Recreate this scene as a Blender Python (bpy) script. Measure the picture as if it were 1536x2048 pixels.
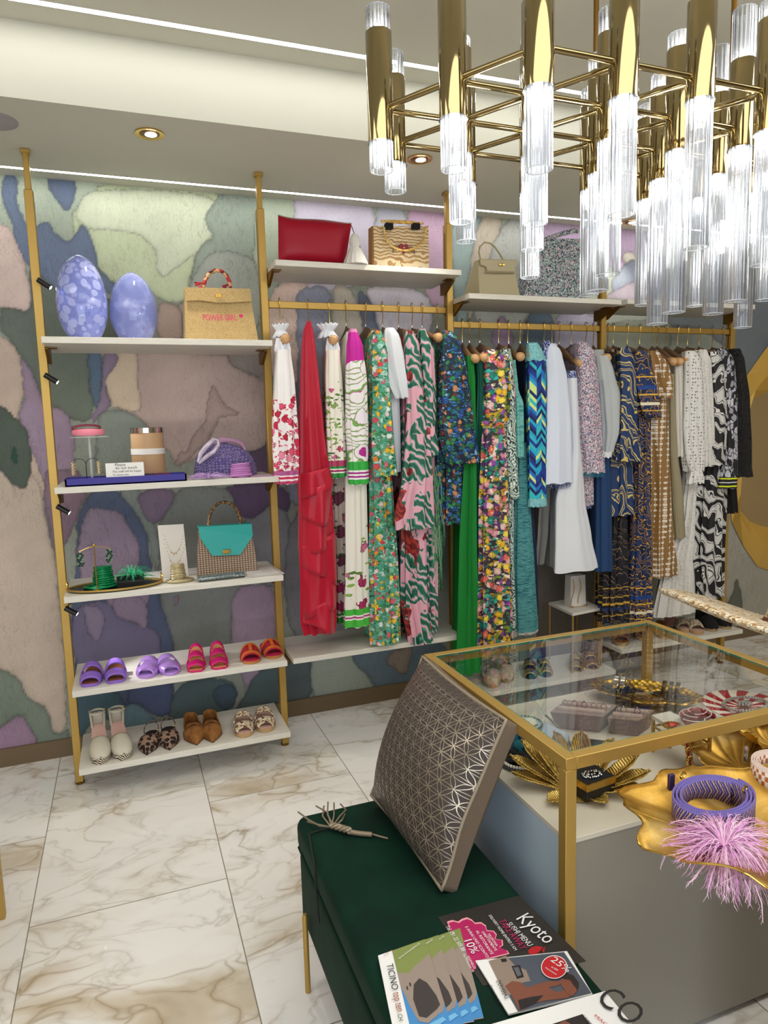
import bpy, bmesh, math, random
import numpy as np
from mathutils import Vector, Matrix
R_=random.Random(7)
PI=math.pi
sc=bpy.context.scene
for o in list(bpy.data.objects): bpy.data.objects.remove(o)
C=sc.collection
# ---------------- camera ----------------
FPX,YAW,PIT,ROL,CH=1386.97,.3566,.125,-.0277,1.5
_F=Vector((math.sin(YAW)*math.cos(PIT),math.cos(YAW)*math.cos(PIT),-math.sin(PIT)))
_R=Vector((math.cos(YAW),-math.sin(YAW),0)); _U=_R.cross(_F)
_c,_s=math.cos(ROL),math.sin(ROL)
_R,_U=_c*_R+_s*_U, -_s*_R+_c*_U
cd=bpy.data.cameras.new('camera'); cam=bpy.data.objects.new('camera',cd); C.objects.link(cam)
cd.sensor_fit='VERTICAL'; cd.sensor_height=36; cd.sensor_width=27; cd.lens=FPX/2048*36; cd.clip_start=.05; cd.clip_end=60
m=Matrix.Identity(4)
for i in range(3): m[i][0]=_R[i]; m[i][1]=_U[i]; m[i][2]=-_F[i]; m[i][3]=(0,0,CH)[i]
cam.matrix_world=m; sc.camera=cam
sc.view_settings.view_transform='Standard'; sc.view_settings.look='None'; sc.view_settings.gamma=1; sc.view_settings.use_curve_mapping=False
sc.view_settings.exposure=0.22
W=bpy.data.worlds.new('world'); sc.world=W; W.use_nodes=True
W.node_tree.nodes['Background'].inputs[0].default_value=(.82,.9,1,1); W.node_tree.nodes['Background'].inputs[1].default_value=.35
def light(name,kind,loc,tgt,power,col=(1,1,1),size=1,size2=None,spot=1.2,blend=.6,parent=None):
    l=bpy.data.lights.new(name,kind); l.energy=power; l.color=col
    if kind=='AREA':
        l.shape='RECTANGLE'; l.size=size; l.size_y=size2 or size
    elif kind=='SPOT': l.spot_size=spot; l.spot_blend=blend; l.shadow_soft_size=size
    else: l.shadow_soft_size=size
    o=bpy.data.objects.new(name,l); C.objects.link(o); o.location=loc
    d=Vector(tgt)-Vector(loc); o.rotation_euler=d.to_track_quat('-Z','Y').to_euler()
    return o
# daylight fill from the unseen shop front behind the camera, and added overhead fill lights
light('shop_front_daylight','AREA',(-.6,-2.35,1.45),(0,3,1.2),62,(.86,.93,1),3.4,2.1)
light('ceiling_fill_light','AREA',(.6,.2,2.78),(.6,.3,0),26,(1,.97,.92),2.4,1.2)
light('ceiling_fill_light','AREA',(2.9,.9,2.78),(3.1,1.6,0),36,(1,.97,.92),1.8,1.2)
light('ceiling_fill_light','AREA',(-1.3,1.2,2.78),(-1.2,1.5,0),14,(1,.97,.92),1.2,1.2)
# ---------------- photo pixel -> point on a plane of the room ----------------
def ray(u,v): return _F*FPX+_R*(u-768)-_U*(v-1024)
def PY(u,v,Y): d=ray(u,v); r=d*(Y/d.y); return Vector((r.x,r.y,r.z+CH))
def PZ(u,v,Z): d=ray(u,v); r=d*((Z-CH)/d.z); return Vector((r.x,r.y,Z))
def PX(u,v,X): d=ray(u,v); r=d*(X/d.x); return Vector((r.x,r.y,r.z+CH))
def proj(p):
    q=Vector(p)-Vector((0,0,CH)); d=q.dot(_F); return (768+FPX*q.dot(_R)/d,1024-FPX*q.dot(_U)/d)
def ZV(x,y,v):   # height at which the vertical through x,y meets image row v
    a,b=-1.,4.
    for _ in range(40):
        c=(a+b)/2
        if proj((x,y,c))[1]>v: a=c
        else: b=c
    return c
# ---------------- materials ----------------
def hx(h,a=1):
    h=h.lstrip('#'); h=h if len(h)==6 else ''.join(c*2 for c in h); r=[int(h[i:i+2],16)/255 for i in (0,2,4)]
    return tuple((c/12.92 if c<=.04045 else ((c+.055)/1.055)**2.4) for c in r)+(a,)
class G:
    def __init__(s,name,col='#888888',rough=.6,metal=0,**kw):
        s.m=bpy.data.materials.new(name); s.m.use_nodes=True; s.t=s.m.node_tree; s.N=s.t.nodes; s.L=s.t.links
        s.b=s.N['Principled BSDF']; s.out=s.N['Material Output']
        s.b.inputs['Base Color'].default_value=hx(col) if isinstance(col,str) else col
        s.b.inputs['Roughness'].default_value=rough; s.b.inputs['Metallic'].default_value=metal
        for k,v in kw.items(): s.b.inputs[k.replace('_',' ')].default_value=v
    def n(s,t,ins=None,**props):
        n=s.N.new('ShaderNode'+t)
        for k,v in props.items(): setattr(n,k,v)
        for k,v in (ins or {}).items():
            i=n.inputs[k]
            if isinstance(v,bpy.types.NodeSocket): s.L.new(v,i)
            elif v is not None:
                i.default_value=hx(v) if isinstance(v,str) else v
        return n
    def co(s,kind='Object',scale=(1,1,1),rot=(0,0,0),loc=(0,0,0)):
        t=s.n('TexCoord').outputs[kind]
        return s.n('Mapping',{'Vector':t,'Scale':scale,'Rotation':rot,'Location':loc}).outputs[0]
    def math(s,op,a,b=0,c=0,clamp=False):
        n=s.n('Math',{0:a,1:b},operation=op); n.use_clamp=clamp
        if isinstance(c,bpy.types.NodeSocket) or c: 
            if isinstance(c,bpy.types.NodeSocket): s.L.new(c,n.inputs[2])
            else: n.inputs[2].default_value=c
        return n.outputs[0]
    def vm(s,op,a,b=(0,0,0)):
        n=s.n('VectorMath',{0:a,1:b},operation=op); return n.outputs['Value'] if op in('LENGTH','DISTANCE','DOT_PRODUCT') else n.outputs[0]
    def noise(s,v,scale=5,detail=3,rough=.5,dist=0,col=False):
        n=s.n('TexNoise',{'Vector':v,'Scale':scale,'Detail':detail,'Roughness':rough,'Distortion':dist}); return n.outputs['Color' if col else 'Fac']
    def warp(s,v,scale,amt):
        c=s.noise(v,scale,2,.5,0,True)
        d=s.vm('SUBTRACT',c,(.5,.5,.5)); d=s.vm('MULTIPLY',d,(amt,amt,amt)); return s.vm('ADD',v,d)
    def vor(s,v,scale,rnd=1,feature='F1',out='Distance',dist='EUCLIDEAN'):
        n=s.n('TexVoronoi',{'Vector':v,'Scale':scale,'Randomness':rnd},feature=feature)
        if feature!='DISTANCE_TO_EDGE': n.distance=dist
        return n.outputs[out]
    def ramp(s,f,stops,interp='LINEAR'):
        n=s.n('ValToRGB',{'Fac':f}); cr=n.color_ramp; cr.interpolation=interp
        while len(cr.elements)<len(stops): cr.elements.new(.5)
        for e,(p,c) in zip(cr.elements,stops): e.position=p; e.color=hx(c) if isinstance(c,str) else (c,c,c,1)
        return n.outputs[0]
    def pick(s,f,cols): return s.ramp(f,[(i/len(cols),c) for i,c in enumerate(cols)],'CONSTANT')
    def mix(s,f,a,b,mode='MIX'):
        n=s.n('Mix',{0:f},data_type='RGBA',blend_type=mode)
        for i,v in ((6,a),(7,b)):
            if isinstance(v,bpy.types.NodeSocket): s.L.new(v,n.inputs[i])
            else: n.inputs[i].default_value=hx(v)
        return n.outputs[2]
    def lt(s,a,b): return s.math('LESS_THAN',a,b)
    def xyz(s,v): n=s.n('SeparateXYZ',{0:v}); return n.outputs
    def base(s,c): s.L.new(c,s.b.inputs['Base Color']); return s
    def bump(s,h,strength=.3,dist=.002):
        n=s.n('Bump',{'Height':h,'Strength':strength,'Distance':dist}); s.L.new(n.outputs[0],s.b.inputs['Normal']); return s
    def cells(s,v,scale,cols,rnd=1): 
        c=s.vor(v,scale,rnd,out='Color'); return s.pick(s.xyz(c)[0],cols)
_mc={}
def M(name,col='#888888',rough=.6,metal=0,**kw):
    if name not in _mc: _mc[name]=G(name,col,rough,metal,**kw).m
    return _mc[name]
def cloth(name,col,rough=.8,sheen=.0):
    if name in _mc: return _mc[name]
    g=G(name,col,rough); v=g.co(); g.bump(g.noise(v,900,2),.15,.001); _mc[name]=g.m; return g.m
# ---------------- mesh building ----------------
class B:
    def __init__(s): s.v=[]; s.f=[]; s.mi=[]; s.k=0
    def add(s,vs,fs,k=None):
        b=len(s.v); s.v+=[tuple(p) for p in vs]; s.f+=[tuple(i+b for i in f) for f in fs]; s.mi+=[s.k if k is None else k]*len(fs); return s
    def box(s,lo,hi,k=None):
        x0,y0,z0=lo; x1,y1,z1=hi
        return s.add([(x0,y0,z0),(x1,y0,z0),(x1,y1,z0),(x0,y1,z0),(x0,y0,z1),(x1,y0,z1),(x1,y1,z1),(x0,y1,z1)],
          [(0,3,2,1),(4,5,6,7),(0,1,5,4),(1,2,6,5),(2,3,7,6),(3,0,4,7)],k)
    def rbox(s,lo,hi,r=.003,seg=1,Mx=None,k=None):
        bm=bmesh.new(); bmesh.ops.create_cube(bm,size=1)
        c=[(a+b)/2 for a,b in zip(lo,hi)]; d=[abs(b-a) for a,b in zip(lo,hi)]
        for v in bm.verts: v.co=Vector((v.co.x*d[0],v.co.y*d[1],v.co.z*d[2]))+Vector(c)
        bmesh.ops.bevel(bm,geom=bm.edges[:]+bm.verts[:],offset=min(r,min(d)*.49),segments=seg,affect='EDGES',profile=.5)
        if Mx is not None: bm.transform(Mx)
        bm.verts.index_update(); s.add([v.co[:] for v in bm.verts],[[v.index for v in f.verts] for f in bm.faces],k); bm.free(); return s
    def hexa(s,bot,top,k=None):   # two quads
        n=len(bot); fs=[tuple(range(n-1,-1,-1)),tuple(range(n,2*n))]+[(i,(i+1)%n,(i+1)%n+n,i+n) for i in range(n)]
        return s.add(list(bot)+list(top),fs,k)
    def loft(s,rings,cap=True,closed=False,k=None):
        n=len(rings[0]); vs=[p for r in rings for p in r]; fs=[]; m_=len(rings)
        for i in range(m_ if closed else m_-1):
            j=(i+1)%m_
            for a in range(n): fs.append((i*n+a,i*n+(a+1)%n,j*n+(a+1)%n,j*n+a))
        if cap and not closed: fs+=[tuple(range(n-1,-1,-1)),tuple(range((m_-1)*n,m_*n))]
        return s.add(vs,fs,k)
    def tube(s,path,r,n=8,closed=False,flat=None,k=None):   # flat: second radius factor
        path=[Vector(p) for p in path]; m_=len(path); rings=[]; up=None
        for i in range(m_):
            if closed: t=path[(i+1)%m_]-path[i-1]
            else: t=path[min(i+1,m_-1)]-path[max(i-1,0)]
            if t.length<1e-9: t=Vector((0,0,1))
            t.normalize()
            if up is None: up=Vector((0,0,1)) if abs(t.z)<.9 else Vector((0,1,0))
            up=(up-t*up.dot(t)); 
            if up.length<1e-6: up=Vector((1,0,0))-t*t.x
            up.normalize(); sd=t.cross(up); rr=r[i] if isinstance(r,(list,tuple)) else r
            fl=1 if flat is None else flat
            rings.append([path[i]+up*rr*math.sin(2*PI*a/n)+sd*rr*fl*math.cos(2*PI*a/n) for a in range(n)])
        return s.loft(rings,True,closed,k)
    def lathe(s,c,prof,n=24,k=None,ax='z',flute=0,nf=0):
        c=Vector(c); rings=[]
        for r,h in prof:
            ring=[]
            for a in range(n):
                t=2*PI*a/n; rr=max(r,1e-5)*(1+flute*math.cos(nf*t)) if nf else max(r,1e-5)
                x,y=rr*math.cos(t),rr*math.sin(t)
                ring.append(c+(Vector((x,y,h)) if ax=='z' else Vector((x,h,y)) if ax=='y' else Vector((h,x,y))))
            rings.append(ring)
        return s.loft(rings,True,False,k)
    def sheet(s,g,k=None):
        r,c=len(g),len(g[0])
        return s.add([p for row in g for p in row],[(i*c+j,i*c+j+1,(i+1)*c+j+1,(i+1)*c+j) for i in range(r-1) for j in range(c-1)],k)
    def ball(s,c,r,n=8,sq=(1,1,1),k=None):
        c=Vector(c); m_=max(4,n//2+1); vs=[c+Vector((0,0,-r*sq[2]))]; fs=[]
        for i in range(1,m_):
            t=PI*i/m_
            for a in range(n): vs.append(c+Vector((r*sq[0]*math.sin(t)*math.cos(2*PI*a/n),r*sq[1]*math.sin(t)*math.sin(2*PI*a/n),-r*sq[2]*math.cos(t))))
        vs.append(c+Vector((0,0,r*sq[2]))); L=len(vs)-1
        for a in range(n):
            b=(a+1)%n; fs.append((0,1+b,1+a)); fs.append((L,L-n+a,L-n+b))
            for i in range(m_-2): fs.append((1+i*n+a,1+i*n+b,1+(i+1)*n+b,1+(i+1)*n+a))
        return s.add(vs,fs,k)
    def prism(s,pts,axis,h0,h1,k=None):
        mk=(lambda a,b,h:(a,b,h)) if axis=='z' else (lambda a,b,h:(a,h,b)) if axis=='y' else (lambda a,b,h:(h,a,b))
        return s.hexa([mk(a,b,h0) for a,b in pts],[mk(a,b,h1) for a,b in pts],k)
    def xf(s,Mx,start=0):
        s.v=s.v[:start]+[tuple(Mx@Vector(p)) for p in s.v[start:]]; return s
def tag(o,label=None,cat=None,group=None,kind=None):
    for k,v in (('label',label),('category',cat),('group',group),('kind',kind)):
        if v: o[k]=v
    return o
_off={}
def thing(name,label,cat,loc,group=None):
    o=bpy.data.objects.new(name,None); o.empty_display_size=.05; C.objects.link(o); o.location=loc; _off[o.name]=Vector(loc)
    return tag(o,label,cat,group)
def mk(name,b,mat,parent=None,smooth=True,solid=0,sub=0,ang=42,label=None,cat=None,group=None,kind=None,recalc=True,org=None):
    me=bpy.data.meshes.new(name); vs=np.array(b.v,float)
    if parent is not None: off=_off[parent.name] if org is None else Vector(org)
    else:
        lo,hi=vs.min(0),vs.max(0); off=Vector(((lo[0]+hi[0])/2,(lo[1]+hi[1])/2,lo[2]))
    vs=vs-np.array(off)
    me.from_pydata([tuple(p) for p in vs],[],b.f)
    mats=mat if isinstance(mat,(list,tuple)) else [mat]
    for q in mats: me.materials.append(q)
    if len(mats)>1: me.polygons.foreach_set('material_index',b.mi)
    if recalc:
        bm=bmesh.new(); bm.from_mesh(me); bmesh.ops.recalc_face_normals(bm,faces=bm.faces); bm.to_mesh(me); bm.free()
    if smooth:
        me.polygons.foreach_set('use_smooth',[True]*len(me.polygons)); me.set_sharp_from_angle(angle=math.radians(ang))
    o=bpy.data.objects.new(name,me); C.objects.link(o); _off[o.name]=off
    if parent is not None:
        o.parent=parent
        if org is not None: o.location=Vector(org)-_off[parent.name]
    else: o.location=off
    if solid: md=o.modifiers.new('solid','SOLIDIFY'); md.thickness=solid; md.offset=0
    if sub: md=o.modifiers.new('sub','SUBSURF'); md.levels=sub; md.render_levels=sub
    return tag(o,label,cat,group,kind)
def text(name,body,S,E,up,mat,parent,ext=.0004,hmax=None,align=0):
    cu=bpy.data.curves.new('t','FONT'); cu.body=body; cu.size=1; cu.resolution_u=3; cu.extrude=0
    to=bpy.data.objects.new('t',cu); C.objects.link(to); bpy.context.view_layer.update()
    me=bpy.data.meshes.new_from_object(to.evaluated_get(bpy.context.evaluated_depsgraph_get()))
    vs=[v.co.copy() for v in me.vertices]; fs=[tuple(p.vertices) for p in me.polygons]
    bpy.data.objects.remove(to); bpy.data.curves.remove(cu); bpy.data.meshes.remove(me)
    x0=min(v.x for v in vs); x1=max(v.x for v in vs); y0=0; y1=max(v.y for v in vs)
    S=Vector(S); E=Vector(E); dx=(E-S); L=dx.length; dx.normalize(); up=Vector(up); upn=(up-dx*up.dot(dx)).normalized(); nr=dx.cross(upn)
    k=L/(x1-x0); ky=k if hmax is None else hmax/(y1-y0)
    b=B(); b.add([S+dx*(v.x-x0)*k+upn*v.y*ky+nr*ext for v in vs],fs)
    return mk(name,b,mat,parent,False,recalc=False)
BR=G('brushed_brass','#b8964e',.42,.55).m
BRD=M('dark_brass','#7d5c26',.4,.8)
GOLD=M('polished_gold','#d9b25c',.18,1)
SILV=M('silver','#c9c9c9',.2,1)
BLK=M('black_plastic','#0c0c0d',.4)
# ================= room =================
YW,ZC,ZS,YS=3.436,2.83,2.59,2.67
XL,XR,YB=-2.3,5.6,-2.5
pl=G('ceiling_plaster','#c8c7b9',.9); v=pl.co(); pl.bump(pl.noise(v,60,4),.05,.002); PL=pl.m
WALLB=M('beige_wall_paint','#b5a68c',.8)
def struct(name,b,mat,smooth=False): return mk(name,b,mat,None,smooth,kind='structure')
# marble floor, 0.6 x 1.2 m slabs in running bond
g=G('marble_floor','#e8e4de',.16); g.b.inputs['Coat Weight'].default_value=.25
geo=g.n('NewGeometry').outputs['Position']; X,Y,_=g.xyz(geo)[:3]
cx=g.math('DIVIDE',g.math('ADD',X,.371),.6); ci=g.math('FLOOR',cx); cf=g.math('FRACT',cx)
par=g.math('MODULO',g.math('ADD',ci,20),2); yy=g.math('SUBTRACT',g.math('SUBTRACT',Y,2.225),g.math('MULTIPLY',par,.515))
ry=g.math('DIVIDE',yy,1.2); ri=g.math('FLOOR',ry); rf=g.math('FRACT',ry)
idv=g.n('CombineXYZ',{0:g.math('MULTIPLY',ci,7.31),1:g.math('MULTIPLY',ri,5.17),2:0}).outputs[0]
pv=g.vm('ADD',geo,idv)
st=g.n('Mapping',{'Vector':pv,'Rotation':(0,0,.45),'Scale':(1.6,2.6,1)}).outputs[0]
w=g.warp(st,1.3,.7)
n1=g.noise(w,.95,5,.5,.2); v1=g.math('ABSOLUTE',g.math('SUBTRACT',n1,.5))
n2=g.noise(w,1.7,5,.55,.4); v2=g.math('ABSOLUTE',g.math('SUBTRACT',n2,.5))
cl=g.noise(w,.8,4,.55)
ve=g.vor(g.warp(w,3,.5),2.3,1,'DISTANCE_TO_EDGE')
base=g.ramp(cl,[(.45,'#f0eeeb'),(.57,'#e9e5df'),(.65,'#d0c4b0'),(.78,'#ad9a80')])
vs_=g.ramp(g.noise(geo,1.1,3),[(.42,0),(.62,1)])
c=g.mix(g.math('MULTIPLY',vs_,g.ramp(v1,[(0,.9),(.010,.25),(.03,0)])),base,'#9a8564')
c=g.mix(g.math('MULTIPLY',g.math('SUBTRACT',1,vs_),g.ramp(v2,[(0,.45),(.010,.15),(.03,0)])),c,'#a8a090')
msk=g.math('MULTIPLY',g.ramp(ve,[(0,.7),(.025,.3),(.08,0)]),g.ramp(cl,[(.48,0),(.60,1)]))
c=g.mix(msk,c,'#a08a68')
gx=g.math('MINIMUM',cf,g.math('SUBTRACT',1,cf)); gy=g.math('MINIMUM',rf,g.math('SUBTRACT',1,rf))
gr=g.math('MAXIMUM',g.lt(gx,.0028),g.lt(gy,.0014)); c=g.mix(gr,c,'#8d8379')
g.base(c); FL=g.m
b=B(); b.add([(XL,YB,0),(XR,YB,0),(XR,YW,0),(XL,YW,0)],[(0,1,2,3)]); b.box((XL,YB,-.1),(XR,YW,-.002)); struct('floor',b,FL)
# ceiling: high part, drop face, soffit
b=B(); b.box((XL,YB,ZC),(XR,YS,ZC+.1)); struct('ceiling',b,PL)
b=B(); b.box((XL,YS,ZS),(XR,YW+.1,ZC+.1)); struct('trim_1',b,PL)
b=B(); b.box((XL-.1,YB-.1,0),(XL,YW+.1,ZC+.1)); struct('wall_left',b,WALLB)
b=B(); b.box((XR,YB-.1,0),(XR+.1,YW+.1,ZC+.1)); struct('wall_right',b,WALLB)
# shop front wall with its window opening behind the camera
b=B(); b.box((XL,YB-.1,0),(XR,YB,.35)); b.box((XL,YB-.1,2.55),(XR,YB,ZC+.1)); b.box((1.2,YB-.1,.35),(XR,YB,2.55)); struct('wall_front',b,WALLB)
b=B()
for x in (XL+.03,-.55,1.17): b.box((x-.03,YB-.06,.35),(x+.03,YB-.02,2.55))
struct('window_1',b,M('window_frame','#6a6357',.5))
# mural wall (printed wallpaper: colour per point of the print)
MUR=[]
def mA(c,p,s=2.743,ox=0,oy=340): MUR.append((c,[(ox+a/s,oy+b_/s) for a,b_ in p]))
def mB(c,p): mA(c,p,2.56,0,940)
def mP(c,p): mA(c,p,1,0,0)
mA('#b3bf97',[(400,250),(420,200),(520,130),(540,60),(1230,120),(1215,185),(1155,200),(1140,260),(1120,295),(1165,320),(1190,375),(1110,400),(1070,480),(1040,600),(1035,720),(900,720),(860,690),(760,640),(640,630),(560,560),(520,480),(495,370),(450,290),(400,380)])
mA('#c0c9ab',[(480,90),(1200,130),(1140,250),(1180,370),(1080,450),(960,540),(900,600),(850,520),(850,430),(800,380),(770,350),(640,330),(500,320),(430,290),(410,230)])
mA('#5f6a5e',[(0,745),(80,770),(150,780),(175,740),(165,640),(160,530),(200,560),(340,680),(480,700),(640,700),(650,990),(560,990),(480,1000),(490,1190),(520,1310),(500,1370),(420,1390),(300,1300),(240,1280),(210,1200),(170,1100),(110,1010),(60,940),(0,860)])
mA('#5d6f8c',[(30,15),(95,25),(90,160),(130,290),(190,330),(230,280),(280,290),(310,360),(380,400),(450,290),(490,340),(520,440),(545,540),(600,600),(640,630),(620,700),(560,640),(480,700),(340,680),(300,640),(200,560),(160,530),(110,480),(75,380),(60,270),(20,200),(10,120)])
mA('#5a6b88',[(245,20),(415,30),(410,100),(385,225),(360,228),(330,195),(280,120)])
mA('#c6ada3',[(-60,280),(60,320),(100,420),(130,520),(165,640),(175,740),(150,780),(80,770),(-60,740)])
mA('#b39d8c',[(-60,880),(60,940),(110,1010),(140,1150),(130,1230),(100,1300),(110,1400),(180,1520),(230,1640),(260,1810),(150,1810),(-60,1810)])
mA('#48554b',[(-40,1280),(80,1340),(150,1430),(175,1540),(170,1680),(140,1760),(60,1720),(-40,1600)])
mA('#1d4a3e',[(70,1520),(95,1550),(105,1580),(95,1610),(75,1605),(65,1570)])
mA('#8d7690',[(110,1010),(170,1090),(220,1230),(250,1290),(370,1330),(400,1420),(420,1640),(330,1660),(310,1810),(260,1810),(210,1600),(130,1470),(100,1330),(140,1230)])
mA('#a58f87',[(650,985),(1240,1000),(1260,1070),(1350,1110),(1450,1150),(1500,1200),(1520,1500),(1430,1530),(1350,1540),(1330,1500),(1040,1600),(960,1640),(930,1560),(800,1400),(720,1330),(610,1300),(610,1260),(580,1210),(575,1150),(640,1070)])
mA('#bda98f',[(650,985),(760,990),(750,1130),(780,1300),(740,1330),(650,1300),(610,1300),(610,1250),(580,1200),(575,1140),(640,1060)])
mA('#ad9486',[(900,720),(960,730),(1010,810),(1010,940),(860,940),(860,760)])
mA('#aa9285',[(960,730),(1040,725),(1040,950),(1010,940),(1010,810)])
mA('#9c847d',[(1170,1165),(1200,1240),(1240,1300),(1320,1320),(1280,1350),(1200,1350),(1170,1440),(1100,1520),(1030,1600),(950,1640),(980,1530),(1020,1560),(1060,1450),(1120,1400),(1140,1250)])
mA('#486078',[(480,985),(565,985),(560,1190),(545,1290),(530,1315),(500,1250),(480,1130)])
mA('#7b6884',[(565,985),(650,1000),(640,1070),(575,1150),(580,1210),(610,1260),(590,1320),(520,1380),(500,1370),(530,1320),(560,1200)])
mA('#7a837a',[(560,1330),(650,1310),(740,1350),(800,1390),(830,1430),(850,1660),(600,1680),(500,1660),(540,1500),(530,1400)])
mA('#8b9a8b',[(1230,100),(1540,100),(1536,700),(1450,900),(1380,760),(1300,650),(1040,640),(1070,480),(1110,400),(1190,375),(1120,295),(1155,200)])
mA('#98a095',[(1100,500),(1200,430),(1350,470),(1430,520),(1440,940),(1040,940),(1040,700),(1060,600)])
mA('#887d79',[(1240,985),(1470,985),(1450,1150),(1350,1110),(1260,1070)])
mA('#5a4561',[(1430,1530),(1480,1470),(1500,1480),(1546,1560),(1536,1810),(1250,1810),(1300,1700),(1350,1540)])
mB('#b09e8d',[(-60,-60),(150,0),(215,100),(245,330),(280,440),(310,700),(330,960),(345,1250),(320,1350),(270,1340),(240,1230),(180,1190),(120,1110),(60,1040),(-60,1000)])
mA('#48554b',[(-40,1280),(80,1340),(150,1430),(175,1540),(170,1680),(140,1760),(60,1720),(-40,1600)])
mA('#1d4a3e',[(70,1520),(95,1550),(105,1580),(95,1610),(75,1605),(65,1570)])
mB('#6c7a6c',[(-60,1010),(60,1040),(120,1110),(180,1190),(240,1230),(270,1340),(320,1355),(350,1300),(365,1470),(200,1470),(160,1310),(90,1240),(-60,1360)])
mB('#8f6f8e',[(-60,1360),(90,1245),(160,1310),(215,1500),(-60,1500)])
mB('#7b6175',[(215,0),(290,0),(400,0),(460,110),(400,210),(385,290),(320,410),(290,450),(250,350)])
mB('#7a8580',[(590,80),(740,90),(800,300),(830,450),(800,560),(740,270),(680,220)])
mB('#4a5777',[(470,90),(610,90),(680,220),(740,270),(755,400),(790,560),(830,700),(880,800),(900,900),(890,1050),(885,1240),(820,1270),(700,1190),(650,1200),(640,1240),(440,1250),(430,1150),(390,1100),(380,960),(370,830),(360,700),(400,400),(390,250),(430,170)])
mB('#8b7891',[(450,200),(540,190),(620,230),(690,330),(720,430),(700,540),(780,600),(740,760),(710,790),(640,770),(560,720),(540,640),(440,620),(400,500),(400,380),(420,260)])
mB('#6b6487',[(360,690),(540,660),(640,770),(780,800),(830,900),(820,1100),(380,1100)])
mB('#8b7891',[(560,640),(740,640),(765,770),(740,820),(700,780),(600,760)])
mB('#857795',[(420,680),(510,700),(545,790),(490,890),(460,850),(430,760)])
mB('#3c5c6c',[(380,1180),(430,1100),(640,1160),(650,1260),(440,1300),(430,1420),(380,1400)])
mB('#46537a',[(650,1090),(885,1060),(885,1240),(820,1270),(700,1190),(650,1200)])
mB('#5c8090',[(650,1200),(700,1190),(790,1260),(830,1370),(560,1400),(600,1290)])
mB('#74607c',[(700,100),(910,90),(870,220),(790,290),(720,220)])
mB('#757b77',[(900,90),(1130,80),(1190,130),(1230,240),(1310,400),(1300,600),(1180,640),(1190,900),(1160,1060),(900,1100),(900,900),(830,700),(800,560),(830,400),(790,300),(870,220)])
mB('#5a4265',[(1130,80),(1470,60),(1490,230),(1420,190),(1370,180),(1300,240),(1230,245),(1190,130)])
mB('#777a80',[(1230,245),(1300,240),(1370,180),(1420,190),(1490,230),(1536,500),(1500,600),(1300,600),(1310,400)])
mB('#967d95',[(1195,600),(1390,580),(1415,680),(1420,820),(1350,1000),(1290,1110),(1260,1130),(1240,1050),(1190,900),(1180,750)])
mB('#4a5f63',[(880,1090),(1160,1060),(1220,1130),(1190,1210),(1150,1230),(1200,1240),(1260,1130),(1350,1000),(1470,980),(1470,1340),(850,1400)])
mB('#3e5468',[(1090,1120),(1160,1090),(1220,1130),(1190,1215),(1150,1235),(1100,1190)])
mB('#8d6f8a',[(905,640),(920,680),(905,710),(885,660)])
mP('#a5b49c',[(520,340),(592,350),(600,430),(560,560),(500,560)])
mP('#bab4c8',[(588,350),(755,380),(752,580),(560,580),(575,480),(590,430)])
mP('#a6a9b8',[(750,380),(815,400),(825,580),(750,580)])
mP('#bb97b6',[(812,400),(902,410),(905,620),(870,620),(840,560),(820,480)])
mP('#c6ac9e',[(530,565),(625,560),(595,600),(640,720),(600,770),(530,760)])
mP('#80859c',[(600,575),(660,565),(660,640),(640,700),(690,760),(640,1010),(560,1010),(600,800),(590,620)])
mP('#b0a898',[(660,565),(700,570),(730,650),(735,780),(670,780)])
mP('#c0bac8',[(720,565),(870,580),(860,680),(800,740),(770,690),(750,620)])
mP('#5c6880',[(712,570),(740,600),(760,660),(772,720),(750,770),(735,700),(720,630)])
mP('#8fa7a6',[(902,405),(970,420),(940,520),(935,660),(915,660),(905,560)])
mP('#b8ac98',[(968,420),(1010,430),(995,480),(950,620),(932,660),(940,500)])
mP('#abaea8',[(1005,430),(1085,440),(1070,660),(940,660),(960,580)])
mP('#a38bad',[(1080,430),(1200,445),(1310,460),(1290,560),(1180,520),(1080,480)])
mP('#9a7f9f',[(1005,615),(1035,700),(975,700)])
mP('#566a80',[(1060,615),(1105,615),(1110,720),(1030,720)])
mP('#9390a8',[(1105,615),(1200,625),(1210,720),(1110,720)])
mP('#c9c2b4',[(1240,510),(1262,500),(1285,530),(1262,545)])
mP('#7a8498',[(1230,530),(1330,500),(1330,600),(1220,600)])
mP('#60686e',[(1330,540),(1420,490),(1560,540),(1560,860),(1490,860),(1470,700),(1400,660),(1330,660)])
mP('#9a8fa0',[(1215,590),(1280,555),(1320,600),(1215,600)])
mP('#7b8273',[(1340,640),(1200,640),(1200,700),(1340,720)])
mP('#75767e',[(570,1000),(720,1000),(720,1310),(570,1310)])
mP('#4f5c62',[(560,1300),(624,1300),(624,1420),(560,1430)])
mP('#919c90',[(620,1290),(700,1290),(740,1360),(760,1400),(622,1420)])
mP('#5a7182',[(700,1280),(900,1270),(900,1380),(760,1400),(740,1350),(705,1330)])
mP('#8a7c70',[(770,1320),(790,1300),(830,1290),(815,1340),(800,1352),(785,1335)])
mP('#6a6258',[(1060,900),(1200,900),(1200,1340),(1060,1340)])
mP('#8e8a7c',[(1440,850),(1600,850),(1600,1300),(1440,1300)])
mP('#565a4c',[(1476,1150),(1482,1190),(1489,1235),(1440,1235),(1450,1205),(1467,1185)])
step=.0065; x0,x1=-1.0,4.5; nx=int((x1-x0)/step); nz=int(ZS/step)
gx_=np.linspace(x0,x1,nx); gz=np.linspace(0,ZS,nz); XX,ZZ=np.meshgrid(gx_,gz)
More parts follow.
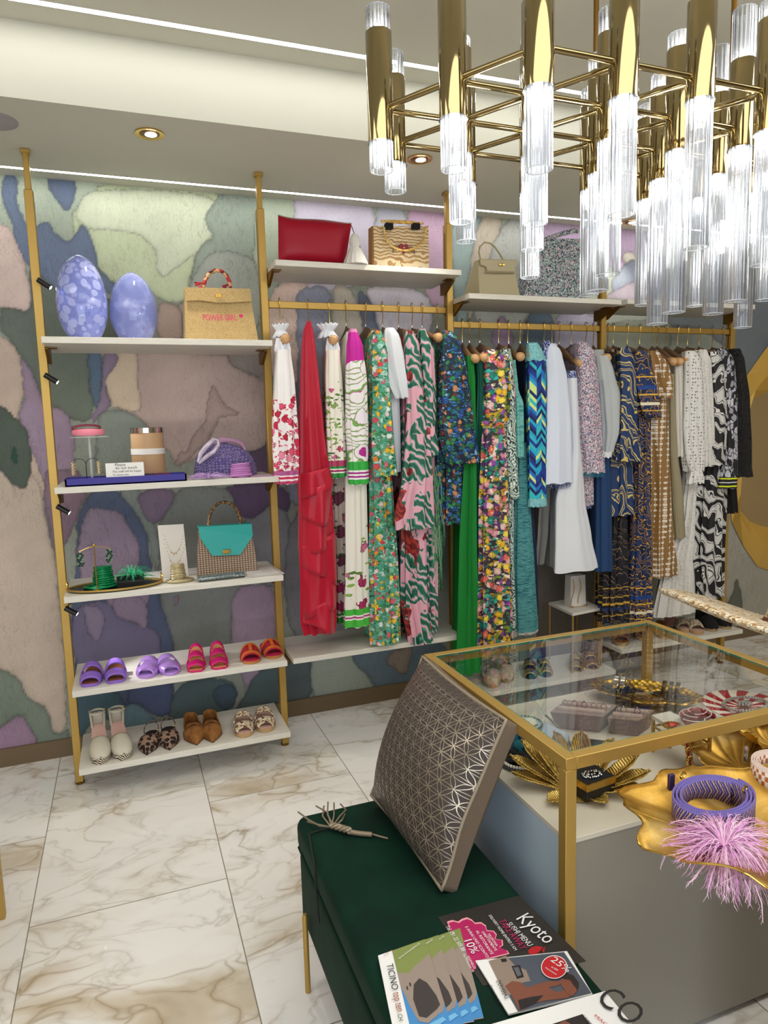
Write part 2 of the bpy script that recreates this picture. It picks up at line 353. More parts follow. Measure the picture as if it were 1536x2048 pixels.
q=np.stack([XX,np.full_like(XX,YW),ZZ-CH],-1); d=q@np.array(_F); U_=768+FPX*(q@np.array(_R))/d; V_=1024-FPX*(q@np.array(_U))/d
rs=np.random.RandomState(3)
def fld(u,v,seed,wl):   # smooth wobble of the outlines
    r=np.random.RandomState(seed); o=0
    for i in range(6):
        a=r.uniform(0,6.28); k=2*np.pi/(wl*r.uniform(.6,1.6)); o=o+np.sin(k*(u*np.cos(a)+v*np.sin(a))+r.uniform(0,6.28))
    return o/3
Uw=U_+fld(U_,V_,1,60)*2.2+fld(U_,V_,2,17)*1.0; Vw=V_+fld(U_,V_,5,60)*2.2+fld(U_,V_,6,17)*1.0
lin=lambda h: np.array(hx(h)[:3])
col=np.zeros(XX.shape+(3,)); t_=np.clip((V_-350)/260,0,1)[...,None]
col[:]=lin('#a3b29c')*(1-t_)+lin('#848b80')*t_
edge=np.ones(XX.shape)
for c_,P_ in MUR:
    P_=np.array(P_); lo=P_.min(0)-14; hi=P_.max(0)+14
    # round the corners of the outline (two Chaikin passes)
    for _ in range(2):
        Nn=np.roll(P_,-1,0); P_=np.stack([P_*.75+Nn*.25,P_*.25+Nn*.75],1).reshape(-1,2)
    mk_=(Uw>lo[0])&(Uw<hi[0])&(Vw>lo[1])&(Vw<hi[1])
    if not mk_.any(): continue
    u=Uw[mk_]; v_=Vw[mk_]; ins=np.zeros(u.shape,bool); dd=np.full(u.shape,1e9)
    for (ax,ay),(bx,by) in zip(P_,np.roll(P_,-1,0)):
        cr=((ay>v_)!=(by>v_)); 
        if abs(by-ay)>1e-9: ins^=cr&(u<(bx-ax)*(v_-ay)/(by-ay)+ax)
        L2=(bx-ax)**2+(by-ay)**2+1e-9; tt=np.clip(((u-ax)*(bx-ax)+(v_-ay)*(by-ay))/L2,0,1)
        dd=np.minimum(dd,(u-ax-tt*(bx-ax))**2+(v_-ay-tt*(by-ay))**2)
    sd=np.sqrt(dd)*np.where(ins,1,-1); a_=np.clip(sd/2.2+.5,0,1)[:,None]
    col[mk_]=col[mk_]*(1-a_)+lin(c_)*a_
    e=1-.42*np.exp(-np.clip(sd,0,99)/3.)*(sd>-1); e=np.where(sd<-1,1-.10*np.exp(sd/3),e)
    edge[mk_]=edge[mk_]*(1-a_[:,0])*1+a_[:,0]*1; edge[mk_]*=e
tone=1+.05*fld(U_,V_,9,220)+.03*fld(U_,V_,11,70)
gy_=col.mean(-1,keepdims=True); col=(col*.78+gy_*.22)*1.42; col*=(edge*tone)[...,None]; col=np.clip(col,0,.92)
me=bpy.data.meshes.new('wall_back'); vs=np.stack([XX,np.full_like(XX,YW),ZZ],-1).reshape(-1,3)
ii=np.arange(nx*nz).reshape(nz,nx); fs=np.stack([ii[:-1,:-1],ii[:-1,1:],ii[1:,1:],ii[1:,:-1]],-1).reshape(-1,4)
nv=len(vs); extra=[(XL,YW,0),(x0,YW,0),(x0,YW,ZS),(XL,YW,ZS),(x1,YW,0),(XR,YW,0),(XR,YW,ZS),(x1,YW,ZS),(XL,YW+.1,0),(XR,YW+.1,0),(XR,YW+.1,ZS),(XL,YW+.1,ZS)]
me.from_pydata(list(map(tuple,vs))+extra,[],list(map(tuple,fs))+[(nv,nv+1,nv+2,nv+3),(nv+4,nv+5,nv+6,nv+7),(nv+9,nv+8,nv+11,nv+10)])
ca=me.color_attributes.new('print','FLOAT_COLOR','POINT'); full=np.ones((nv+12,4)); full[:nv,:3]=col.reshape(-1,3); full[nv:,:3]=lin('#9a8f88'); ca.data.foreach_set('color',full.ravel())
g=G('mural_wallpaper','#888888',.85); at=g.n('VertexColor',layer_name='print').outputs[0]
geo=g.n('NewGeometry').outputs['Position']; mp=g.n('Mapping',{'Vector':geo,'Scale':(1,1,.30)}).outputs[0]
cr=g.noise(g.warp(mp,26,.06),30,4,.62,.6); cr=g.math('ABSOLUTE',g.math('SUBTRACT',cr,.5)); f=g.ramp(cr,[(0,.38),(.012,.12),(.028,.0)])
gs=g.noise(geo,2.2,3); f=g.math('MULTIPLY',f,g.ramp(gs,[(.35,.15),(.6,1)]))
c=g.mix(f,at,'#3b4146'); fb=g.noise(g.n('Mapping',{'Vector':geo,'Scale':(400,1,120)}).outputs[0],1,2); c=g.mix(.12,c,g.ramp(fb,[(.3,'#606060'),(.7,'#ffffff')]),'MULTIPLY')
g.base(c); me.materials.append(g.m)
wo=bpy.data.objects.new('wall_back',me); C.objects.link(wo); tag(wo,kind='structure')
BASEB=M('taupe_baseboard','#76634b',.45,.2)
b=B(); b.box((XL,YW-.014,0),(XR,YW-.0005,.085)); struct('baseboard_back',b,BASEB)
# LED strips
LED=G('led_strip_light','#ffffff'); LED.b.inputs['Emission Color'].default_value=(1,.98,.93,1); LED.b.inputs['Emission Strength'].default_value=20; LED=LED.m
LED2=G('soffit_led_light','#ffffff'); LED2.b.inputs['Emission Color'].default_value=(1,.98,.94,1); LED2.b.inputs['Emission Strength'].default_value=13; LED2=LED2.m
ALU=M('led_channel','#c8c4b8',.5)
def ledstrip(label,y,z,x0,x1,w,mat):
    t=thing('led_strip',label,'light strip',((x0+x1)/2,y,z))
    b=B(); b.box((x0,y-w/2,z-.003),(x1,y+w/2,z-.0006)); mk('diffuser',b,mat,t,False)
    b=B(); b.box((x0,y-w/2-.003,z-.003),(x1,y-w/2,z-.0002)); b.box((x0,y+w/2,z-.003),(x1,y+w/2+.003,z-.0002)); mk('channel',b,ALU,t,False)
ledstrip('white light strip set in the high ceiling, above the step',2.545,ZC,-1.8,2.05,.024,LED)
ledstrip('white light strip along the low soffit close to the mural wall',3.33,ZS,-1.8,4.4,.020,LED2)
SPL=G('downlight_lens','#ffffff'); SPL.b.inputs['Emission Color'].default_value=(1,.93,.8,1); SPL.b.inputs['Emission Strength'].default_value=14; SPL=SPL.m
def downlight(u,v,label,pw):
    p=PZ(u,v,ZS); t=thing('downlight',label,'ceiling light',p)
    b=B(); b.lathe(p,[(.036,-.001),(.052,-.001),(.052,-.006),(.036,-.004)],28); mk('brass_ring',b,GOLD,t)
    b=B(); b.lathe(p,[(.020,-.007),(.036,-.005),(.036,-.001),(.020,-.0015)],24); mk('inner_cup',b,BRD,t)
    b=B(); b.lathe(p+Vector((.004,-.003,0)),[(.0001,-.009),(.021,-.008),(.021,-.0045),(.0001,-.0045)],20); mk('lamp',b,SPL,t)
    light('downlight_beam','SPOT',p+Vector((0,0,-.02)),(p.x,p.y+.12,0),pw,(1,.92,.8),.03,None,1.5,.7)
downlight(299,266,'brass gimbal downlight nearest the left, in the low soffit',16)
downlight(839,317,'brass downlight in the soffit just left of the chandelier tubes',16)
downlight(1263,443,'small dark downlight at the soffit edge behind the chandelier',12)
p=PZ(-14,240,ZS); b=B(); b.lathe(p,[(.001,-.006),(.07,-.006),(.078,-.004),(.078,-.0005),(.001,-.0005)],32)
mk('ceiling_speaker',b,M('speaker_grille','#9d9a9c',.7),label='round grey ceiling speaker cut off at the left edge of the photo',cat='speaker')
# ================= shelving =================
YP=3.126; PXs=[-.272,.628,1.528,2.428,3.328]; PW=.016
names=['leftmost brass post, left of the glass vases','brass post between the narrow shelves and the first clothes rail','brass post between the first and second clothes rails','brass post between the second and third clothes rails','brass post at the right end of the last clothes rail']
for i,x in enumerate(PXs):
    t=thing('brass_post',names[i],'post',(x,YP,0))
    b=B(); b.rbox((x-PW,YP-.02,.012),(x+PW,YP+.02,2.44),.002); mk('main_tube',b,BR,t)
    b=B(); b.rbox((x-.011,YP-.014,2.44),(x+.011,YP+.014,ZS-.002),.002); b.rbox((x-.017,YP-.022,ZS-.016),(x+.017,YP+.022,ZS-.001),.002); mk('top_tube',b,BR,t)
    b=B(); b.lathe((x,YP,0),[(.017,.0005),(.019,.002),(.019,.01),(.008,.013)],16); mk('foot',b,BRD,t)
    b=B(); b.box((x+PW,YP-.004,.3),(x+PW+.0008,YP+.004,2.4)); b.box((x-PW-.0008,YP-.004,.3),(x-PW,YP+.004,2.4)); mk('slot_track',b,BRD,t,False)
lam=G('white_shelf_laminate','#d9d5ca',.45); v=lam.co('Object',(1,14,14)); lam.base(lam.ramp(lam.noise(v,14,3),[(.3,'#d2cdc1'),(.7,'#e0dcd2')])); LAM=lam.m
def shelf(label,mod,z,y0,y1,th=.024):
    xa,xb=PXs[mod]+PW+.003,PXs[mod+1]-PW-.003
    t=thing('shelf',label,'shelf',((xa+xb)/2,(y0+y1)/2,z-th)); b=B()
    b.rbox((xa,y0,z-th),(xb,y1,z),.0012,1); mk('board',b,LAM,t)
    for s,x in ((1,xa),(-1,xb)):
        b=B(); b.prism([(YP-.015,z-th-.055),(YP+.03,z-th-.055),(YP+.03,z-th-.001),(YP-.11,z-th-.001),(YP-.11,z-th-.008)],'x',x-s*.002,x+s*.010)
        b.prism([(x-s*.002,YP-.11),(x+s*.04,YP-.11),(x+s*.04,YP-.06),(x-s*.002,YP-.04)] if s>0 else [(x+.002,YP-.04),(x-.04,YP-.06),(x-.04,YP-.11),(x+.002,YP-.11)],'z',z-th-.004,z-th-.0008)
        mk('bracket',b,BRD,t,False)
Z1,Z2,Z3,Z4,Z5=1.859,1.297,.871,.49,.164
ZT2,ZT3,ZT4,ZB2,ZB3,ZB4=2.194,2.093,2.099,.475,.155,.26
for z,l in ((Z1,'white shelf holding the two glass vases and the jute bag'),(Z2,'white shelf holding the purple tray'),(Z3,'white shelf holding the oval tray and wicker bag'),(Z4,'white shelf holding the lilac and pink sandals'),(Z5,'lowest white shelf on the left, holding the flats')): shelf(l,0,z,2.894,3.251)
shelf('high grey-white shelf above the first rail, holding the red pouch',1,ZT2,2.947,3.28)
shelf('high shelf above the second rail, holding the beige handbag',2,ZT3,2.947,3.28)
shelf('high shelf above the third rail, mostly behind the chandelier',3,ZT4,2.947,3.28)
shelf('empty white low shelf under the first clothes rail',1,ZB2,2.947,3.28)
shelf('low white shelf of shoes under the second clothes rail',2,ZB3,2.947,3.28)
shelf('low white shelf of shoes under the third clothes rail',3,ZB4,2.947,3.28)
RZ=[None,2.056,1.990,1.990]
for mod,l in ((1,'brass clothes rail, first from the left and highest'),(2,'brass clothes rail in the middle'),(3,'brass clothes rail on the right')):
    xa,xb=PXs[mod]+PW,PXs[mod+1]-PW; z=RZ[mod]; t=thing('clothes_rail',l,'rail',((xa+xb)/2,YP,z-.03))
    b=B(); b.rbox((xa,YP-.008,z-.030),(xb,YP+.008,z),.002); mk('bar',b,BR,t)
    for x,s in ((xa,1),(xb,-1)):
        b=B(); b.box((min(x,x+s*.004),YP-.016,z-.036),(max(x,x+s*.004),YP+.016,z+.006)); mk('end_plate',b,BRD,t,False)
for i,(u,v,l) in enumerate(((88,567,'beside the lilac glass vase'),(102,757,'between the vase shelf and the purple tray'),(126,1019,'below the purple tray shelf'),(142,1222,'below the oval tray shelf'))):
    a=PY(u,v,YP-.05); t=thing('mini_spotlight','small black tube spotlight on the left post '+l,'spotlight',a)
    dr=Vector((.8,-.1,-.55)).normalized(); q0,q1=a-dr*.027,a+dr*.027
    b=B(); b.tube([q0,q0+dr*.001,q1-dr*.001,q1],[.008,.0105,.0105,.009],16); mk('tube',b,BLK,t)
    b=B(); b.tube([q0+dr*.012,Vector((PXs[0]+PW,YP-.02,a.z+.012))],.0035,8); mk('arm',b,BLK,t)
    b=B(); b.tube([q1,q1+dr*.0015],.007,12); mk('lens',b,SPL,t)
    light('mini_spot_beam','SPOT',q1+dr*.004,q1+Vector((.45,-.02,-.30)),5,(.97,.97,1),.008,None,1.25,.7)
# ================= garment fabrics =================
def reg(n,g): _mc[n]=g.m; return g.m
def zc(g): return g.xyz(g.n('TexCoord').outputs['Object'])[2]
def band(g,z,bands,c):   # (z0,z1,color) stripes measured up from the hem
    for z0,z1,cc in bands:
        f=g.math('MULTIPLY',g.math('GREATER_THAN',z,z0),g.lt(z,z1)); c=g.mix(f,c,cc)
    return c
def floral(name,bg,flw,leaf,scale=14,cut=.42,lcut=.30,bands=(),rough=.75,eye='#d8b040',warp=.02,top=None,petal=.5):
    g=G(name,'#fff',rough); v=g.co('Object',(1,.8,1)); w=g.warp(v,scale*1.5,warp); c=bg if isinstance(bg,bpy.types.NodeSocket) else None
    lc=g.vor(g.n('Mapping',{'Vector':w,'Rotation':(0,.6,.3),'Scale':(1,1,2.6)}).outputs[0],scale*1.1); lcol=g.cells(w,scale*1.3,leaf)
    m=g.lt(lc,lcut); c=g.mix(m,bg,lcol)
    d=g.vor(w,scale); ang=g.noise(w,scale*4,1); d2=g.math('ADD',d,g.math('MULTIPLY',g.math('SUBTRACT',ang,.5),petal)); fc=g.cells(w,scale,flw)
    f=g.lt(d2,cut); rim=g.lt(d2,cut*.80); 
    if top: 
        z=zc(g); k=g.math('SMOOTH_MIN',1,g.math('MAXIMUM',0,g.math('DIVIDE',g.math('SUBTRACT',top[1],z),top[1]-top[0])),.01)
        k2=g.math('GREATER_THAN',k,g.noise(v,9,2)); f=g.math('MULTIPLY',f,k2); rim=g.math('MULTIPLY',rim,k2); c=g.mix(g.math('SUBTRACT',1,k2),c,bg)
    dk=g.mix(.45,fc,'#000000'); c=g.mix(f,c,dk); c=g.mix(rim,c,fc)
    if eye: c=g.mix(g.lt(g.math('ADD',d,0),cut*.22),c,g.mix(f,c,eye))
    if bands: c=band(g,zc(g),bands,c)
    g.base(c); g.bump(g.noise(v,700,2),.1,.001); return reg(name,g)
def swirl(name,cols,scale=8,dist=6,stops=None,bands=(),rough=.7,stretch=(1,1,1)):
    g=G(name,'#fff',rough); v=g.co('Object',stretch); w=g.warp(v,scale*.8,.09)
    n=g.n('TexWave',{'Vector':w,'Scale':scale,'Distortion':dist,'Detail':1.5,'Detail Scale':1.2},wave_type='BANDS',bands_direction='DIAGONAL').outputs['Fac']
    k=len(cols); c=g.ramp(n,stops or [(i/k,c) for i,c in enumerate(cols)],'CONSTANT')
    if bands: c=band(g,zc(g),bands,c)
    g.base(c); g.bump(g.noise(v,700,2),.1,.001); return reg(name,g)
def patch(name,cols,scale=20,edge='#101010',ecut=.05,rough=.75,stretch=(1,1,1),warp=.015,bands=()):
    g=G(name,'#fff',rough); v=g.co('Object',stretch); w=g.warp(v,scale,warp); c=g.cells(w,scale,cols)
    if edge: c=g.mix(g.lt(g.vor(w,scale,1,'DISTANCE_TO_EDGE'),ecut),c,edge)
    if bands: c=band(g,zc(g),bands,c)
    g.base(c); g.bump(g.noise(v,700,2),.1,.001); return reg(name,g)
def satin(name,col,rough=.4,sheen=.0):
    g=G(name,col,rough); g.b.inputs['Sheen Weight'].default_value=sheen; g.b.inputs['Specular IOR Level'].default_value=.35; return reg(name,g)
def tweed(name,cols,scale=260,stretch=(1,1,1)):
    g=G(name,'#fff',.95); v=g.co('Object',stretch); a=g.cells(v,scale,cols,.6); b_=g.n('TexWave',{'Vector':v,'Scale':scale*.28,'Distortion':3,'Detail':1},wave_type='BANDS',bands_direction='Z').outputs['Fac']
    c=g.mix(g.ramp(b_,[(.2,0),(.8,.5)]),a,g.mix(.5,a,cols[0])); g.base(c); g.bump(g.vor(v,scale),.6,.002); return reg(name,g)
def knit(name,c1,c2,scale=90,stretch=(.25,.25,1),bands=()):
    g=G(name,'#fff',.9); v=g.co('Object',stretch); n=g.noise(v,scale,4,.7); c=g.ramp(n,[(.38,c1),(.5,c2),(.62,c1)])
    if bands: c=band(g,zc(g),bands,c)
    g.base(c); g.bump(n,.5,.003); return reg(name,g)
def lace(name,col,hole,scale=55,alpha=None):
    g=G(name,'#fff',.9); v=g.co(); d=g.vor(v,scale,.35); e=g.vor(v,scale*.28,.2); r=g.math('ABSOLUTE',g.math('SUBTRACT',e,.32))
    m=g.math('MULTIPLY',g.lt(d,.26),g.math('GREATER_THAN',r,.08)); g.base(g.mix(m,col,hole)); g.bump(d,.7,.003); return reg(name,g)
def sheer(name,col,alpha=.5,rough=.6):
    g=G(name,col,rough); g.b.inputs['Alpha'].default_value=alpha; return reg(name,g)
F1=floral('white_cloth_red_floral','#eeeaea',['#d11f4a','#e0486f','#c4173a','#e88aa4'],['#d8315a','#e7768f'],30,.50,.30,[(0,.012,'#c23a6a'),(.012,.02,'#f2eef0'),(.02,.03,'#d1265a'),(.03,.036,'#f2eef0'),(.036,.055,'#b35a93')],eye=None,top=(.22,.50))
F2=satin('crimson_satin','#b00028',.42,.15)
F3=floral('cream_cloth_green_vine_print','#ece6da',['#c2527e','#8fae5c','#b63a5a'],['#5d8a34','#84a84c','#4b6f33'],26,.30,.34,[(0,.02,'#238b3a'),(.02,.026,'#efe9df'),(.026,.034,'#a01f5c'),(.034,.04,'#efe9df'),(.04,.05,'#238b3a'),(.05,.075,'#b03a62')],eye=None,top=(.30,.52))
F3b=floral('cream_cloth_shaded_vine_print','#a89c92',['#7d1c44','#5a2038','#8f3a5a'],['#3c5a2a','#2e4a26'],14,.36,.3,[(0,.03,'#1f6b2e'),(.03,.036,'#d8d0c4'),(.036,.048,'#1f6b2e')],eye=None)  # vine print in darkened colours, shade on the rear skirt painted in
def orchid(name,bands,topc=None):
    g=G(name,'#fff',.7); v=g.co(); w=g.warp(v,13,.05)
    n=g.n('TexWave',{'Vector':w,'Scale':6,'Distortion':9,'Detail':1,'Detail Scale':1.6},wave_type='RINGS').outputs['Fac']
    c=g.ramp(n,[(0,'#f1ecec'),(.34,'#8fb36a'),(.42,'#5fae3c'),(.56,'#8fb36a'),(.62,'#c2249a'),(.70,'#f1ecec')],'CONSTANT')
    d=g.vor(w,8); d=g.math('ADD',d,g.math('MULTIPLY',g.math('SUBTRACT',g.noise(w,30,1),.5),.35)); c=g.mix(g.lt(d,.36),c,'#7a9a54'); c=g.mix(g.lt(d,.32),c,'#efe6ee'); c=g.mix(g.lt(d,.14),c,'#b01d8a')
    if topc: 
        z=zc(g); c=g.mix(g.math('GREATER_THAN',g.math('ADD',z,g.math('MULTIPLY',g.noise(v,14,2),.08)),topc[0]),c,topc[1])
        c=g.mix(g.math('GREATER_THAN',z,topc[2]),c,'#d98ab8')
    if bands: c=band(g,zc(g),bands,c)
    g.base(c); return reg(name,g)
F4s=orchid('white_cloth_green_magenta_orchid_print',[(0,.022,'#2faa3e'),(.022,.030,'#f4f0f0'),(.030,.038,'#a3248a'),(.038,.046,'#f4f0f0'),(.046,.054,'#a3248a'),(.054,.062,'#f4f0f0'),(.062,.10,'#2faa3e')],(.56,'#c4149a',.65))
F4=floral('white_cloth_leafy_hem','#ece8dc',['#a8285a','#c86a8a','#6f9a3c'],['#6f9a3c','#86b04c','#587c34'],11,.30,.24,[(0,.035,'#46b53c'),(.035,.042,'#f2ede6'),(.042,.05,'#b03a7a'),(.05,.057,'#f2ede6'),(.057,.085,'#46b53c')],eye=None,top=(.25,.6))
F5=floral('mixed_garden_floral','#4f9f86',['#e0607a','#f0c030','#eecfd0','#f08a2a','#d8455a','#dfe9df','#f2d24a'],['#2e7a48','#69b39a','#a9d6c8','#3f8a4a','#8cc6b0','#1f5c3c'],36,.44,.50,eye='#a8501c')
F6=satin('white_jersey','#dfe2e8',.85)
F7=None
def palm(name,off=0):
    g=G(name,'#fff',.6); v=g.co('Object',(1,.8,.75),(0,0,0),(off,off,off)); w=g.warp(v,9,.05)
    n=g.n('TexWave',{'Vector':w,'Scale':17,'Distortion':6,'Detail':1,'Detail Scale':1.2},wave_type='BANDS',bands_direction='DIAGONAL').outputs['Fac']
    a=g.noise(w,11,1.5,.5); b_=g.noise(g.vm('ADD',w,(5,3,1)),9,1.5,.5)
    leafc=g.mix(g.lt(n,.5),'#175e4a','#4b9880'); leafc=g.mix(g.lt(n,.18),leafc,'#e0a9b8'); redc=g.mix(g.lt(n,.5),'#a8362c','#6f1a1e')
    c=g.mix(g.math('GREATER_THAN',a,.485),'#e0a6b6',leafc); c=g.mix(g.math('GREATER_THAN',b_,.56),c,redc); g.base(c); return reg(name,g)
F7=palm('pink_palm_leaf_satin'); F8=palm('pink_palm_leaf_satin_shifted',3.3)
g=G('green_sequin_mesh','#3c7a50',.35,.3); v=g.co(); g.base(g.mix(g.lt(g.vor(v,230,.7),.28),'#2b5c3c','#c4ecd0')); F9=reg('green_sequin_mesh',g)
F10=floral('blue_green_paisley','#14283a',['#1d6b3c','#2a8a4c','#6a2c24','#c98a5c','#1c4f9a'],['#2d76c8','#123a7a','#7fb4e0','#0e1c30','#1f7a5c'],42,.48,.46,eye='#d9a078')
H1m=satin('emerald_cloth','#0b7a2c',.75); H2m=satin('dark_teal_cloth','#0d5a4a',.75)
H3m=floral('tropical_fruit_print','#33303a',['#e8a0ac','#e8b81c','#eec4c0','#0f8a7c','#e06a5c','#f2d84c','#9a4cb0'],['#c9a01c','#1b7a62','#d88c9c','#5a2a6a','#36b0a0','#f2dcc8','#7a8a1c'],27,.48,.56,eye='#f4e6a0')
H4m=swirl('zigzag_lurex_knit',['#1e2c2c','#b9cfc2','#4f8a7c','#e1e6dc'],30,3.5,stretch=(1,1,.8))
H5m=knit('teal_ribbed_knit','#3f8f8c','#78bdb4',60); H5s=knit('teal_fringed_knit','#1c5f6a','#5aa0a0',150,(.12,.12,1),[(0,.012,'#b9b6b4')])
H6m=satin('navy_cloth','#152340',.7)
def geo(name):
    g=G(name,'#fff',.75); v=g.co('Object',(1,.6,1)); x,y,z=g.xyz(v)[:3]
    a=g.math('PINGPONG',g.math('MULTIPLY',x,38),1); zz=g.math('MULTIPLY',z,26)
    s=g.math('FRACT',g.math('ADD',zz,g.math('MULTIPLY',a,.9))); cid=g.math('FLOOR',g.math('ADD',zz,g.math('MULTIPLY',a,.9)))
    ci=g.math('FLOOR',g.math('MULTIPLY',x,38)); h=g.n('TexWhiteNoise',{'Vector':g.n('CombineXYZ',{0:cid,1:ci,2:g.math('FLOOR',g.math('MULTIPLY',s,2))}).outputs[0]}).outputs['Value']
    c=g.pick(h,['#0d1f6a','#1ba0c8','#cfe48a','#12348f','#2fb5c0','#0b1650','#1c6fc0'])
    g.base(c); return reg(name,g)
H7m=geo('blue_lime_triangle_print'); H7n=knit('aqua_boucle_knit','#4a9aa8','#9ad0d0',120,(1,1,1))
H8m=cloth('white_denim','#d5dcea',.85); H8f=tweed('blue_white_fringe',['#1d2f6a','#c9cbe0','#33488f','#8a90b8'],180)
H9m=cloth('white_trouser_cloth','#dde0e6',.85); H9g=cloth('grey_trouser_cloth','#8f8c88',.85)
H10m=tweed('pastel_tweed',['#b9b4c0','#5c5a70','#d8a8b4','#e8e4e6','#7c9ab0','#33303c','#c98a98'],230); H10f=tweed('turquoise_fringe',['#2f8aa8','#5fb4c8','#1f6a8a'],200,(3,3,.3))
H11m=sheer('sheer_white_organza','#d4dadc',.55); H12m=cloth('blue_trouser_cloth','#173a66',.85)
K1m=swirl('black_gold_border_print',['#0b0d18','#0d1a3a','#b8862c','#0b1020'],9,9,[(0,'#090b14'),(.5,'#0e1f4a'),(.72,'#c0902e'),(.80,'#0b1020')],[(.10,.112,'#c9a03a'),(.14,.146,'#c9a03a'),(.19,.195,'#c9a03a'),(.04,.046,'#b8902e'),(.07,.085,'#16305e')])
K2m=swirl('blue_cream_zebra_print',['#0f3a6a','#0f3a6a'],5,11,[(0,'#0d2f60'),(.36,'#cfb56a'),(.50,'#cfb56a'),(.62,'#0f3a6a'),(.84,'#cfb56a'),(.92,'#0d2f60')])
K3m=swirl('blue_ochre_baroque_print',['#0f3a6a'],13,12,[(0,'#0c2a5c'),(.45,'#c98a1c'),(.62,'#e0b040'),(.7,'#0a1c3c')],[(.03,.035,'#e0b040'),(.06,.075,'#e8dfc0'),(.11,.118,'#e0b040'),(.14,.16,'#16408a'),(.2,.206,'#e0b040')])
def dots(name,bg,dot,sc=34,r=.27):
    g=G(name,'#fff',.7); x,y,z=g.xyz(g.co())[:3]; X=g.math('ADD',x,g.math('MULTIPLY',y,.8))
    def dd(oz,rr_):
        fx=g.math('SUBTRACT',g.math('FRACT',g.math('MULTIPLY',X,sc)),.5); fz=g.math('SUBTRACT',g.math('FRACT',g.math('ADD',g.math('MULTIPLY',z,sc),oz)),.5)
        return g.lt(g.vm('LENGTH',g.n('CombineXYZ',{0:fx,1:fz,2:0}).outputs[0]),rr_)
    c=g.mix(dd(.5,.12),bg,dot); c=g.mix(dd(0,r),c,dot); g.base(c); return reg(name,g)
K4m=dots('caramel_cream_dot_satin','#8a6534','#d9cfc0')
K5m=cloth('khaki_silk','#8e8468',.6); K6m=satin('ivory_satin','#cfcac0',.45); K7m=lace('white_daisy_lace','#dcdbd8','#77756f',60); K8m=lace('white_eyelet_cotton','#dad7d2','#8b877f',110)
K9m=swirl('black_white_animal_print',['#0e0e12'],7,12,[(0,'#101014'),(.42,'#d8d6d2'),(.66,'#23242c'),(.8,'#c8c6c2')])
K10m=patch('grey_black_leopard_print',['#b0b0ba','#b0b0ba','#9a9aa4','#15151a','#15151a','#c8c8d0'],45,'#111116',.06,stretch=(1,1,.6),warp=.03,bands=[(0,.008,'#0e0e10'),(.008,.016,'#d8e020'),(.016,.03,'#141416'),(.03,.036,'#c8c8c8'),(.036,.05,'#141416'),(.05,.058,'#d8e020'),(.058,.062,'#141416')])
K11m=lace('black_lace','#0c0b0c','#3a3430',90); BLKF=cloth('black_boucle','#0b0b0c',.95)
WOOD=G('hanger_wood_front','#c79a68',.45); v=WOOD.co('Object',(1,6,6)); WOOD.base(WOOD.ramp(WOOD.noise(v,20,3),[(.3,'#b98a58'),(.7,'#d3a878')])); WOOD=WOOD.m
HNG=G('hanger_walnut','#7a5a3e',.5).m
# ================= garments =================
YR=3.126
def part(name,mat,root,rows,Yf,Yb,Xh,zn,fold=.004,nf=3,N=44,tail=.35,drop=True,phase=0,hemw=.004,solid=.0):
    """cloth tube: the front edge follows rows (v,ul,ur) at depth Yf, the cloth runs back along the hanger"""
    r=random.Random(len(name)*31+int(rows[0][1]*7)+int(rows[0][0]))
    K=[]
    for v,ul,ur in rows:
        a=PY(ul,v,Yf); b=PY(ur,v,Yf); K.append((a.z*.5+b.z*.5,a.x,b.x))
    zs=[k[0] for k in K]; n=max(12,int((zs[0]-zs[-1])/.022)); rings=[]
    zt=zs[0]; L=zs[0]-zs[-1]
    for i in range(n+1):
        z=zs[0]-L*i/n; j=0
        while j<len(K)-2 and z<K[j+1][0]: j+=1
        t=(K[j][0]-z)/max(1e-6,K[j][0]-K[j+1][0]); t=min(1,max(0,t)); t2=t*t*(3-2*t)*.5+t*.5
        xl=K[j][1]*(1-t2)+K[j+1][1]*t2; xr=K[j][2]*(1-t2)+K[j+1][2]*t2
        c=(xl+xr)/2; hw=max(.004,(xr-xl)/2); fr=i/n
        amp=min(fold,hw*.38)*(.25+.9*min(1,fr*1.4)); ring=[]
        Xb=Xh+(Xh-(K[0][1]+K[0][2])/2)*(Yb-YR)/(YR-Yf) if Yb>Yf+.05 else c
        Xb=Xb*.6+(c+(Xb-Xh)*.3)*.4 if Yb>Yf+.05 else c
        hb=hw*tail
        for a in range(N):
            s=a/N
            if s<.5:      # front half round
                al=PI*s*2; x=c+hw*math.cos(al); y=Yf-min(hw*.8,.035)*math.sin(al); nx,ny=math.cos(al),-math.sin(al)
            else:
                q=(s-.5)*2  # left side back, round the back, right side forward
                if q<.42: w=q/.42; x=(c-hw)*(1-w)+(Xb-hb)*w; y=Yf*(1-w)+Yb*w; nx,ny=-1,0
                elif q<.58: w=(q-.42)/.16; x=Xb-hb+2*hb*w; y=Yb+.004*math.sin(PI*w); nx,ny=0,1
                else: w=(q-.58)/.42; x=(Xb+hb)*(1-w)+(c+hw)*w; y=Yb*(1-w)+Yf*w; nx,ny=1,0
            fo=amp*(math.sin(2*PI*nf*2*s+phase+r.random()*0+fr*1.3)+.45*math.sin(2*PI*(nf*4+1)*s+2.1*phase+fr*2.2))
            x+=nx*fo; y+=ny*fo*.7
            zz=z
            if drop:
                tent=1-abs(y-YR)/max(.02,YR-Yf); tent=max(0,tent); zz=z+(zn-.045-zt)*tent*max(0,1-(zt-z)/.10)
            zz+= (1-fr)*0+fr**8*hemw*math.sin(2*PI*nf*s*2+1)
            ring.append((x,y,zz))
        rings.append(ring)
    b=B(); b.loft(rings,True); return mk(name,b,mat,root,True,0,ang=75,org=(K[0][1],Yf,zs[-1]))
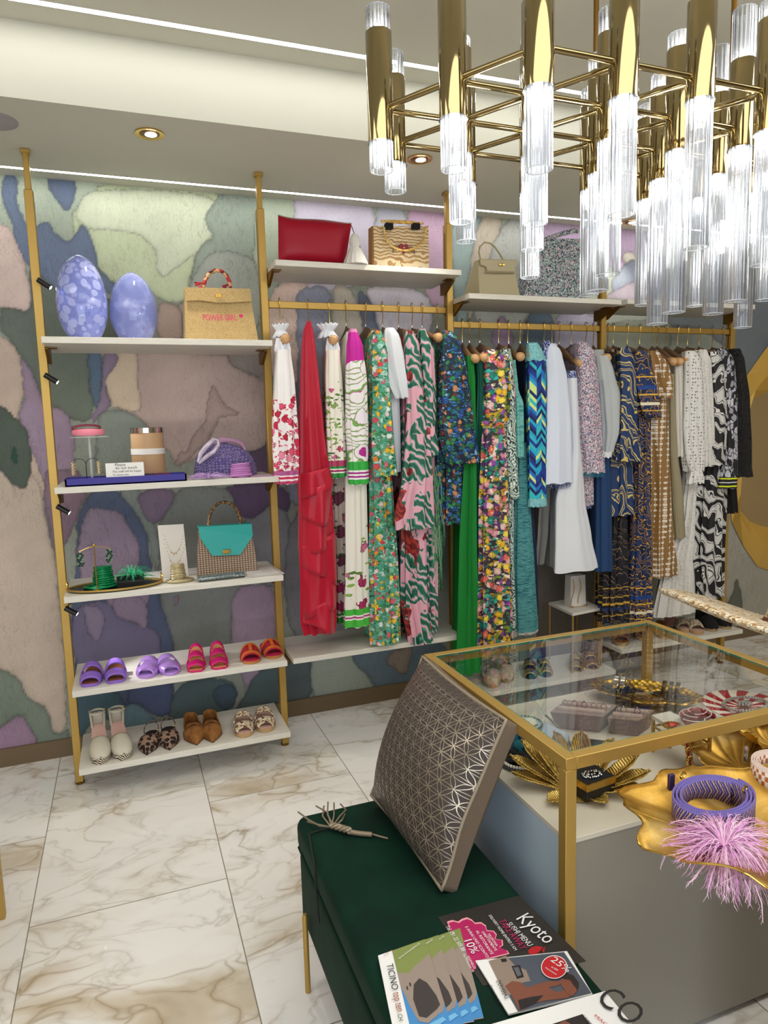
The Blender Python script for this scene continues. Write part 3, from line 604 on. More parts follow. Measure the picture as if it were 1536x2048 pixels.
def ruffle(name,mat,root,u0,v0,u1,v1,Y,amp=.012,n=7,w=.03):
    a,c=PY(u0,v0,Y),PY(u1,v1,Y); ce=(a+c)/2+Vector((0,.03,0)); hw=(c-a).length/2; b=B(); rings=[]
    for k,(rr_,zz) in enumerate(((1.25,.55),(1.05,.3),(.72,.05),(.95,-.15),(1.3,-.5))):
        rings.append([(ce.x+hw*rr_*math.cos(t)*(1+.16*math.sin(n*3*t+k)*(abs(zz)+.3)),ce.y+hw*rr_*1.1*math.sin(t)*(1+.16*math.sin(n*3*t+k)*(abs(zz)+.3)),ce.z+w*zz+.003*math.sin(n*3*t+1+k)) for t in [2*PI*q/72 for q in range(72)]])
    b.loft(rings,False); return mk(name,b,mat,root,True,.0012,ang=80)
def fringe(name,mat,root,u0,u1,v,Y,ln=.022,n=26,dy=.05,rad=.0011):
    b=B(); a,c=PY(u0,v,Y),PY(u1,v,Y)
    for i in range(n):
        for s in (0,1):
            t=i/(n-1); p=a.lerp(c,t)+Vector((0,-.012*math.sin(PI*t)+s*dy*.5,R_.uniform(-.002,.002))); q=p+Vector((R_.uniform(-.005,.005),R_.uniform(-.004,.004),-ln*R_.uniform(.75,1.15)))
            b.tube([p,(p+q)/2+Vector((R_.uniform(-.002,.002),0,0)),q],[rad,rad,rad*.5],4)
    return mk(name,b,mat,root)
def hanger(u,mod,xf,zf,tipr=.010,what='',knob=False,yf=2.925):
    zr=RZ[mod]; p=PY(u,640,YR); Xh=p.x; root=thing('clothes_hanger','brown wooden hanger with brass hook carrying the '+what,'hanger',(Xh,YR,zr-.16),'wooden hangers on the rails')
    b=B(); pts=[]; tw=Vector((Xh-xf,YR-yf,0)).normalized()
    for i in range(13):
        t=math.radians(215-i*215/12-10); rr=.0185
        pts.append(Vector((Xh,YR,zr+.0155-.0155))+tw*(rr*math.cos(t))*-1+Vector((0,0,rr*math.sin(t)-.002)))
    pts+= [Vector((Xh,YR,zr-.03))+tw*-.014,Vector((Xh,YR,zr-.062)),Vector((Xh,YR,zr-.115))]
    b.tube(pts,.0019,8); mk('hook',b,GOLD,root)
    b=B(); b.tube([(Xh,YR,zr-.09),(Xh,YR,zr-.114)],.0038,8); mk('collar',b,SILV,root)
    zn=zr-.135; rings=[]
    for s in range(-9,10):
        t=s/9; w=abs(t); x=Xh+(Xh-xf)*t; y=YR+(YR-yf)*t; sag=w**1.35; z=zn*(1-sag)+zf*sag+ (0.006 if w<.1 else 0)
        if t>0: z=zn*(1-sag)+(zf)*sag
        hz=.027*(1-w)**1.2+ .0095+(.006 if w>.8 else 0)*(1 if knob else .3); hx=.006+.006*w+(.004 if knob and w>.8 else 0)
        if w==1: hz*=.55; hx*=.55
        nx=tw.y; ny=-tw.x
        rings.append([(x+nx*hx*math.cos(2*PI*a/14),y+ny*hx*math.cos(2*PI*a/14),z-.004+hz*math.sin(2*PI*a/14)) for a in range(14)])
    b=B(); b.loft(rings[:]); me_=mk('body',b,[HNG],root)
    if knob:
        b=B(); e=Vector((xf,yf-.030,zf-.006)); d=(e-Vector((Xh,YR,zn))).normalized()
        b.tube([e-d*.04,e-d*.015,e+d*.006,e+d*.018,e+d*.025],[.013,.0195,.0215,.0165,.007],18); mk('shoulder_end',b,WOOD,root)
    return Xh,zn
def garment(name,label,cat,hook,mod,tip,parts,short,knob=False,grp=None,Yf0=2.93,extra=None):
    tu,tv=tip; tp=PY(tu,tv,Yf0); Xh,zn=hanger(hook,mod,tp.x,tp.z,.01,short,knob,Yf0)
    root=thing(name,label,cat,(Xh,YR,0.5),grp)
    zmin=9
    for i,q in enumerate(parts):
        pn,mat,rows,Yf,Yb=q[:5]; kw=q[5] if len(q)>5 else {}
        kw=dict(kw); kw.setdefault('phase',i*1.7+hook*.37)
        part(pn,mat,root,rows,Yf,Yb,Xh,zn,**kw)
    if extra: extra(root)
    return root
def D(**k): return k
SB=dict(drop=False,nf=2)
GR='clothes on the first rail'
garment('blouse','white halter blouse with red and pink floral print and striped hem, first on the rail','blouse',560,1,(567,676),
 [('body',F1,[(700,552,580),(760,550,587),(850,550,592),(930,553,594),(967,555,592)],2.905,3.2,D(drop=False,fold=.010,nf=3)),('halter_strap',F6,[(676,553,562),(702,551,570)],2.91,3.1,D(drop=False)),('halter_strap',F6,[(676,570,576),(702,566,581)],2.91,3.1,D(drop=False))],'white halter blouse with red flowers',True,
 extra=lambda r:(ruffle('collar_ruffle',F6,r,553,662,577,660,2.90,.013,4,.05)))
def flounces(r):
    for k,(L0,R0,L1,R1) in enumerate((((597,948),(660,930),(600,1000),(663,968)),((599,985),(664,955),(602,1036),(655,1052)),((601,1010),(664,1035),(600,1106),(662,1088)),((600,1090),(668,1060),(603,1128),(668,1166)),((602,1108),(670,1140),(606,1232),(668,1205)),((604,1218),(668,1180),(604,1240),(668,1264)))):
        g_=[]
        for i in range(9):
            t=i/8; row=[]
            for j_ in range(29):
                q=j_/28; u=(L0[0]*(1-q)+R0[0]*q)*(1-t)+(L1[0]*(1-q)+R1[0]*q)*t; v=(L0[1]*(1-q)+R0[1]*q)*(1-t)+(L1[1]*(1-q)+R1[1]*q)*t
                u=632+(u-632)*1.10; p=PY(u,v,2.93); y=2.945-.082*math.sin(PI*q)**.55-(.012+.012*math.sin(q*9+k*1.7))*t-.004*(k%2)+.003*math.sin(q*17+k); row.append((p.x,y,p.z+.006*t*math.sin(q*8+k)))
            g_.append(row)
        b=B(); b.sheet(g_); mk('flounce',b,F2,r,True,.0016,ang=80)
garment('gown','crimson satin gown with a cascade of diagonal flounces','dress',617,1,(613,690),
 [('body',F2,[(642,614,621),(662,607,626),(700,604,630),(760,602,636),(850,600,645),(960,598,660),(1050,602,664),(1150,604,668),(1240,605,668),(1264,612,664)],2.92,3.22,D(fold=.012,nf=4))],'crimson satin gown',extra=flounces)
garment('dress','cream halter dress with green vines and wine red print, ruffled neck','dress',659,1,(662,678),
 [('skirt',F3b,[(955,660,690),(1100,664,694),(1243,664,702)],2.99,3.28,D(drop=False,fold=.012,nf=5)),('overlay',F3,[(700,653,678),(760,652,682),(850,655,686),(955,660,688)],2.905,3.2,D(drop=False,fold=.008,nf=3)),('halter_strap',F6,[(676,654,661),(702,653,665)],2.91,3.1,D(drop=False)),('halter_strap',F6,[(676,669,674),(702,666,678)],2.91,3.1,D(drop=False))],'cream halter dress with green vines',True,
 extra=lambda r:(ruffle('collar_ruffle',F6,r,646,668,672,655,2.90,.013,4,.055)))
garment('dress','long white dress with green and magenta orchid print, green striped cuff','dress',692,1,(706,662),
 [('body',F4,[(664,692,710),(760,690,722),(950,688,728),(1100,690,730),(1251,687,735)],2.95,3.26,D(fold=.010,nf=3)),('sleeve',F4s,[(658,700,712),(690,694,724),(760,692,732),(850,693,734),(905,698,733),(968,700,735)],2.885,2.94,D(drop=False,fold=.006))],'white, green and magenta orchid dress')
garment('dress','ankle-length dress in dense yellow, coral and turquoise garden flowers','dress',731,1,(755,662),
 [('body',F5,[(662,742,756),(800,742,775),(950,742,780),(1000,744,784),(1200,744,795),(1286,748,797)],2.95,3.28,D(fold=.012,nf=4)),('sleeve',F5,[(662,747,762),(700,745,775),(800,748,780),(880,745,786),(951,750,794)],2.885,2.95,D(drop=False,fold=.007))],'garden flower dress')
garment('t_shirt','plain white cotton t-shirt between two floral dresses','t-shirt',765,1,(782,658),
 [('body',F6,[(656,772,786),(720,774,800),(800,772,796),(945,782,798)],2.95,3.27,D(fold=.006)),('sleeve',F6,[(656,772,787),(672,769,799),(720,772,807),(770,780,813),(796,792,815)],2.885,2.95,D(drop=False,fold=.006))],'plain white t-shirt')
garment('dress','pink palm-leaf dress with tiered bell sleeve, nearer the white t-shirt','dress',797,1,(822,662),
 [('body',F7,[(664,812,826),(900,806,838),(1050,806,845),(1200,806,850),(1286,822,858)],2.95,3.26,D(fold=.012,nf=4)),('sleeve',F7,[(662,812,826),(690,811,838),(800,814,846),(870,812,856)],2.885,2.95,D(drop=False)),('cuff_flounce',F7,[(868,812,857),(950,806,862),(1030,790,862),(1056,792,860)],2.875,2.95,D(drop=False,fold=.011,nf=4))],'first pink palm-leaf dress')
garment('dress','pink palm-leaf dress with short flared cuff, nearer the green sequins','dress',824,1,(848,660),
 [('body',F8,[(660,838,850),(900,842,864),(1100,845,868),(1262,848,870)],2.965,3.26,D(fold=.010,nf=4)),('sleeve',F8,[(658,838,851),(700,841,866),(800,847,869),(848,840,868)],2.89,2.95,D(drop=False)),('cuff_flounce',F8,[(846,840,868),(912,830,872)],2.88,2.95,D(drop=False,fold=.010,nf=4))],'second pink palm-leaf dress')
def feath(r):
    b=B()
    for i in range(70):
        p=PY(R_.uniform(862,882),R_.uniform(930,1110),R_.uniform(2.90,2.96)); q=p+Vector((R_.uniform(-.01,.02),R_.uniform(-.02,.01),-R_.uniform(.1,.22)))
        mid=(p+q)/2+Vector((R_.uniform(-.012,.012),0,0)); b.tube([p,mid,q],[.0014,.0011,.0003],4)
    mk('feather_fringe',b,M('pale_green_feather','#7fb58c',.9),r)
garment('dress','green sequinned dress with pale feather fringe, mostly hidden','dress',844,1,(871,674),
 [('body',F9,[(690,858,876),(760,860,878),(900,864,882),(1050,862,884),(1180,864,880)],2.99,3.2,D(fold=.006))],'green sequinned dress',True,extra=feath)
garment('dress','short blue and green paisley dress with fluted sleeves, last on the first rail','dress',874,1,(896,664),
 [('body',F10,[(662,884,902),(800,880,925),(920,876,930),(1000,875,933),(1047,874,934)],2.955,3.27,D(fold=.012,nf=4)),('sleeve',F10,[(662,886,902),(682,884,918),(740,880,932),(840,878,944)],2.885,2.95,D(drop=False,fold=.006)),('cuff_flounce',F10,[(838,878,944),(890,885,952),(926,898,957)],2.875,2.95,D(drop=False,fold=.010,nf=4))],'blue and green paisley dress')
# second rail
garment('gown','plain emerald green floor-length gown','dress',924,2,(944,716),
 [('body',H1m,[(712,934,946),(760,937,950),(900,930,950),(1100,920,950),(1345,912,958)],2.92,3.22,D(fold=.010,nf=3))],'emerald green gown',True)
garment('gown','dark teal long gown hanging just right of the emerald one','dress',938,2,(962,714),
 [('body',H2m,[(712,954,965),(760,956,967),(1000,948,964),(1330,945,966)],2.93,3.22,D(fold=.008,nf=3))],'dark teal gown',True)
def sash(r):
    b=B(); a,c=PY(963,846,2.872),PY(1006,846,2.872)
    for k in range(2):
        b.tube([a.lerp(c,i/16)+Vector((0,-.012*math.sin(PI*i/16),.006*math.sin(i*1.3+k*PI)-.004*k)) for i in range(17)],.006,8)
    mk('braided_belt',b,H3m,r)
garment('maxi_dress','tropical print maxi dress with bananas and pink blossoms, braided waist','dress',959,2,(985,700),
 [('skirt',H3m,[(846,966,1004),(900,962,1008),(1000,958,1012),(1150,957,1016),(1285,957,1018)],2.90,3.2,D(drop=False,fold=.014,nf=6)),('bodice',H3m,[(700,970,992),(722,968,1020),(780,968,1026),(838,966,1024),(848,968,1008)],2.905,3.2,D(fold=.007))],'tropical print maxi dress',extra=sash)
garment('knit_dress','zigzag green, black and white knit dress','dress',997,2,(1012,694),
 [('body',H4m,[(698,1003,1018),(1000,1010,1024),(1272,1013,1033)],2.96,3.22,D(fold=.006)),('sleeve',H4m,[(698,1004,1020),(740,1006,1027),(850,1008,1030),(930,1010,1033),(996,1014,1037)],2.905,2.95,D(drop=False))],'zigzag knit dress')
garment('knit_dress','sleeveless teal knit dress with fringed hem','dress',1017,2,(1034,712),
 [('skirt',H5s,[(885,1038,1052),(1000,1030,1058),(1150,1026,1066),(1266,1028,1073)],2.95,3.2,D(drop=False,fold=.006)),('bodice',H5m,[(720,1026,1031),(780,1027,1036),(806,1027,1046),(915,1028,1046)],2.91,3.2,D(fold=.004,tail=.2))],'teal fringed knit dress',True,
 extra=lambda r: fringe('fringe_hem',M('grey_fringe','#a8a6a4',.9),r,1030,1072,1262,2.93,.02,26))
garment('slip_dress','narrow navy slip dress showing only as a dark strip','dress',1040,2,(1056,708),
 [('body',H6m,[(718,1050,1058),(900,1050,1060),(1150,1058,1073),(1230,1060,1075)],2.99,3.2,D(fold=.004))],'navy slip dress',True)
garment('sweater','blue, aqua and lime triangle-print top with aqua boucle neck and cuff','top',1055,2,(1074,694),
 [('body',H7m,[(700,1056,1082),(850,1056,1088),(1000,1056,1088)],2.95,3.2,D(fold=.006)),('sleeve',H7m,[(706,1056,1082),(725,1055,1089),(850,1056,1092),(950,1058,1090),(1000,1058,1090)],2.905,2.95,D(drop=False)),('neckline',H7n,[(686,1056,1074),(700,1055,1082),(722,1054,1090)],2.90,2.96,D(drop=False,fold=.003)),('cuff',H7n,[(996,1057,1091),(1012,1057,1091)],2.90,2.95,D(drop=False,fold=.004,nf=6))],'blue and lime triangle top')
garment('jacket','white denim jacket with blue and white frayed cuff','jacket',1088,2,(1106,690),
 [('body',H8m,[(688,1090,1112),(800,1090,1130),(965,1086,1130)],2.96,3.22,D(fold=.006)),('sleeve',H8m,[(688,1094,1108),(702,1090,1121),(760,1094,1134),(850,1092,1142),(966,1086,1145)],2.895,2.95,D(drop=False,fold=.005)),('collar',H8f,[(682,1088,1100),(700,1086,1096),(722,1084,1091)],2.89,2.95,D(drop=False,fold=.003))],'white denim jacket',
 extra=lambda r: fringe('frayed_cuff',H8f,r,1087,1144,965,2.89,.030,44))
garment('trousers','white flared trousers clipped by the waist, hem below the jackets','trousers',1118,2,(1152,724),
 [('waistband',H8f,[(742,1136,1151),(756,1136,1152)],2.92,3.12,D(drop=False,fold=.001)),('leg',H9m,[(756,1136,1153),(900,1138,1160),(1000,1113,1166),(1080,1112,1180),(1141,1110,1193)],2.92,3.12,D(drop=False,fold=.006,nf=2)),('leg',H9m,[(770,1132,1148),(900,1130,1150),(1000,1112,1145),(1138,1112,1150)],3.02,3.2,D(drop=False,fold=.005,nf=2))],'white flared trousers',True)
garment('trousers','slim grey trousers in the shade behind the white denim jacket','trousers',1104,2,(1100,760),
 [('leg',H9g,[(760,1092,1108),(985,1082,1100),(1060,1078,1095),(1128,1073,1087)],3.05,3.2,D(drop=False,fold=.004))],'slim grey trousers')
garment('jacket','pastel tweed jacket with turquoise frayed cuffs','jacket',1142,2,(1168,688),
 [('body',H10m,[(684,1152,1170),(850,1156,1182),(1010,1160,1184)],2.965,3.2,D(fold=.004)),('sleeve',H10m,[(684,1154,1170),(704,1156,1186),(760,1160,1194),(860,1162,1200),(945,1172,1206)],2.895,2.95,D(drop=False,fold=.004))],'pastel tweed jacket',
 extra=lambda r:(fringe('frayed_cuff',H10f,r,1172,1206,943,2.89,.028,36),fringe('frayed_hem',H8f,r,1162,1184,1008,2.95,.025,20)))
garment('blouse','sheer white organza blouse','blouse',1172,2,(1206,714),
 [('sleeve',H11m,[(712,1192,1216),(745,1196,1226),(790,1200,1238),(860,1204,1236),(905,1204,1224)],2.895,2.95,D(drop=False,fold=.005)),('cuff',M('white_organza_cuff','#d9dcdc',.7),[(903,1204,1223),(915,1204,1221)],2.893,2.945,D(drop=False,fold=.001)),('body',H11m,[(700,1186,1206),(850,1190,1206),(930,1190,1206)],2.96,3.2,D(fold=.004))],'sheer white blouse',True)
garment('trousers','blue trousers with raw hem at the right end of the middle rail','trousers',1187,2,(1204,716),
 [('leg',H12m,[(760,1192,1206),(900,1194,1216),(1000,1192,1219),(1141,1190,1222)],2.95,3.15,D(drop=False,fold=.005,nf=2))],'blue trousers with raw hem',
 extra=lambda r: fringe('raw_hem',H12m,r,1192,1221,1139,2.95,.007,30))
# third rail
garment('dress','long black and navy dress with gold border print','dress',1216,3,(1226,700),
 [('body',K1m,[(700,1214,1236),(900,1216,1240),(1050,1216,1250),(1150,1208,1256),(1242,1204,1262)],2.99,3.2,D(fold=.012,nf=5))],'black dress with gold border')
garment('dress','blue dress with cream zebra swirls and bell sleeve','dress',1227,3,(1252,700),
 [('body',K2m,[(700,1236,1256),(900,1224,1262),(1030,1222,1266)],2.96,3.2,D(fold=.008)),('sleeve',K2m,[(696,1238,1258),(720,1238,1266),(780,1240,1270),(860,1238,1272)],2.91,2.96,D(drop=False)),('cuff_flounce',K2m,[(858,1238,1273),(922,1236,1280)],2.905,2.955,D(drop=False,fold=.010,nf=4))],'blue and cream zebra dress')
garment('kaftan','long blue kaftan with ochre baroque borders','dress',1255,3,(1284,704),
 [('body',K3m,[(704,1268,1288),(850,1272,1298),(1000,1272,1296),(1150,1266,1299),(1246,1262,1303)],2.95,3.2,D(fold=.010,nf=4)),('sleeve',K3m,[(702,1270,1290),(730,1268,1302),(770,1274,1312),(812,1282,1318),(834,1290,1320)],2.90,2.96,D(drop=False))],'blue kaftan with ochre borders')
garment('dress','caramel satin dress with cream polka dots and ruffled sleeve','dress',1280,3,(1306,704),
 [('body',K4m,[(704,1296,1314),(800,1298,1332),(1000,1302,1336),(1060,1298,1340),(1152,1296,1351)],2.95,3.2,D(fold=.009,nf=4)),('sleeve_ruffle',K4m,[(702,1298,1314),(730,1300,1332),(762,1306,1338),(795,1312,1338)],2.895,2.95,D(drop=False,fold=.010,nf=4))],'caramel polka-dot dress')
garment('slip_dress','khaki silk slip dress','dress',1305,3,(1337,722),
 [('body',K5m,[(748,1339,1348),(900,1337,1352),(1000,1340,1362),(1076,1346,1366)],2.94,3.15,D(drop=False,fold=.006))],'khaki slip dress',True)
garment('slip_dress','dark khaki slip dress half hidden behind the ivory one','dress',1315,3,(1350,722),
 [('body',cloth('dark_khaki_silk','#6f674f',.6),[(752,1346,1352),(900,1344,1354),(1000,1342,1356)],2.97,3.15,D(drop=False,fold=.004))],'dark khaki slip dress',True)
garment('top','ivory satin cowl-neck top','top',1332,3,(1366,718),
 [('body',K6m,[(722,1350,1364),(790,1350,1367),(850,1352,1367),(913,1354,1366)],2.93,3.15,D(drop=False,fold=.005))],'ivory satin cowl top',True)
garment('blouse','white daisy-lace blouse with ruffled cuff','blouse',1356,3,(1382,702),
 [('body',K7m,[(704,1370,1390),(850,1368,1396),(930,1372,1398)],2.96,3.2,D(fold=.004)),('sleeve',K7m,[(702,1372,1388),(716,1370,1398),(760,1370,1404),(850,1368,1407),(915,1373,1408),(942,1380,1404)],2.895,2.95,D(drop=False,fold=.004)),('cuff_ruffle',K7m,[(940,1382,1402),(966,1378,1404)],2.89,2.945,D(drop=False,fold=.006,nf=5))],'white daisy-lace blouse')
garment('dress','white eyelet lace dress with full trailing skirt','dress',1376,3,(1404,700),
 [('skirt',K8m,[(930,1370,1395),(1030,1360,1388),(1060,1352,1388),(1130,1328,1386),(1229,1310,1386)],2.97,3.2,D(drop=False,fold=.014,nf=6)),('sleeve',K8m,[(700,1398,1412),(725,1400,1420),(810,1406,1424),(880,1406,1426),(932,1408,1424)],2.90,2.95,D(drop=False,fold=.004))],'white eyelet dress',
 extra=lambda r:ruffle('shoulder_ruffle',K6m,r,1396,706,1412,702,2.90,.010,3,.02))
garment('dress','black and white animal-print maxi dress','dress',1399,3,(1426,704),
 [('body',K9m,[(704,1414,1434),(800,1414,1444),(900,1408,1450),(1000,1394,1450),(1100,1388,1446),(1194,1398,1444)],2.95,3.2,D(fold=.012,nf=5)),('sleeve',K9m,[(704,1418,1436),(740,1422,1446),(850,1424,1450),(930,1410,1446)],2.90,2.95,D(drop=False))],'black and white maxi dress')
garment('cardigan','grey leopard cardigan with black and neon yellow cuffs','cardigan',1426,3,(1448,700),
 [('sleeve',K10m,[(698,1434,1452),(722,1438,1466),(800,1444,1472),(850,1446,1472),(945,1446,1472),(976,1440,1471)],2.90,2.95,D(drop=False,fold=.004)),('body',BLKF,[(704,1434,1450),(950,1440,1466),(1025,1452,1471)],2.965,3.2,D(fold=.006))],'grey leopard cardigan')
garment('jacket','black lace jacket, last on the right-hand rail','jacket',1446,3,(1468,702),
 [('sleeve',K11m,[(698,1460,1478),(720,1462,1486),(800,1470,1496),(900,1472,1499),(935,1472,1499),(953,1470,1503)],2.90,2.95,D(drop=False,fold=.004)),('body',BLKF,[(704,1456,1472),(850,1464,1484),(950,1466,1484)],2.965,3.2,D(fold=.005))],'black lace jacket',
 extra=lambda r:ruffle('collar_ruffle',BLKF,r,1458,706,1480,708,2.895,.008,3,.02))
# ================= things on the shelves =================
def XU(u,Y,Z):   # x where image column u meets the line y=Y, z=Z
    x=0.
    for _ in range(12):
        a=proj((x,Y,Z))[0]; b=proj((x+.001,Y,Z))[0]; x+=max(-1,min(1,(u-a)/((b-a)/.001)))
    return x
def pxm(p): return FPX/(Vector(p)-Vector((0,0,CH))).dot(_F)
V=Vector
# --- glass vases ---
def vasemat(name,dens):
    g=G(name,'#9aa6e0',.06); v=g.co(); w=g.warp(v,14,.03); f=g.vor(w,30 if dens else 22,1); m=g.ramp(f,[(.46,1),(.56,0)]) if dens else g.ramp(g.noise(w,14,3),[(.45,0),(.7,.8)])
    g.base(g.mix(m,'#8e9ae0','#b4bdf2')); al=g.math('ADD',g.math('MULTIPLY',m,.28),.45 if dens else .34); g.L.new(al,g.b.inputs['Alpha']); g.b.inputs['Coat Weight'].default_value=.6; g.b.inputs['Coat Roughness'].default_value=.02; return g.m
def vase(u,hw,vt,Y,label,mat,nm):
    x=XU(u,Y,Z1); k=pxm((x,Y,Z1+.15)); r=hw/k; zt=ZV(x,Y,vt); h=zt-Z1; prof=[(r*.5,.0008)]
    for i in range(29):
        t=i/28; q_=(t-.42)/(.42 if t<.42 else .58); e=math.sqrt(max(0,1-(abs(q_)*(.86 if t<.42 else .995))**2)); prof.append((max(r*.15,r*e),.001+h*t*.995))
    prof+= [(r*.15*.7,h*.99)]+[(max(r*.12,p[0]-.004),max(.006,p[1]-.003)) for p in prof[-1:0:-3]]+[(.001,.008)]
    b=B(); b.lathe((x,Y,Z1+.0005),prof,40); return mk('glass_vase',b,mat,None,label=label,cat='vase')
vase(170,48,511,3.03,'tall egg-shaped lilac glass vase with pale spots, left of the pair',vasemat('spotted_lilac_glass',1),0)
vase(272,46,546,3.06,'shorter egg-shaped blue-lilac clear glass vase, right of the pair',vasemat('clear_lilac_glass',0),0)
# --- jute bag with pink writing ---
JUTE=tweed('jute_weave',['#b79b66','#c2a672','#ac9060','#c8ae7c'],420); LBR=M('brown_leather','#5c3018',.5)
RP=PY(437,676,2.98); t=thing('handbag','tan jute handbag with pink POWER GIRL lettering and scarf-wrapped handle','handbag',(RP.x,3.03,Z1))
def P3(pts,Y): return [PY(u,v,Y) for u,v in pts]
def slab(pts,Y,d,topd=None):
    q=P3(pts,Y); zm=sum(p.z for p in q)/len(q); return q,[V((p.x,p.y+(d if p.z<zm or topd is None else topd),p.z)) for p in q]
q=P3([(371,676),(517,677),(500,578),(370,575)],2.985); q[0].z=q[1].z=Z1+.001
bk=[V((p.x,p.y+.11,p.z)) for p in q[:2]]+[V((p.x,p.y+.05,p.z)) for p in q[2:]]; q[2].y+=.02; q[3].y+=.02; bk[2].y+=.01; bk[3].y+=.01
b=B(); b.hexa(q,bk); mk('body',b,JUTE,t,False)
f=P3([(371,602),(400,601),(437,606),(470,605),(503,603),(500,578),(370,575)],2.99); f2=[V((p.x,p.y-.006,p.z)) for p in f]; b=B(); b.hexa(f2,f); mk('flap',b,JUTE,t,False)
b=B(); c=PY(437,592,2.98); b.rbox((c.x-.012,c.y-.006,c.z-.006),(c.x+.012,c.y-.001,c.z+.006),.001); b.rbox((c.x-.004,c.y-.009,c.z-.008),(c.x+.004,c.y-.004,c.z+.008),.001); mk('clasp',b,GOLD,t)
SCF=patch('red_scarf_print',['#7d1620','#5c0f1c','#b02a30','#caa070','#3a0c14'],60,None)
b=B(); pts=[PY(u,v,3.02) for u,v in ((408,577),(410,560),(418,547),(430,541),(443,542),(453,551),(459,563),(461,577))]
b.tube(pts,[.006,.008,.0075,.0085,.0075,.0085,.008,.006],10); mk('handle',b,SCF,t)
b=B()
for (u,v),(u2,v2) in (((409,566),(390,568)),((409,570),(398,578)),((458,568),(446,575)),((460,572),(461,578))):
    a,c=PY(u,v,3.01),PY(u2,v2,2.99); n_=(c-a).normalized(); s=V((-n_.z,0,n_.x))
    b.hexa([a-s*.003,a+s*.003,c+s*.010,c-s*.010],[p+V((0,.003,0)) for p in (a-s*.003,a+s*.003,c+s*.010,c-s*.010)])
mk('scarf_tail',b,SCF,t,False)
PK=M('pink_chenille','#d8206e',.9)
text('lettering','POWER GIRL',PY(406,641,2.9815),PY(474,641,2.9815),(0,0,1),PK,t,.003,.024)
b=B(); c=PY(482,632,2.98); hp=[]
for i in range(24):
    a=2*PI*i/24; hp.append((c.x+.0085*16*math.sin(a)**3/16,c.z+.0085*(13*math.cos(a)-5*math.cos(2*a)-2*math.cos(3*a)-math.cos(4*a))/16))
b.prism(hp,'y',c.y-.005,c.y-.001); mk('heart_patch',b,PK,t)
# --- purple tray ---
PUR=M('purple_lacquer','#2c1f8a',.45)
a=PZ(133,972,Z2); c=PZ(374,962,Z2); x0,x1,y0,y1=a.x,c.x,2.90,3.03
b=B(); b.box((x0,y0,Z2+.0005),(x1,y1,Z2+.006)); h=.030
for lo,hi in (((x0,y0),(x1,y0+.006)),((x0,y1-.006),(x1,y1)),((x0,y0),(x0+.006,y1)),((x1-.006,y0),(x1,y1))): b.box((lo[0],lo[1],Z2+.001),(hi[0],hi[1],Z2+h))
mk('display_tray',b,PUR,None,False,label='long shallow purple lacquered tray holding jewellery',cat='tray')
ZT=Z2+.007
ACR=G('clear_acrylic','#ffffff',.03); ACR.b.inputs['Alpha'].default_value=.22; ACR.b.inputs['Coat Weight'].default_value=.7; ACR=ACR.m
X=XU(185,2.975,ZT); t=thing('acrylic_stand','clear acrylic disc stand in the purple tray carrying pink headbands','display stand',(X,2.975,ZT))
zd=ZV(X,2.975,873); b=B(); b.lathe((X,2.975,ZT),[(.001,0),(.024,0),(.024,.006),(.001,.006)],24); mk('base',b,ACR,t)
b=B(); b.lathe((X,2.975,ZT+.006),[(.005,0),(.005,zd-ZT-.012)],12); mk('stem',b,ACR,t)
b=B(); b.lathe((X,2.975,zd-.004),[(.001,0),(.072,0),(.072,.004),(.001,.004)],36); mk('disc',b,ACR,t)
def headband(nm,label,c,r,w,h,mat,tilt=0,beads=None,a0=-20,a1=200,k=1.0):
    b=B(); rings=[]
    for i in range(25):
        a=math.radians(a0+(a1-a0)*i/24); e=1-abs(i-12)/12*.35
        o=V((math.cos(a)*r,-math.sin(a)*r*k,0)); n_=V((math.cos(a),-math.sin(a),0))
        rings.append([c+o+n_*w*e*math.cos(2*PI*j/10)+V((0,0,h*e*math.sin(2*PI*j/10)+tilt*math.sin(math.radians(180*i/24)))) for j in range(10)])
    b.loft(rings); root=mk('headband',b,mat,None,label=label,cat='headband')
    return root
c=V((X,2.975,zd+.0165)); headband('headband','padded pink satin headband lying on the acrylic disc',c,.055,.007,.014,satin('pink_satin','#f08ca0',.4),0)
b=B(); 
for i in range(30):
    a=math.radians(20+i*5.2); p=c+V((-.008+math.cos(a)*-.052,-math.sin(a)*.05+.012,.014+.010*math.sin(i*.105)))
    for s in (-1,0,1): b.ball(p+V((0,s*.004,.005-abs(s)*.003)),.0034,6)
b.tube([c+V((-.008-math.cos(math.radians(20+i*5.2))*.052,.012-math.sin(math.radians(20+i*5.2))*.05,.012)) for i in range(30)],.0025,6)
mk('beaded_headband',b,M('dark_red_beads','#8c1238',.2),None,label='dark red beaded headband behind the pink one on the disc',cat='headband')
def earring(label,p,rows,r,mats,grp=None,wide=3):
    t=thing('earring',label,'earring',p,grp); b=B(); b.k=0
    b.tube([p+V((0,0,.006)),p+V((.002,-.001,.001)),p],.0007,6); mk('ear_hook',b,GOLD,t)
    b=B(); R2=random.Random(5)
    for i in range(rows):
        n_=wide if i%2 else wide-1
        for j in range(n_): b.k=(i+j)%len(mats); b.ball(p+V(((j-(n_-1)/2)*r*2.1,0,-.003-i*r*1.7)),r,7)
    mk('beads',b,mats,t)
PEARL=M('pearl','#e8e0cc',.25); PEARL2=M('gold_pearl','#b89a60',.25,.5)
xs=XU(175,2.935,ZT); t=thing('earring_stand','black wire earring stand in the purple tray','jewellery stand',(xs,2.935,ZT))
zc_=ZV(xs,2.935,918); b=B()
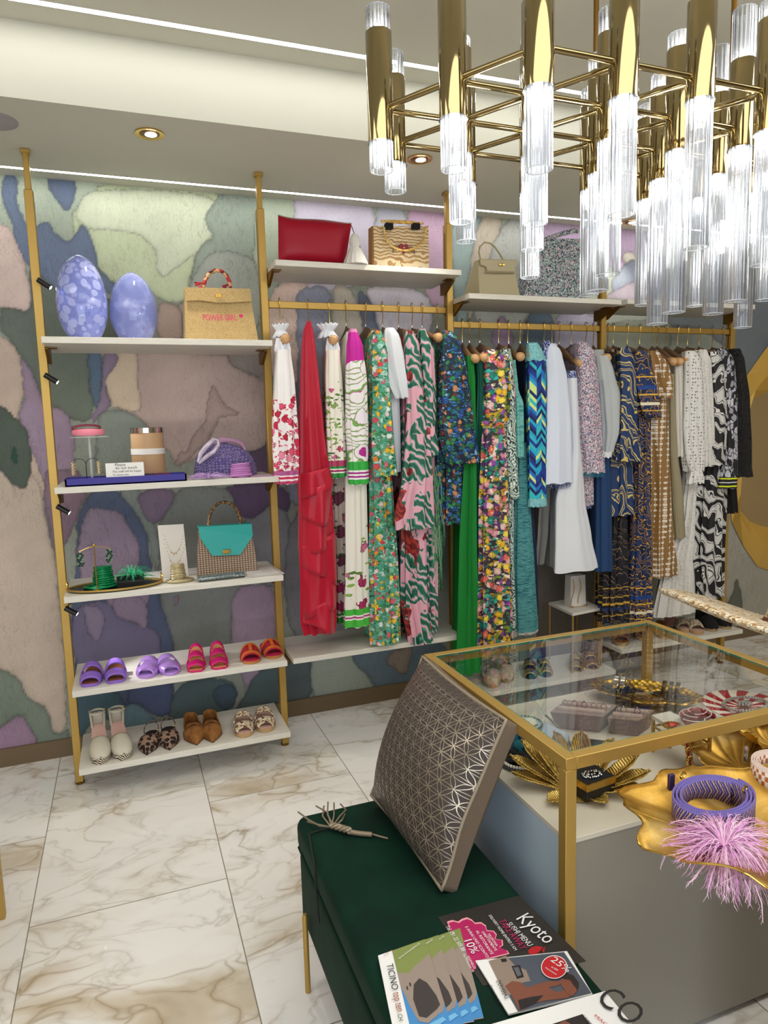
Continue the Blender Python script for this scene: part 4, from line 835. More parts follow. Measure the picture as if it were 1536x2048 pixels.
for s in (-1,1):
    b.tube([V((xs,2.935,ZT+.003)),V((xs,2.935,zc_-.02))]+[V((xs+s*.025*(1-math.cos(a)),2.935,zc_-.02+.022*math.sin(a))) for a in [i*.35 for i in range(0,9)]],.0013,6)
mk('wire',b,BLK,t); b=B(); b.lathe((xs,2.935,ZT),[(.001,0),(.015,0),(.015,.003),(.001,.003)],16); mk('base',b,BLK,t)
for s,l in ((-1,'left'),(1,'right')): earring('pearl and gold cluster earring hanging at the %s of the black wire stand'%l,V((xs+s*.046,2.932,zc_-.012)),9,.0032,[PEARL,PEARL2])
PAPER=M('white_card','#e4e2de',.8); INK=M('black_ink','#23232a',.7)
q=[PZ(217,953,ZT+.001),PZ(283,948,ZT+.001)]; q=[V((q[0].x,2.912,ZT+.020)),V((q[1].x,2.912,ZT+.020))]; up=V((0,.012,.056)); t=thing('sign_card','small white handwritten card standing in the purple tray','sign',(q[0]+q[1])/2)
lw=V((0,-.002,-.020)); b=B(); b.hexa([q[0]+lw*0,q[1]+lw*0,q[1]+up,q[0]+up],[p+V((0,.0012,0)) for p in (q[0],q[1],q[1]+up,q[0]+up)]); b.box((q[0].x+.01,2.9125,ZT+.0005),(q[1].x-.01,2.9135,ZT+.021)); mk('card',b,PAPER,t,False)
dx=q[1]-q[0]
for i,(s_,a_,b_) in enumerate((('Please',.25,.52),('do not touch',.25,.82),('The staff will be happy',.17,.93),('To show you',.17,.58))):
    z=.78-.22*i; text('handwriting',s_,q[0]+dx*a_+up*z,q[0]+dx*b_+up*z,up,INK,t,.0006)
X=XU(300,3.10,Z2); r=32/pxm((X,3.1,Z2+.1)); zt=ZV(X,3.1-r*.3,855); t=thing('round_box','tall beige cylinder box with white band and chrome lid behind the purple tray','box',(X,3.1,Z2))
b=B(); b.lathe((X,3.1,Z2+.001),[(.001,0),(r*.98,0),(r,.002),(r*.97,zt-Z2-.022),(.001,zt-Z2-.022)],40); mk('body',b,M('tan_leatherette','#c7a077',.5),t)
b=B(); z=ZV(X,3.1-r,909)-Z2; b.lathe((X,3.1,Z2),[(r*1.005,z),(r*1.015,z),(r*1.01,z+.024),(r*1.0,z+.024)],40); mk('ribbon_band',b,M('white_ribbon','#e6e2dc',.6),t)
b=B(); b.lathe((X,3.1,zt-.022),[(.001,0),(r*1.02,0),(r*1.02,.020),(r*.99,.022),(.001,.022)],40); mk('lid',b,M('chrome','#d8d8d8',.08,1),t)
def scrunch(u,Y,z,r,mat,label):
    x=XU(u,Y,z); b=B(); pts=[]
    rings=[]
    for i in range(40):
        a=2*PI*i/40; rr=.010+.003*math.sin(i*2.4); rings.append([V((x+math.cos(a)*(r+rr*math.cos(t_)),Y+math.sin(a)*(r+rr*math.cos(t_))*.8,z+.011+rr*.9*math.sin(t_))) for t_ in [2*PI*j/10 for j in range(10)]])
    b.loft(rings,False,True); return mk('scrunchie',b,mat,None,label=label,cat='hair tie')
scrunch(300,2.975,ZT+.004,.020,M('plum_fabric','#3d1838',.8),'dark plum scrunchie in the purple tray beside the card')
scrunch(327,2.975,ZT+.004,.022,M('burgundy_fabric','#5a1c40',.8),'burgundy scrunchie at the right end of the purple tray')
# --- purple crochet pouch and bands ---
g=G('purple_crochet','#4a3a78',.9); v=g.co('Object',(1,.8,1.25)); d=g.vor(v,70,.25); g.base(g.ramp(d,[(.2,'#2a1c55'),(.38,'#8f86b0'),(.6,'#5b4c86')])); g.bump(d,1,.006); CRO=g.m
Yb=3.07; X=XU(452,Yb,Z2); hw=62/pxm((X,Yb,Z2+.05)); h=ZV(X,Yb,886)-Z2; b=B(); rings=[]
for i in range(13):
    t=i/12; e=(1-t**2.6)**.5 if i<12 else .12; sk=-.012*t
    rings.append([V((X+sk+hw*e*math.cos(a)*(1+.04*math.sin(3*a+t*4)),Yb+.045*e*math.sin(a),Z2+.002+h*t)) for a in [2*PI*j/28 for j in range(28)]])
b.loft(rings); mk('crochet_bag',b,CRO,None,label='purple crochet pouch heaped at the right of the second shelf',cat='bag')
g=G('silver_lilac_mesh','#a69ab8',.4,.3); v=g.co(); d=g.vor(v,190,0); g.base(g.ramp(d,[(.2,'#5a4f70'),(.45,'#d4c8da')])); g.bump(d,.8,.002); MSH=g.m
def bandarc(pts,Y,w,mat,nm,label,cat,yd=.04):
    b=B(); P_=[PY(u,v,Y+yd*math.sin(PI*i/(len(pts)-1))) for i,(u,v) in enumerate(pts)]; b.tube(P_,w,12,flat=1.0); return mk(nm,b,mat,None,label=label,cat=cat)
bandarc([(396,925),(402,907),(413,893),(428,879),(436,880),(437,890),(428,903),(412,914),(398,927)],3.0,[.006,.010,.011,.009,.006,.008,.010,.010,.006],MSH,'headband','silver-lilac mesh headband lying against the crochet pouch','headband',.01)
bandarc([(432,888),(444,880),(458,880),(472,882),(484,888),(491,900)],3.06,[.007,.013,.010,.010,.010,.007],satin('dusty_pink_suede','#b088a6',.8),'headband','dusty pink padded headband on top of the crochet pouch','headband',0)
def spiral(nm,label,cat,u,v,Y,z,r,h,mat,turns=7,w=.0042,taper=.9,extra=None):
    x=XU(u,Y,z); b=B(); pts=[]; N=turns*18
    for i in range(N+1):
        a=2*PI*i/18; t=i/N; rr=r*(1.15-.3*t)*(1+.05*math.sin(a*.37)); pts.append((x+rr*math.cos(a),Y+rr*.8*math.sin(a),z+w+(h-w)*t+.001*math.sin(a*3)))
    b.tube(pts,w,7); b.lathe((x,Y,z+.001),[(.001,0),(r*.9,0),(r*.72,h*.97),(.001,h*.97)],18)
    return mk(nm,b,mat,None,label=label,cat=cat)
LIL=satin('lilac_leather_cord','#b578b4',.4)
spiral('wrap_belt','lilac leather cord belt wound in a roll beside the pouch','belt',482,0,2.95,Z2,.038,.058,LIL,6,.005)
b=B(); b.rbox((XU(500,2.93,Z2),2.925,Z2+.0008),(XU(556,2.93,Z2),2.937,Z2+.004),.001); mk('belt_end',b,LIL,None,label='loose flat end of lilac leather lying toward the post on the second shelf',cat='belt')
def feather(nm,label,c,R0,n,mats,zlift=.03,flatz=.5,down=0,ang0=0,ang1=360,w=.0009,barb=True,seed=1,cat='feather charm'):
    rr=random.Random(seed); b=B(); c=V(c)
    for i in range(n):
        a=math.radians(rr.uniform(ang0,ang1)); L=R0*rr.uniform(.55,1.1); el=rr.uniform(.05,1)*flatz; d=V((math.cos(a),math.sin(a),0)); pts=[]; cz=rr.uniform(-.6,.6)
        for k in range(7):
            t=k/6; q=c+d*L*t*(1-.15*el)+V((-d.y,d.x,0))*L*.22*cz*t*t+V((0,0,zlift*math.sin(PI*min(1,t*.85))*el*2-down*t*t*rr.uniform(.5,1)))
            if q.z<c.z-.004 and down==0: q.z=c.z-.004
            pts.append(q)
        b.k=rr.randrange(len(mats)); b.tube(pts,[w*1.2,w*1.4,w*1.4,w*1.2,w,w*.8,w*.3],4)
        if barb:
            for k in range(2,7):
                for s in (-1,1):
                    p=pts[k-1].lerp(pts[k],rr.random()); e=p+(pts[k]-pts[k-1]).normalized()*.009+V((-d.y,d.x,0))*s*.006+V((0,0,rr.uniform(-.002,.003)))
                    b.tube([p,e],[w*.55,w*.2],3)
    return mk(nm,b,mats,None,label=label,cat=cat)
feather('feather_charm','lilac feather charm lying in front of the crochet pouch',(XU(418,2.935,Z2),2.945,Z2+.006),.085,70,[M('lilac_feather','#b690cc',.9),M('pale_lilac_feather','#cfb0dc',.9)],.02,.5,seed=3)
# --- third shelf: oval tray ---
TB=M('black_tray_enamel','#0d1210',.25); c0=PZ(231,1160,Z3); xa=PZ(140,1166,Z3).x; xb=PZ(322,1152,Z3).x; rx=(xb-xa)/2; X0=(xa+xb)/2; Y0=2.995; ry=.098
t=thing('oval_tray','oval black tray with brass rim and two loop handles','tray',(X0,Y0,Z3)); b=B()
def ov(s,z): return [V((X0+rx*s*math.cos(2*PI*i/48),Y0+ry*s*math.sin(2*PI*i/48),z)) for i in range(48)]
b.loft([ov(.93,Z3+.001),ov(.97,Z3+.004),ov(.97,Z3+.008)]); mk('base',b,TB,t)
b=B(); b.loft([ov(.95,Z3+.004),ov(1,Z3+.006),ov(1.0,Z3+.013),ov(.965,Z3+.013),ov(.955,Z3+.006)],False); mk('rim',b,BR,t)
for s in (-1,1):
    b=B(); b.tube([V((X0+s*rx*.985,Y0+yy,Z3+.010+zz)) for yy,zz in ((-.022,0),(-.022,.02),(-.016,.029),(.016,.029),(.022,.02),(.022,0))],.0035,8); mk('handle',b,GOLD,t)
ZTr=Z3+.009
GRM=G('metallic_green_leather','#0a8a52',.25,.4).m
spiral('wrap_belt','metallic green leather cord belt wound in a roll on the oval tray','belt',208,0,3.0,ZTr,.036,.082,GRM,9,.0042)
b=B(); xg=XU(200,2.985,ZTr)
for k in range(5):
    rr=.045+.006*k; b.tube([V((xg+rr*math.cos(a)+.002*k,2.985+rr*.62*math.sin(a),ZTr+.004+.002*(k%2)+.002*math.sin(3*a+k))) for a in [2*PI*i/30 for i in range(30)]],.003,6,True)
mk('loose_cord',b,GRM,None,label='green leather cord looped flat around the green roll on the oval tray',cat='cord')
feather('feather_charm','bright green feather charm on the oval tray',(XU(266,3.0,ZTr),3.0,ZTr+.012),.085,80,[M('green_feather','#0f9a62',.9),M('mint_feather','#3ac08a',.9)],.045,.7,seed=8)
xe=XU(195,2.925,ZTr); t=thing('earring_stand','gold T-shaped earring stand on the oval tray','jewellery stand',(xe,2.925,ZTr))
zt=ZV(xe,2.925,1090); b=B(); b.lathe((xe,2.925,ZTr),[(.001,0),(.016,0),(.015,.003),(.004,.005),(.001,.006)],20); mk('base',b,GOLD,t)
b=B(); b.lathe((xe,2.925,ZTr+.004),[(.0022,0),(.0022,zt-ZTr-.01)],8); b.ball((xe,2.925,zt),.006,10); mk('pole',b,GOLD,t)
b=B(); b.tube([V((xe-.055,2.925,zt-.022)),V((xe-.03,2.925,zt-.012)),V((xe,2.925,zt-.004)),V((xe+.03,2.925,zt-.010)),V((xe+.055,2.925,zt-.016))],.0015,6); mk('arm',b,GOLD,t)
GE=M('emerald_glass','#063d20',.08); GE2=M('pale_green_glass','#6f9a78',.1)
earring('emerald cluster earring at the left of the gold stand',V((xe-.053,2.925,zt-.028)),7,.0046,[GE,GE,GE2],None,3)
earring('emerald cluster earring at the right of the gold stand',V((xe+.053,2.925,zt-.022)),7,.0046,[GE,GE2,GE],None,3)
xb_=XU(262,2.945,ZTr); b=B(); b.rbox((xb_-.052,2.918,ZTr),(xb_+.052,2.962,ZTr+.022),.002); b.box((xb_-.052,2.962,ZTr+.004),(xb_+.052,2.966,ZTr+.04)); mk('jewellery_box',b,M('black_velvet','#07080b',.9),None,False,label='small black velvet box open on the oval tray',cat='box')
# necklace display + gold roll
t=thing('necklace_display','white leaning card display with two fine necklaces','jewellery stand',PY(350,1150,3.08)); q=P3([(325,1150),(377,1148),(368,1050),(316,1053)],3.08); q[0].z=q[1].z=Z3+.001
for p in q[2:]: p.y+=.03
b=B(); b.hexa(q,[p+V((0,.008,0)) for p in q]); mk('card',b,M('ivory_velvet','#d8d2ca',.9),t,False)
for (a0,a1,dp) in (((330,1073),(367,1073),1112),((326,1070),(370,1090),1135)):
    b=B(); pa,pb,pc=PY(a0[0],a0[1],3.07),PY(a1[0],a1[1],3.07),PY((a0[0]+a1[0])/2,dp,3.07)
    for i in range(22):
        s=i/21; p=pa*(1-s)**2+pb*s*s+(pc*2-(pa+pb)/2)*2*s*(1-s)*.75+ (pc)*(2*s*(1-s)*.25); p.y=3.078+.2*(p.z-Z3)*.15-.006; b.ball(p,.0019,5); 
        if i%3==1 and 4<i<18: b.ball(p+V((0,0,-.005)),.0026,5)
    mk('necklace',b,GOLD,t)
PG=G('pale_gold_leather','#c2b48a',.3,.5).m
spiral('wrap_belt','pale gold leather cord belt wound in a roll beside the necklace card','belt',357,0,2.985,Z3,.028,.075,PG,10,.0034)
b=B(); xg=XU(360,2.98,Z3)
for k in range(5):
    rr=.036+.005*k; b.tube([V((xg+rr*math.cos(a),2.98+rr*.7*math.sin(a),Z3+.004+.003*(k%3))) for a in [2*PI*i/26 for i in range(26)]],.0032,6,True)
b.tube([V((xg-.05,2.98,Z3+.004)),V((xg-.075,2.985,Z3+.004)),V((xg-.10,3.0,Z3+.004))],.003,6)
mk('loose_cord',b,PG,None,label='pale gold cord looped flat around the gold roll',cat='cord')
# wicker bag
g=G('woven_wicker','#b79a80',.7); v=g.co(); n=g.n('TexWave',{'Vector':v,'Scale':34,'Distortion':.6},wave_type='BANDS',bands_direction='Z').outputs['Fac']; n2=g.n('TexWave',{'Vector':v,'Scale':26,'Distortion':.4},wave_type='BANDS',bands_direction='X').outputs['Fac']
m_=g.math('MULTIPLY',n,n2); g.base(g.ramp(m_,[(0,'#6d5646'),(.3,'#b69a82'),(.8,'#dccab4')])); g.bump(m_,.9,.004); WIC=g.m
t=thing('handbag','wicker handbag with turquoise leather flap and bamboo handle','handbag',PY(452,1140,3.06)); Yq=3.04
q=P3([(393,1141),(516,1131),(503,1056),(398,1062)],Yq); q[0].z=q[1].z=Z3+.001; bk=[V((q[0].x+.01,q[0].y+.10,q[0].z)),V((q[1].x-.01,q[1].y+.10,q[1].z)),V((q[2].x,q[2].y+.05,q[2].z)),V((q[3].x,q[3].y+.05,q[3].z))]; q[2].y+=.02; q[3].y+=.02
b=B(); b.hexa(q,bk); mk('body',b,WIC,t,False)
TQ=M('turquoise_leather','#1fa39c',.4); pl_=[(397,1057),(400,1075),(424,1111),(480,1109),(505,1071),(503,1051)]
f=[PY(u,v,Yq+ (.0165 if v<1080 else .002)) for u,v in pl_]; b=B(); b.hexa([p+V((0,-.007,0)) for p in f],[p+V((0,-.001,0)) for p in f]); b.hexa([f[0]+V((0,-.006,0)),f[-1]+V((0,-.006,0)),f[-1]+V((0,-.006,.008)),f[0]+V((0,-.006,.008))],[f[0]+V((0,.055,0)),f[-1]+V((0,.055,0)),f[-1]+V((0,.05,.008)),f[0]+V((0,.05,.008))]); mk('flap',b,TQ,t,False)
c=PY(453,1103,Yq-.005); b=B(); b.rbox((c.x-.017,c.y-.006,c.z-.009),(c.x+.017,c.y,c.z+.009),.002); b.rbox((c.x-.008,c.y-.010,c.z-.004),(c.x+.008,c.y-.005,c.z+.004),.001); mk('clasp',b,GOLD,t)
b=B(); pts=[]; r_=[]
for i in range(57):
    a=PI*i/56; u=449-32*math.cos(a); v=1048-44*math.sin(a)-(4 if 0 else 0); pts.append(PY(u,v,Yq+.045)); r_.append(.0062+(.0022 if i%7==0 else 0))
pts=[PY(418,1056,Yq+.045)]+pts+[PY(481,1054,Yq+.045)]; r_=[.005]+r_+[.005]
g=G('bamboo_dark','#6b4a28',.35); g.base(g.ramp(g.noise(g.co(),90,2),[(.4,'#4a2e18'),(.6,'#a07a44')])); BAM=g.m
b.tube(pts,r_,10); mk('handle',b,BAM,t)
b=B()
for u,v in ((419,1057),(481,1053)): p=PY(u,v,Yq+.045); b.tube([p+V((math.cos(a)*.007,0,math.sin(a)*.007)) for a in [2*PI*i/12 for i in range(12)]],.0018,6,True)
mk('ring',b,GOLD,t)
g=G('silver_snakeskin','#8d979a',.3,.5); v=g.co(); d=g.vor(v,150,.5); g.base(g.ramp(d,[(.1,'#c8d0d2'),(.6,'#5d686c')])); g.bump(d,.6,.002)
xa,xb=XU(396,2.93,Z3),XU(489,2.95,Z3); b=B(); b.loft([[V((x,2.945+.012*k_+.030*math.cos(a),Z3+.012+.0112*math.sin(a))) for a in [2*PI*j/14 for j in range(14)]] for x,k_ in ((xa,-.6),(xa+.006,-.5),((xa+xb)/2,0),(xb-.006,.5),(xb,.6))]); mk('clutch',b,g.m,None,label='flat silver snakeskin clutch in front of the wicker bag',cat='clutch')
q=[PZ(490,1156,Z3+.002),PZ(569,1147,Z3+.002),PZ(545,1131,Z3+.002),PZ(486,1136,Z3+.002)]; q[0].y=max(q[0].y,2.9); t=thing('certificate','white printed certificate with gold border lying right of the wicker bag','paper',(q[0]+q[2])/2)
b=B(); b.hexa(q,[p+V((0,0,.0008)) for p in q]); mk('sheet',b,PAPER,t,False)
cc=(q[0]+q[1]+q[2]+q[3])/4; b=B(); o_=[cc+(p-cc)*.9+V((0,0,.0012)) for p in q]; i_=[cc+(p-cc)*.86+V((0,0,.0012)) for p in q]
b.add(o_+i_,[(k,(k+1)%4,4+(k+1)%4,4+k) for k in range(4)]); mk('gold_border',b,M('gold_print','#b89a5a',.6),t,False)
b=B()
for k in range(5):
    a_=q[3].lerp(q[0],.25+.12*k).lerp(q[2].lerp(q[1],.25+.12*k),.22)+V((0,0,.0012)); b_=q[3].lerp(q[0],.25+.12*k).lerp(q[2].lerp(q[1],.25+.12*k),.78)+V((0,0,.0012)); w=(q[0]-q[3]).normalized()*.0012
    b.add([a_,b_,b_+w,a_+w],[(0,1,2,3)])
mk('printed_lines',b,M('grey_print','#8a8680',.8),t,False)
# ================= shoes =================
def shoe(nm,label,cat,toe,heelu,Z,kind,mats,L=.235,W_=.043,grp=None,heel=.0,Yt=None):
    """toe: image point of the toe tip on the shelf; heelu: image column of the heel"""
    T=PZ(toe[0],toe[1],Z); T.y=max(T.y,Yt or 2.905); T.x=XU(toe[0],T.y,Z); Hx=XU(heelu,T.y+L*.97,Z)
    d=V((T.x-Hx,-L,0)); d=d.normalized(); sd=V((-d.y,d.x,0)); H=T-d*L
    pointed='point' in kind; square='square' in kind
    def hw(s): # half width along heel->toe
        if s<.15: w=.72*math.sqrt(max(0,1-((.15-s)/.15)**2)*1.0)
        else: w=.72+.28*min(1,(s-.15)/.5)**1.3 if s<.68 else 1
        if s>.68:
            q=(s-.68)/.32; w=(1-q**1.35) if pointed else ((1-.22*q-.25*q**7) if square else math.sqrt(max(0,1-q**2.3)))
        return max(.0015,w*W_)
    def fz(s): # top of footbed
        th=TH; return th+heel*(1-max(0,min(1,s/.62)))**1.4*(1 if s<.62 else 0)
    TH=.020 if 'plat' in kind else .012 if 'slide' in kind or 'mule' in kind else .007
    if 'wedge' in kind: TH=.028
    def P_(s,y,z): return H+d*(s*L)+sd*y+V((0,0,z))
    mu,ms,mi=mats
    root=thing(nm,label,cat,H.lerp(T,.5),grp); SS=[.0,.01,.04,.09,.16,.26,.38,.5,.62,.72,.8,.87,.93,.97,1.0]
    b=B(); rings=[]
    for s in SS:
        w=hw(max(s,.004)); zt=fz(s); zb=.0008 if (heel<.02 or 'wedge' in kind or s>.58) else max(.0008,zt-.010)
        rings.append([P_(s,-w,zb),P_(s,w,zb),P_(s,w*1.03,(zb+zt)/2),P_(s,w,zt),P_(s,-w,zt),P_(s,-w*1.03,(zb+zt)/2)])
    b.loft(rings); mk('sole',b,ms,root,ang=60)
    b=B(); b.loft([[P_(s,-w,fz(s)),P_(s,w,fz(s)),P_(s,w,fz(s)+.002),P_(s,-w,fz(s)+.002)] for s,w in [(s,hw(s)*.93) for s in SS[1:-1]]]); mk('insole',b,mi,root)
    if heel>=.02 and 'wedge' not in kind:
        b=B(); hz=fz(.08)-.008; b.loft([[P_(.03+dx_*.15,y*W_*.62,z) for dx_,y in ((0,-1),(0,1),(1,1),(1,-1))] for z in (.0008,hz)]); mk('heel',b,mu,root,False)
    def strap(s0,s1,h0,h1,name='strap',mat=mu,th=.0035,n=14,sk=0,lift=0):
        g_=[]
        for i in range(7):
            s=s0+(s1-s0)*i/6; h=h0+(h1-h0)*i/6; row=[]
            for a in range(n+1):
                A=PI*a/n; ss=s+sk*math.cos(A); w=hw(min(.995,ss))*1.02; row.append(P_(ss,w*math.cos(A),fz(ss)-.004+lift+(h+.004)*math.sin(A)**.8))
            g_.append(row)
        b=B(); b.sheet(g_); return mk(name,b,mat,root,True,th,ang=60)
    if 'two' in kind:
        if 'cross' in kind: strap(.74,.90,.030,.020,sk=.045); strap(.72,.88,.033,.024,'strap',sk=-.05); strap(.46,.62,.048,.042)
        else: strap(.74,.93,.034,.022,th=.006); strap(.44,.60,.055,.046,th=.006)
    if 'band3' in kind: strap(.76,.92,.032,.022,th=.005); strap(.50,.64,.05,.044,th=.005); strap(.34,.40,.062,.058,th=.004)
    if 'hcut' in kind:
        strap(.50,.88,.050,.026,th=.004); m2=M('orange_suede','#c8621a',.8)
        for a0,a1 in ((.53,.60),(.78,.85)): strap(a0,a1,.0525,.0525 if a0<.6 else .034,'orange_trim',m2,.004) if a0<.6 else strap(a0,a1,.0365,.031,'orange_trim',m2,.004)
        b=B(); b.loft([[P_(s,-.007,fz(s)+h),P_(s,.007,fz(s)+h),P_(s,.007,fz(s)+h+.004),P_(s,-.007,fz(s)+h+.004)] for s,h in ((.56,.052),(.68,.045),(.82,.034))]); mk('orange_bar',b,m2,root,False)
    if 'one' in kind: strap(.58,.86,.046,.028,th=.005)
    if 'closed' in kind or 'cap' in kind:
        g_=[]; s0=.60 if pointed else .56
        for i in range(11):
            s=s0+(1-s0)*i/10; h=(.040 if pointed else .046)*(1-(i/10)**2.2)+.004; row=[]
            for a in range(17):
                A=PI*a/16; w=hw(min(.998,s))*1.03; sc_=s+(.10*abs(math.cos(A))**2*-1 if i==0 else 0); row.append(P_(min(1,sc_),w*math.cos(A),fz(s)-.004+(h+.004)*math.sin(A)**.75))
            g_.append(row)
        b=B(); b.sheet(g_); mk('vamp',b,mu,root,True,.003,ang=60)
    if 'closed' in kind:
        g_=[]
        for zf in (0,.35,.7,1):
            row=[]
            for i in range(33):
                k=i/32; 
                if k<.5: s=.62*(1-k*2)+.004; y=1
                else: s=.62*(k*2-1)+.004; y=-1
                hgt=(.030+.022*max(0,1-s/.3)) if 'sling' not in kind else .020*max(0,(s-.25)/.4)
                row.append(P_(s,y*hw(s)*1.02*(1-.06*zf),fz(s)-.003+zf*(hgt+.003)))
            g_.append(row)
        b=B(); b.sheet(g_); mk('quarter',b,mu,root,True,.003,ang=60)
    if 'bar' in kind: strap(.50,.555,.048,.044,'instep_strap',th=.003)
    if 'sling' in kind or 'ankle' in kind:
        zz=.080 if 'ankle' in kind else .026; b=B(); pts=[]
        for i in range(20):
            a=2*PI*i/20; pts.append(P_(.20+.14*math.cos(a)*(1 if 'ankle' in kind else 1.2),.030*math.sin(a),fz(.1)+zz-(.02*math.cos(a) if 'sling' in kind else 0)))
        b.tube(pts,.0045,8,True,flat=.4); mk('ankle_strap',b,mu,root)
        if 'ankle' in kind:
            b=B()
            for y in (-1,1): b.tube([P_(.08,y*.024,fz(.08)),P_(.10,y*.028,fz(.1)+zz)],.004,6)
            b.sheet([[P_(.03+.03*(1-math.cos(a)),.028*math.sin(a),fz(.05)+z) for a in [-.8+1.6*j/8 for j in range(9)]] for z in (0,.03,.06)]); mk('heel_strap',b,mu,root,solid=.003)
        b=B(); c=P_(.26,.030,fz(.1)+zz); b.tube([c+V((0,math.cos(a)*.006,math.sin(a)*.006)) for a in [2*PI*i/10 for i in range(10)]],.0014,6,True); mk('buckle',b,GOLD,root)
    return root
LAV=satin('lavender_leather','#8d68c8',.35); LAV2=G('metallic_lilac_leather','#b48ad8',.25,.25).m; MAG=G('metallic_magenta_leather','#d41c74',.25,.3).m
INB=M('brown_insole','#7a4326',.6); INT=M('tan_insole','#c98a58',.6); SOLB=M('dark_sole','#2a1c14',.7)
shoe('sandal','square-toed lavender mule, leftmost shoe on the fourth shelf','shoe',(180,1374),190,Z4,'mule two square',(LAV,LAV,INB),.225,.043,heel=.0)
shoe('sandal','square-toed lavender mule, right of its pair at the left end','shoe',(232,1367),231,Z4,'mule two square',(LAV,LAV,INB),.225,.043)
shoe('sandal','round-toed pale lilac metallic slide, left of its pair','shoe',(292,1358),305,Z4,'slide two cross',(LAV2,LAV2,LAV2),.225,.045)
shoe('sandal','round-toed pale lilac metallic slide, right of its pair','shoe',(346,1351),322,Z4,'slide two cross',(LAV2,LAV2,LAV2),.225,.045)
shoe('heeled_sandal','metallic magenta heeled mule, left of its pair','shoe',(392,1345),394,Z4,'band3 square',(MAG,MAG,INT),.20,.038,heel=.055)
shoe('heeled_sandal','metallic magenta heeled mule, right of its pair','shoe',(441,1339),433,Z4,'band3 square',(MAG,MAG,INT),.20,.038,heel=.055)
RDS=M('red_suede','#a3122e',.85); PKI=M('pink_insole','#c01c4c',.7); TAN=M('tan_sole','#b5773a',.6)
shoe('flat_sandal','red slide with orange H-shaped strap, left of its pair','shoe',(504,1329),497,Z4,'slide hcut',(RDS,TAN,PKI),.215,.043)
shoe('flat_sandal','red slide with orange H-shaped strap, right of its pair by the post','shoe',(551,1318),530,Z4,'slide hcut',(RDS,TAN,PKI),.215,.043)
WHL=satin('off_white_leather','#c9c2b0',.55); g=G('braided_rope_sole','#b5a184',.9); v=g.co(); n=g.n('TexWave',{'Vector':v,'Scale':60,'Distortion':4,'Detail':0},wave_type='BANDS',bands_direction='DIAGONAL').outputs['Fac']; g.base(g.ramp(n,[(.35,'#3a2a24'),(.5,'#d9ccb6')])); g.bump(n,.6,.003); ROPE=g.m; PIN=M('pale_pink_insole','#cfa79c',.7)
shoe('wedge_sandal','off-white wedge espadrille with ankle strap, leftmost on the lowest shelf','shoe',(203,1529),199,Z5,'wedge cap ankle',(WHL,ROPE,PIN),.225,.041,heel=.06)
shoe('wedge_sandal','off-white wedge espadrille with ankle strap, right of its pair','shoe',(249,1521),236,Z5,'wedge cap ankle',(WHL,ROPE,PIN),.225,.041,heel=.06)
g=G('leopard_calf_hair','#8a6550',.8); v=g.co(); w=g.warp(v,60,.012); d=g.vor(w,55); g.base(g.ramp(d,[(0,'#5a3222'),(.22,'#1a0f0c'),(.50,'#1a0f0c'),(.55,'#9a7a66')])); LEO=g.m
shoe('pointed_flat','leopard-print pointed slingback flat, left of its pair','shoe',(294,1511),306,Z5,'point closed sling',(LEO,SOLB,SOLB),.235,.042)
shoe('pointed_flat','leopard-print pointed slingback flat, right of its pair','shoe',(339,1501),337,Z5,'point closed sling',(LEO,SOLB,SOLB),.235,.042)
SUE=G('brown_suede','#8a5a28',.9); SUE.base(SUE.ramp(SUE.noise(SUE.co(),25,3),[(.35,'#744618'),(.65,'#a06c34')])); SUE=SUE.m
shoe('pointed_flat','brown suede pointed ballerina with strap, left of its pair','shoe',(394,1491),381,Z5,'point closed bar',(SUE,SOLB,SUE),.24,.043)
shoe('pointed_flat','brown suede pointed ballerina with strap, right of its pair','shoe',(426,1486),420,Z5,'point closed bar',(SUE,SOLB,SUE),.24,.043)
WV=tweed('brown_cream_woven_strap',['#d6c4a4','#5a2c20','#c9b48e','#7a4a34','#e6d8c0'],150); CORK=M('cork_sole','#b8966c',.85)
shoe('slide_sandal','woven two-strap sandal with cork sole, left of its pair','shoe',(490,1476),484,Z5,'plat two',(WV,CORK,PIN),.225,.044)
shoe('slide_sandal','woven two-strap sandal with cork sole, rightmost on the lowest shelf','shoe',(533,1466),524,Z5,'plat two',(WV,CORK,PIN),.225,.044)
ESP=M('beige_espadrille_canvas','#b8a48c',.9); GLD=G('gold_leather','#b89a4a',.25,.7).m; JS=M('jute_sole','#a68a64',.95)
shoe('espadrille','beige canvas espadrille seen through the table glass, leftmost of the pair','shoe',(984,1377),987,ZB3,'closed plat',(ESP,JS,ESP),.235,.042)
shoe('espadrille','beige canvas espadrille seen through the table glass, right of the pair','shoe',(1012,1367),1010,ZB3,'closed plat',(ESP,JS,ESP),.235,.042)
shoe('heeled_sandal','gold and black heeled mule behind the glass, leftmost of four','shoe',(1061,1359),1058,ZB3,'two',(GLD,SOLB,SOLB),.20,.038,heel=.04)
shoe('heeled_sandal','gold and black heeled mule behind the glass, second of four','shoe',(1094,1355),1082,ZB3,'two',(GLD,SOLB,SOLB),.20,.038,heel=.04)
shoe('heeled_sandal','gold heeled mule behind the glass, third of four, by the thin brass leg','shoe',(1153,1345),1150,ZB3,'two',(GLD,GLD,SOLB),.20,.038,heel=.04)
shoe('heeled_sandal','gold heeled mule behind the glass, rightmost of four','shoe',(1186,1340),1176,ZB3,'two',(GLD,GLD,SOLB),.20,.038,heel=.04)
BRL=satin('cognac_leather','#8c5424',.45)
shoe('clog','cognac leather platform slide, leftmost on the right-hand low shelf','shoe',(1243,1293),1238,ZB4,'plat one',(BRL,JS,BRL),.23,.043)
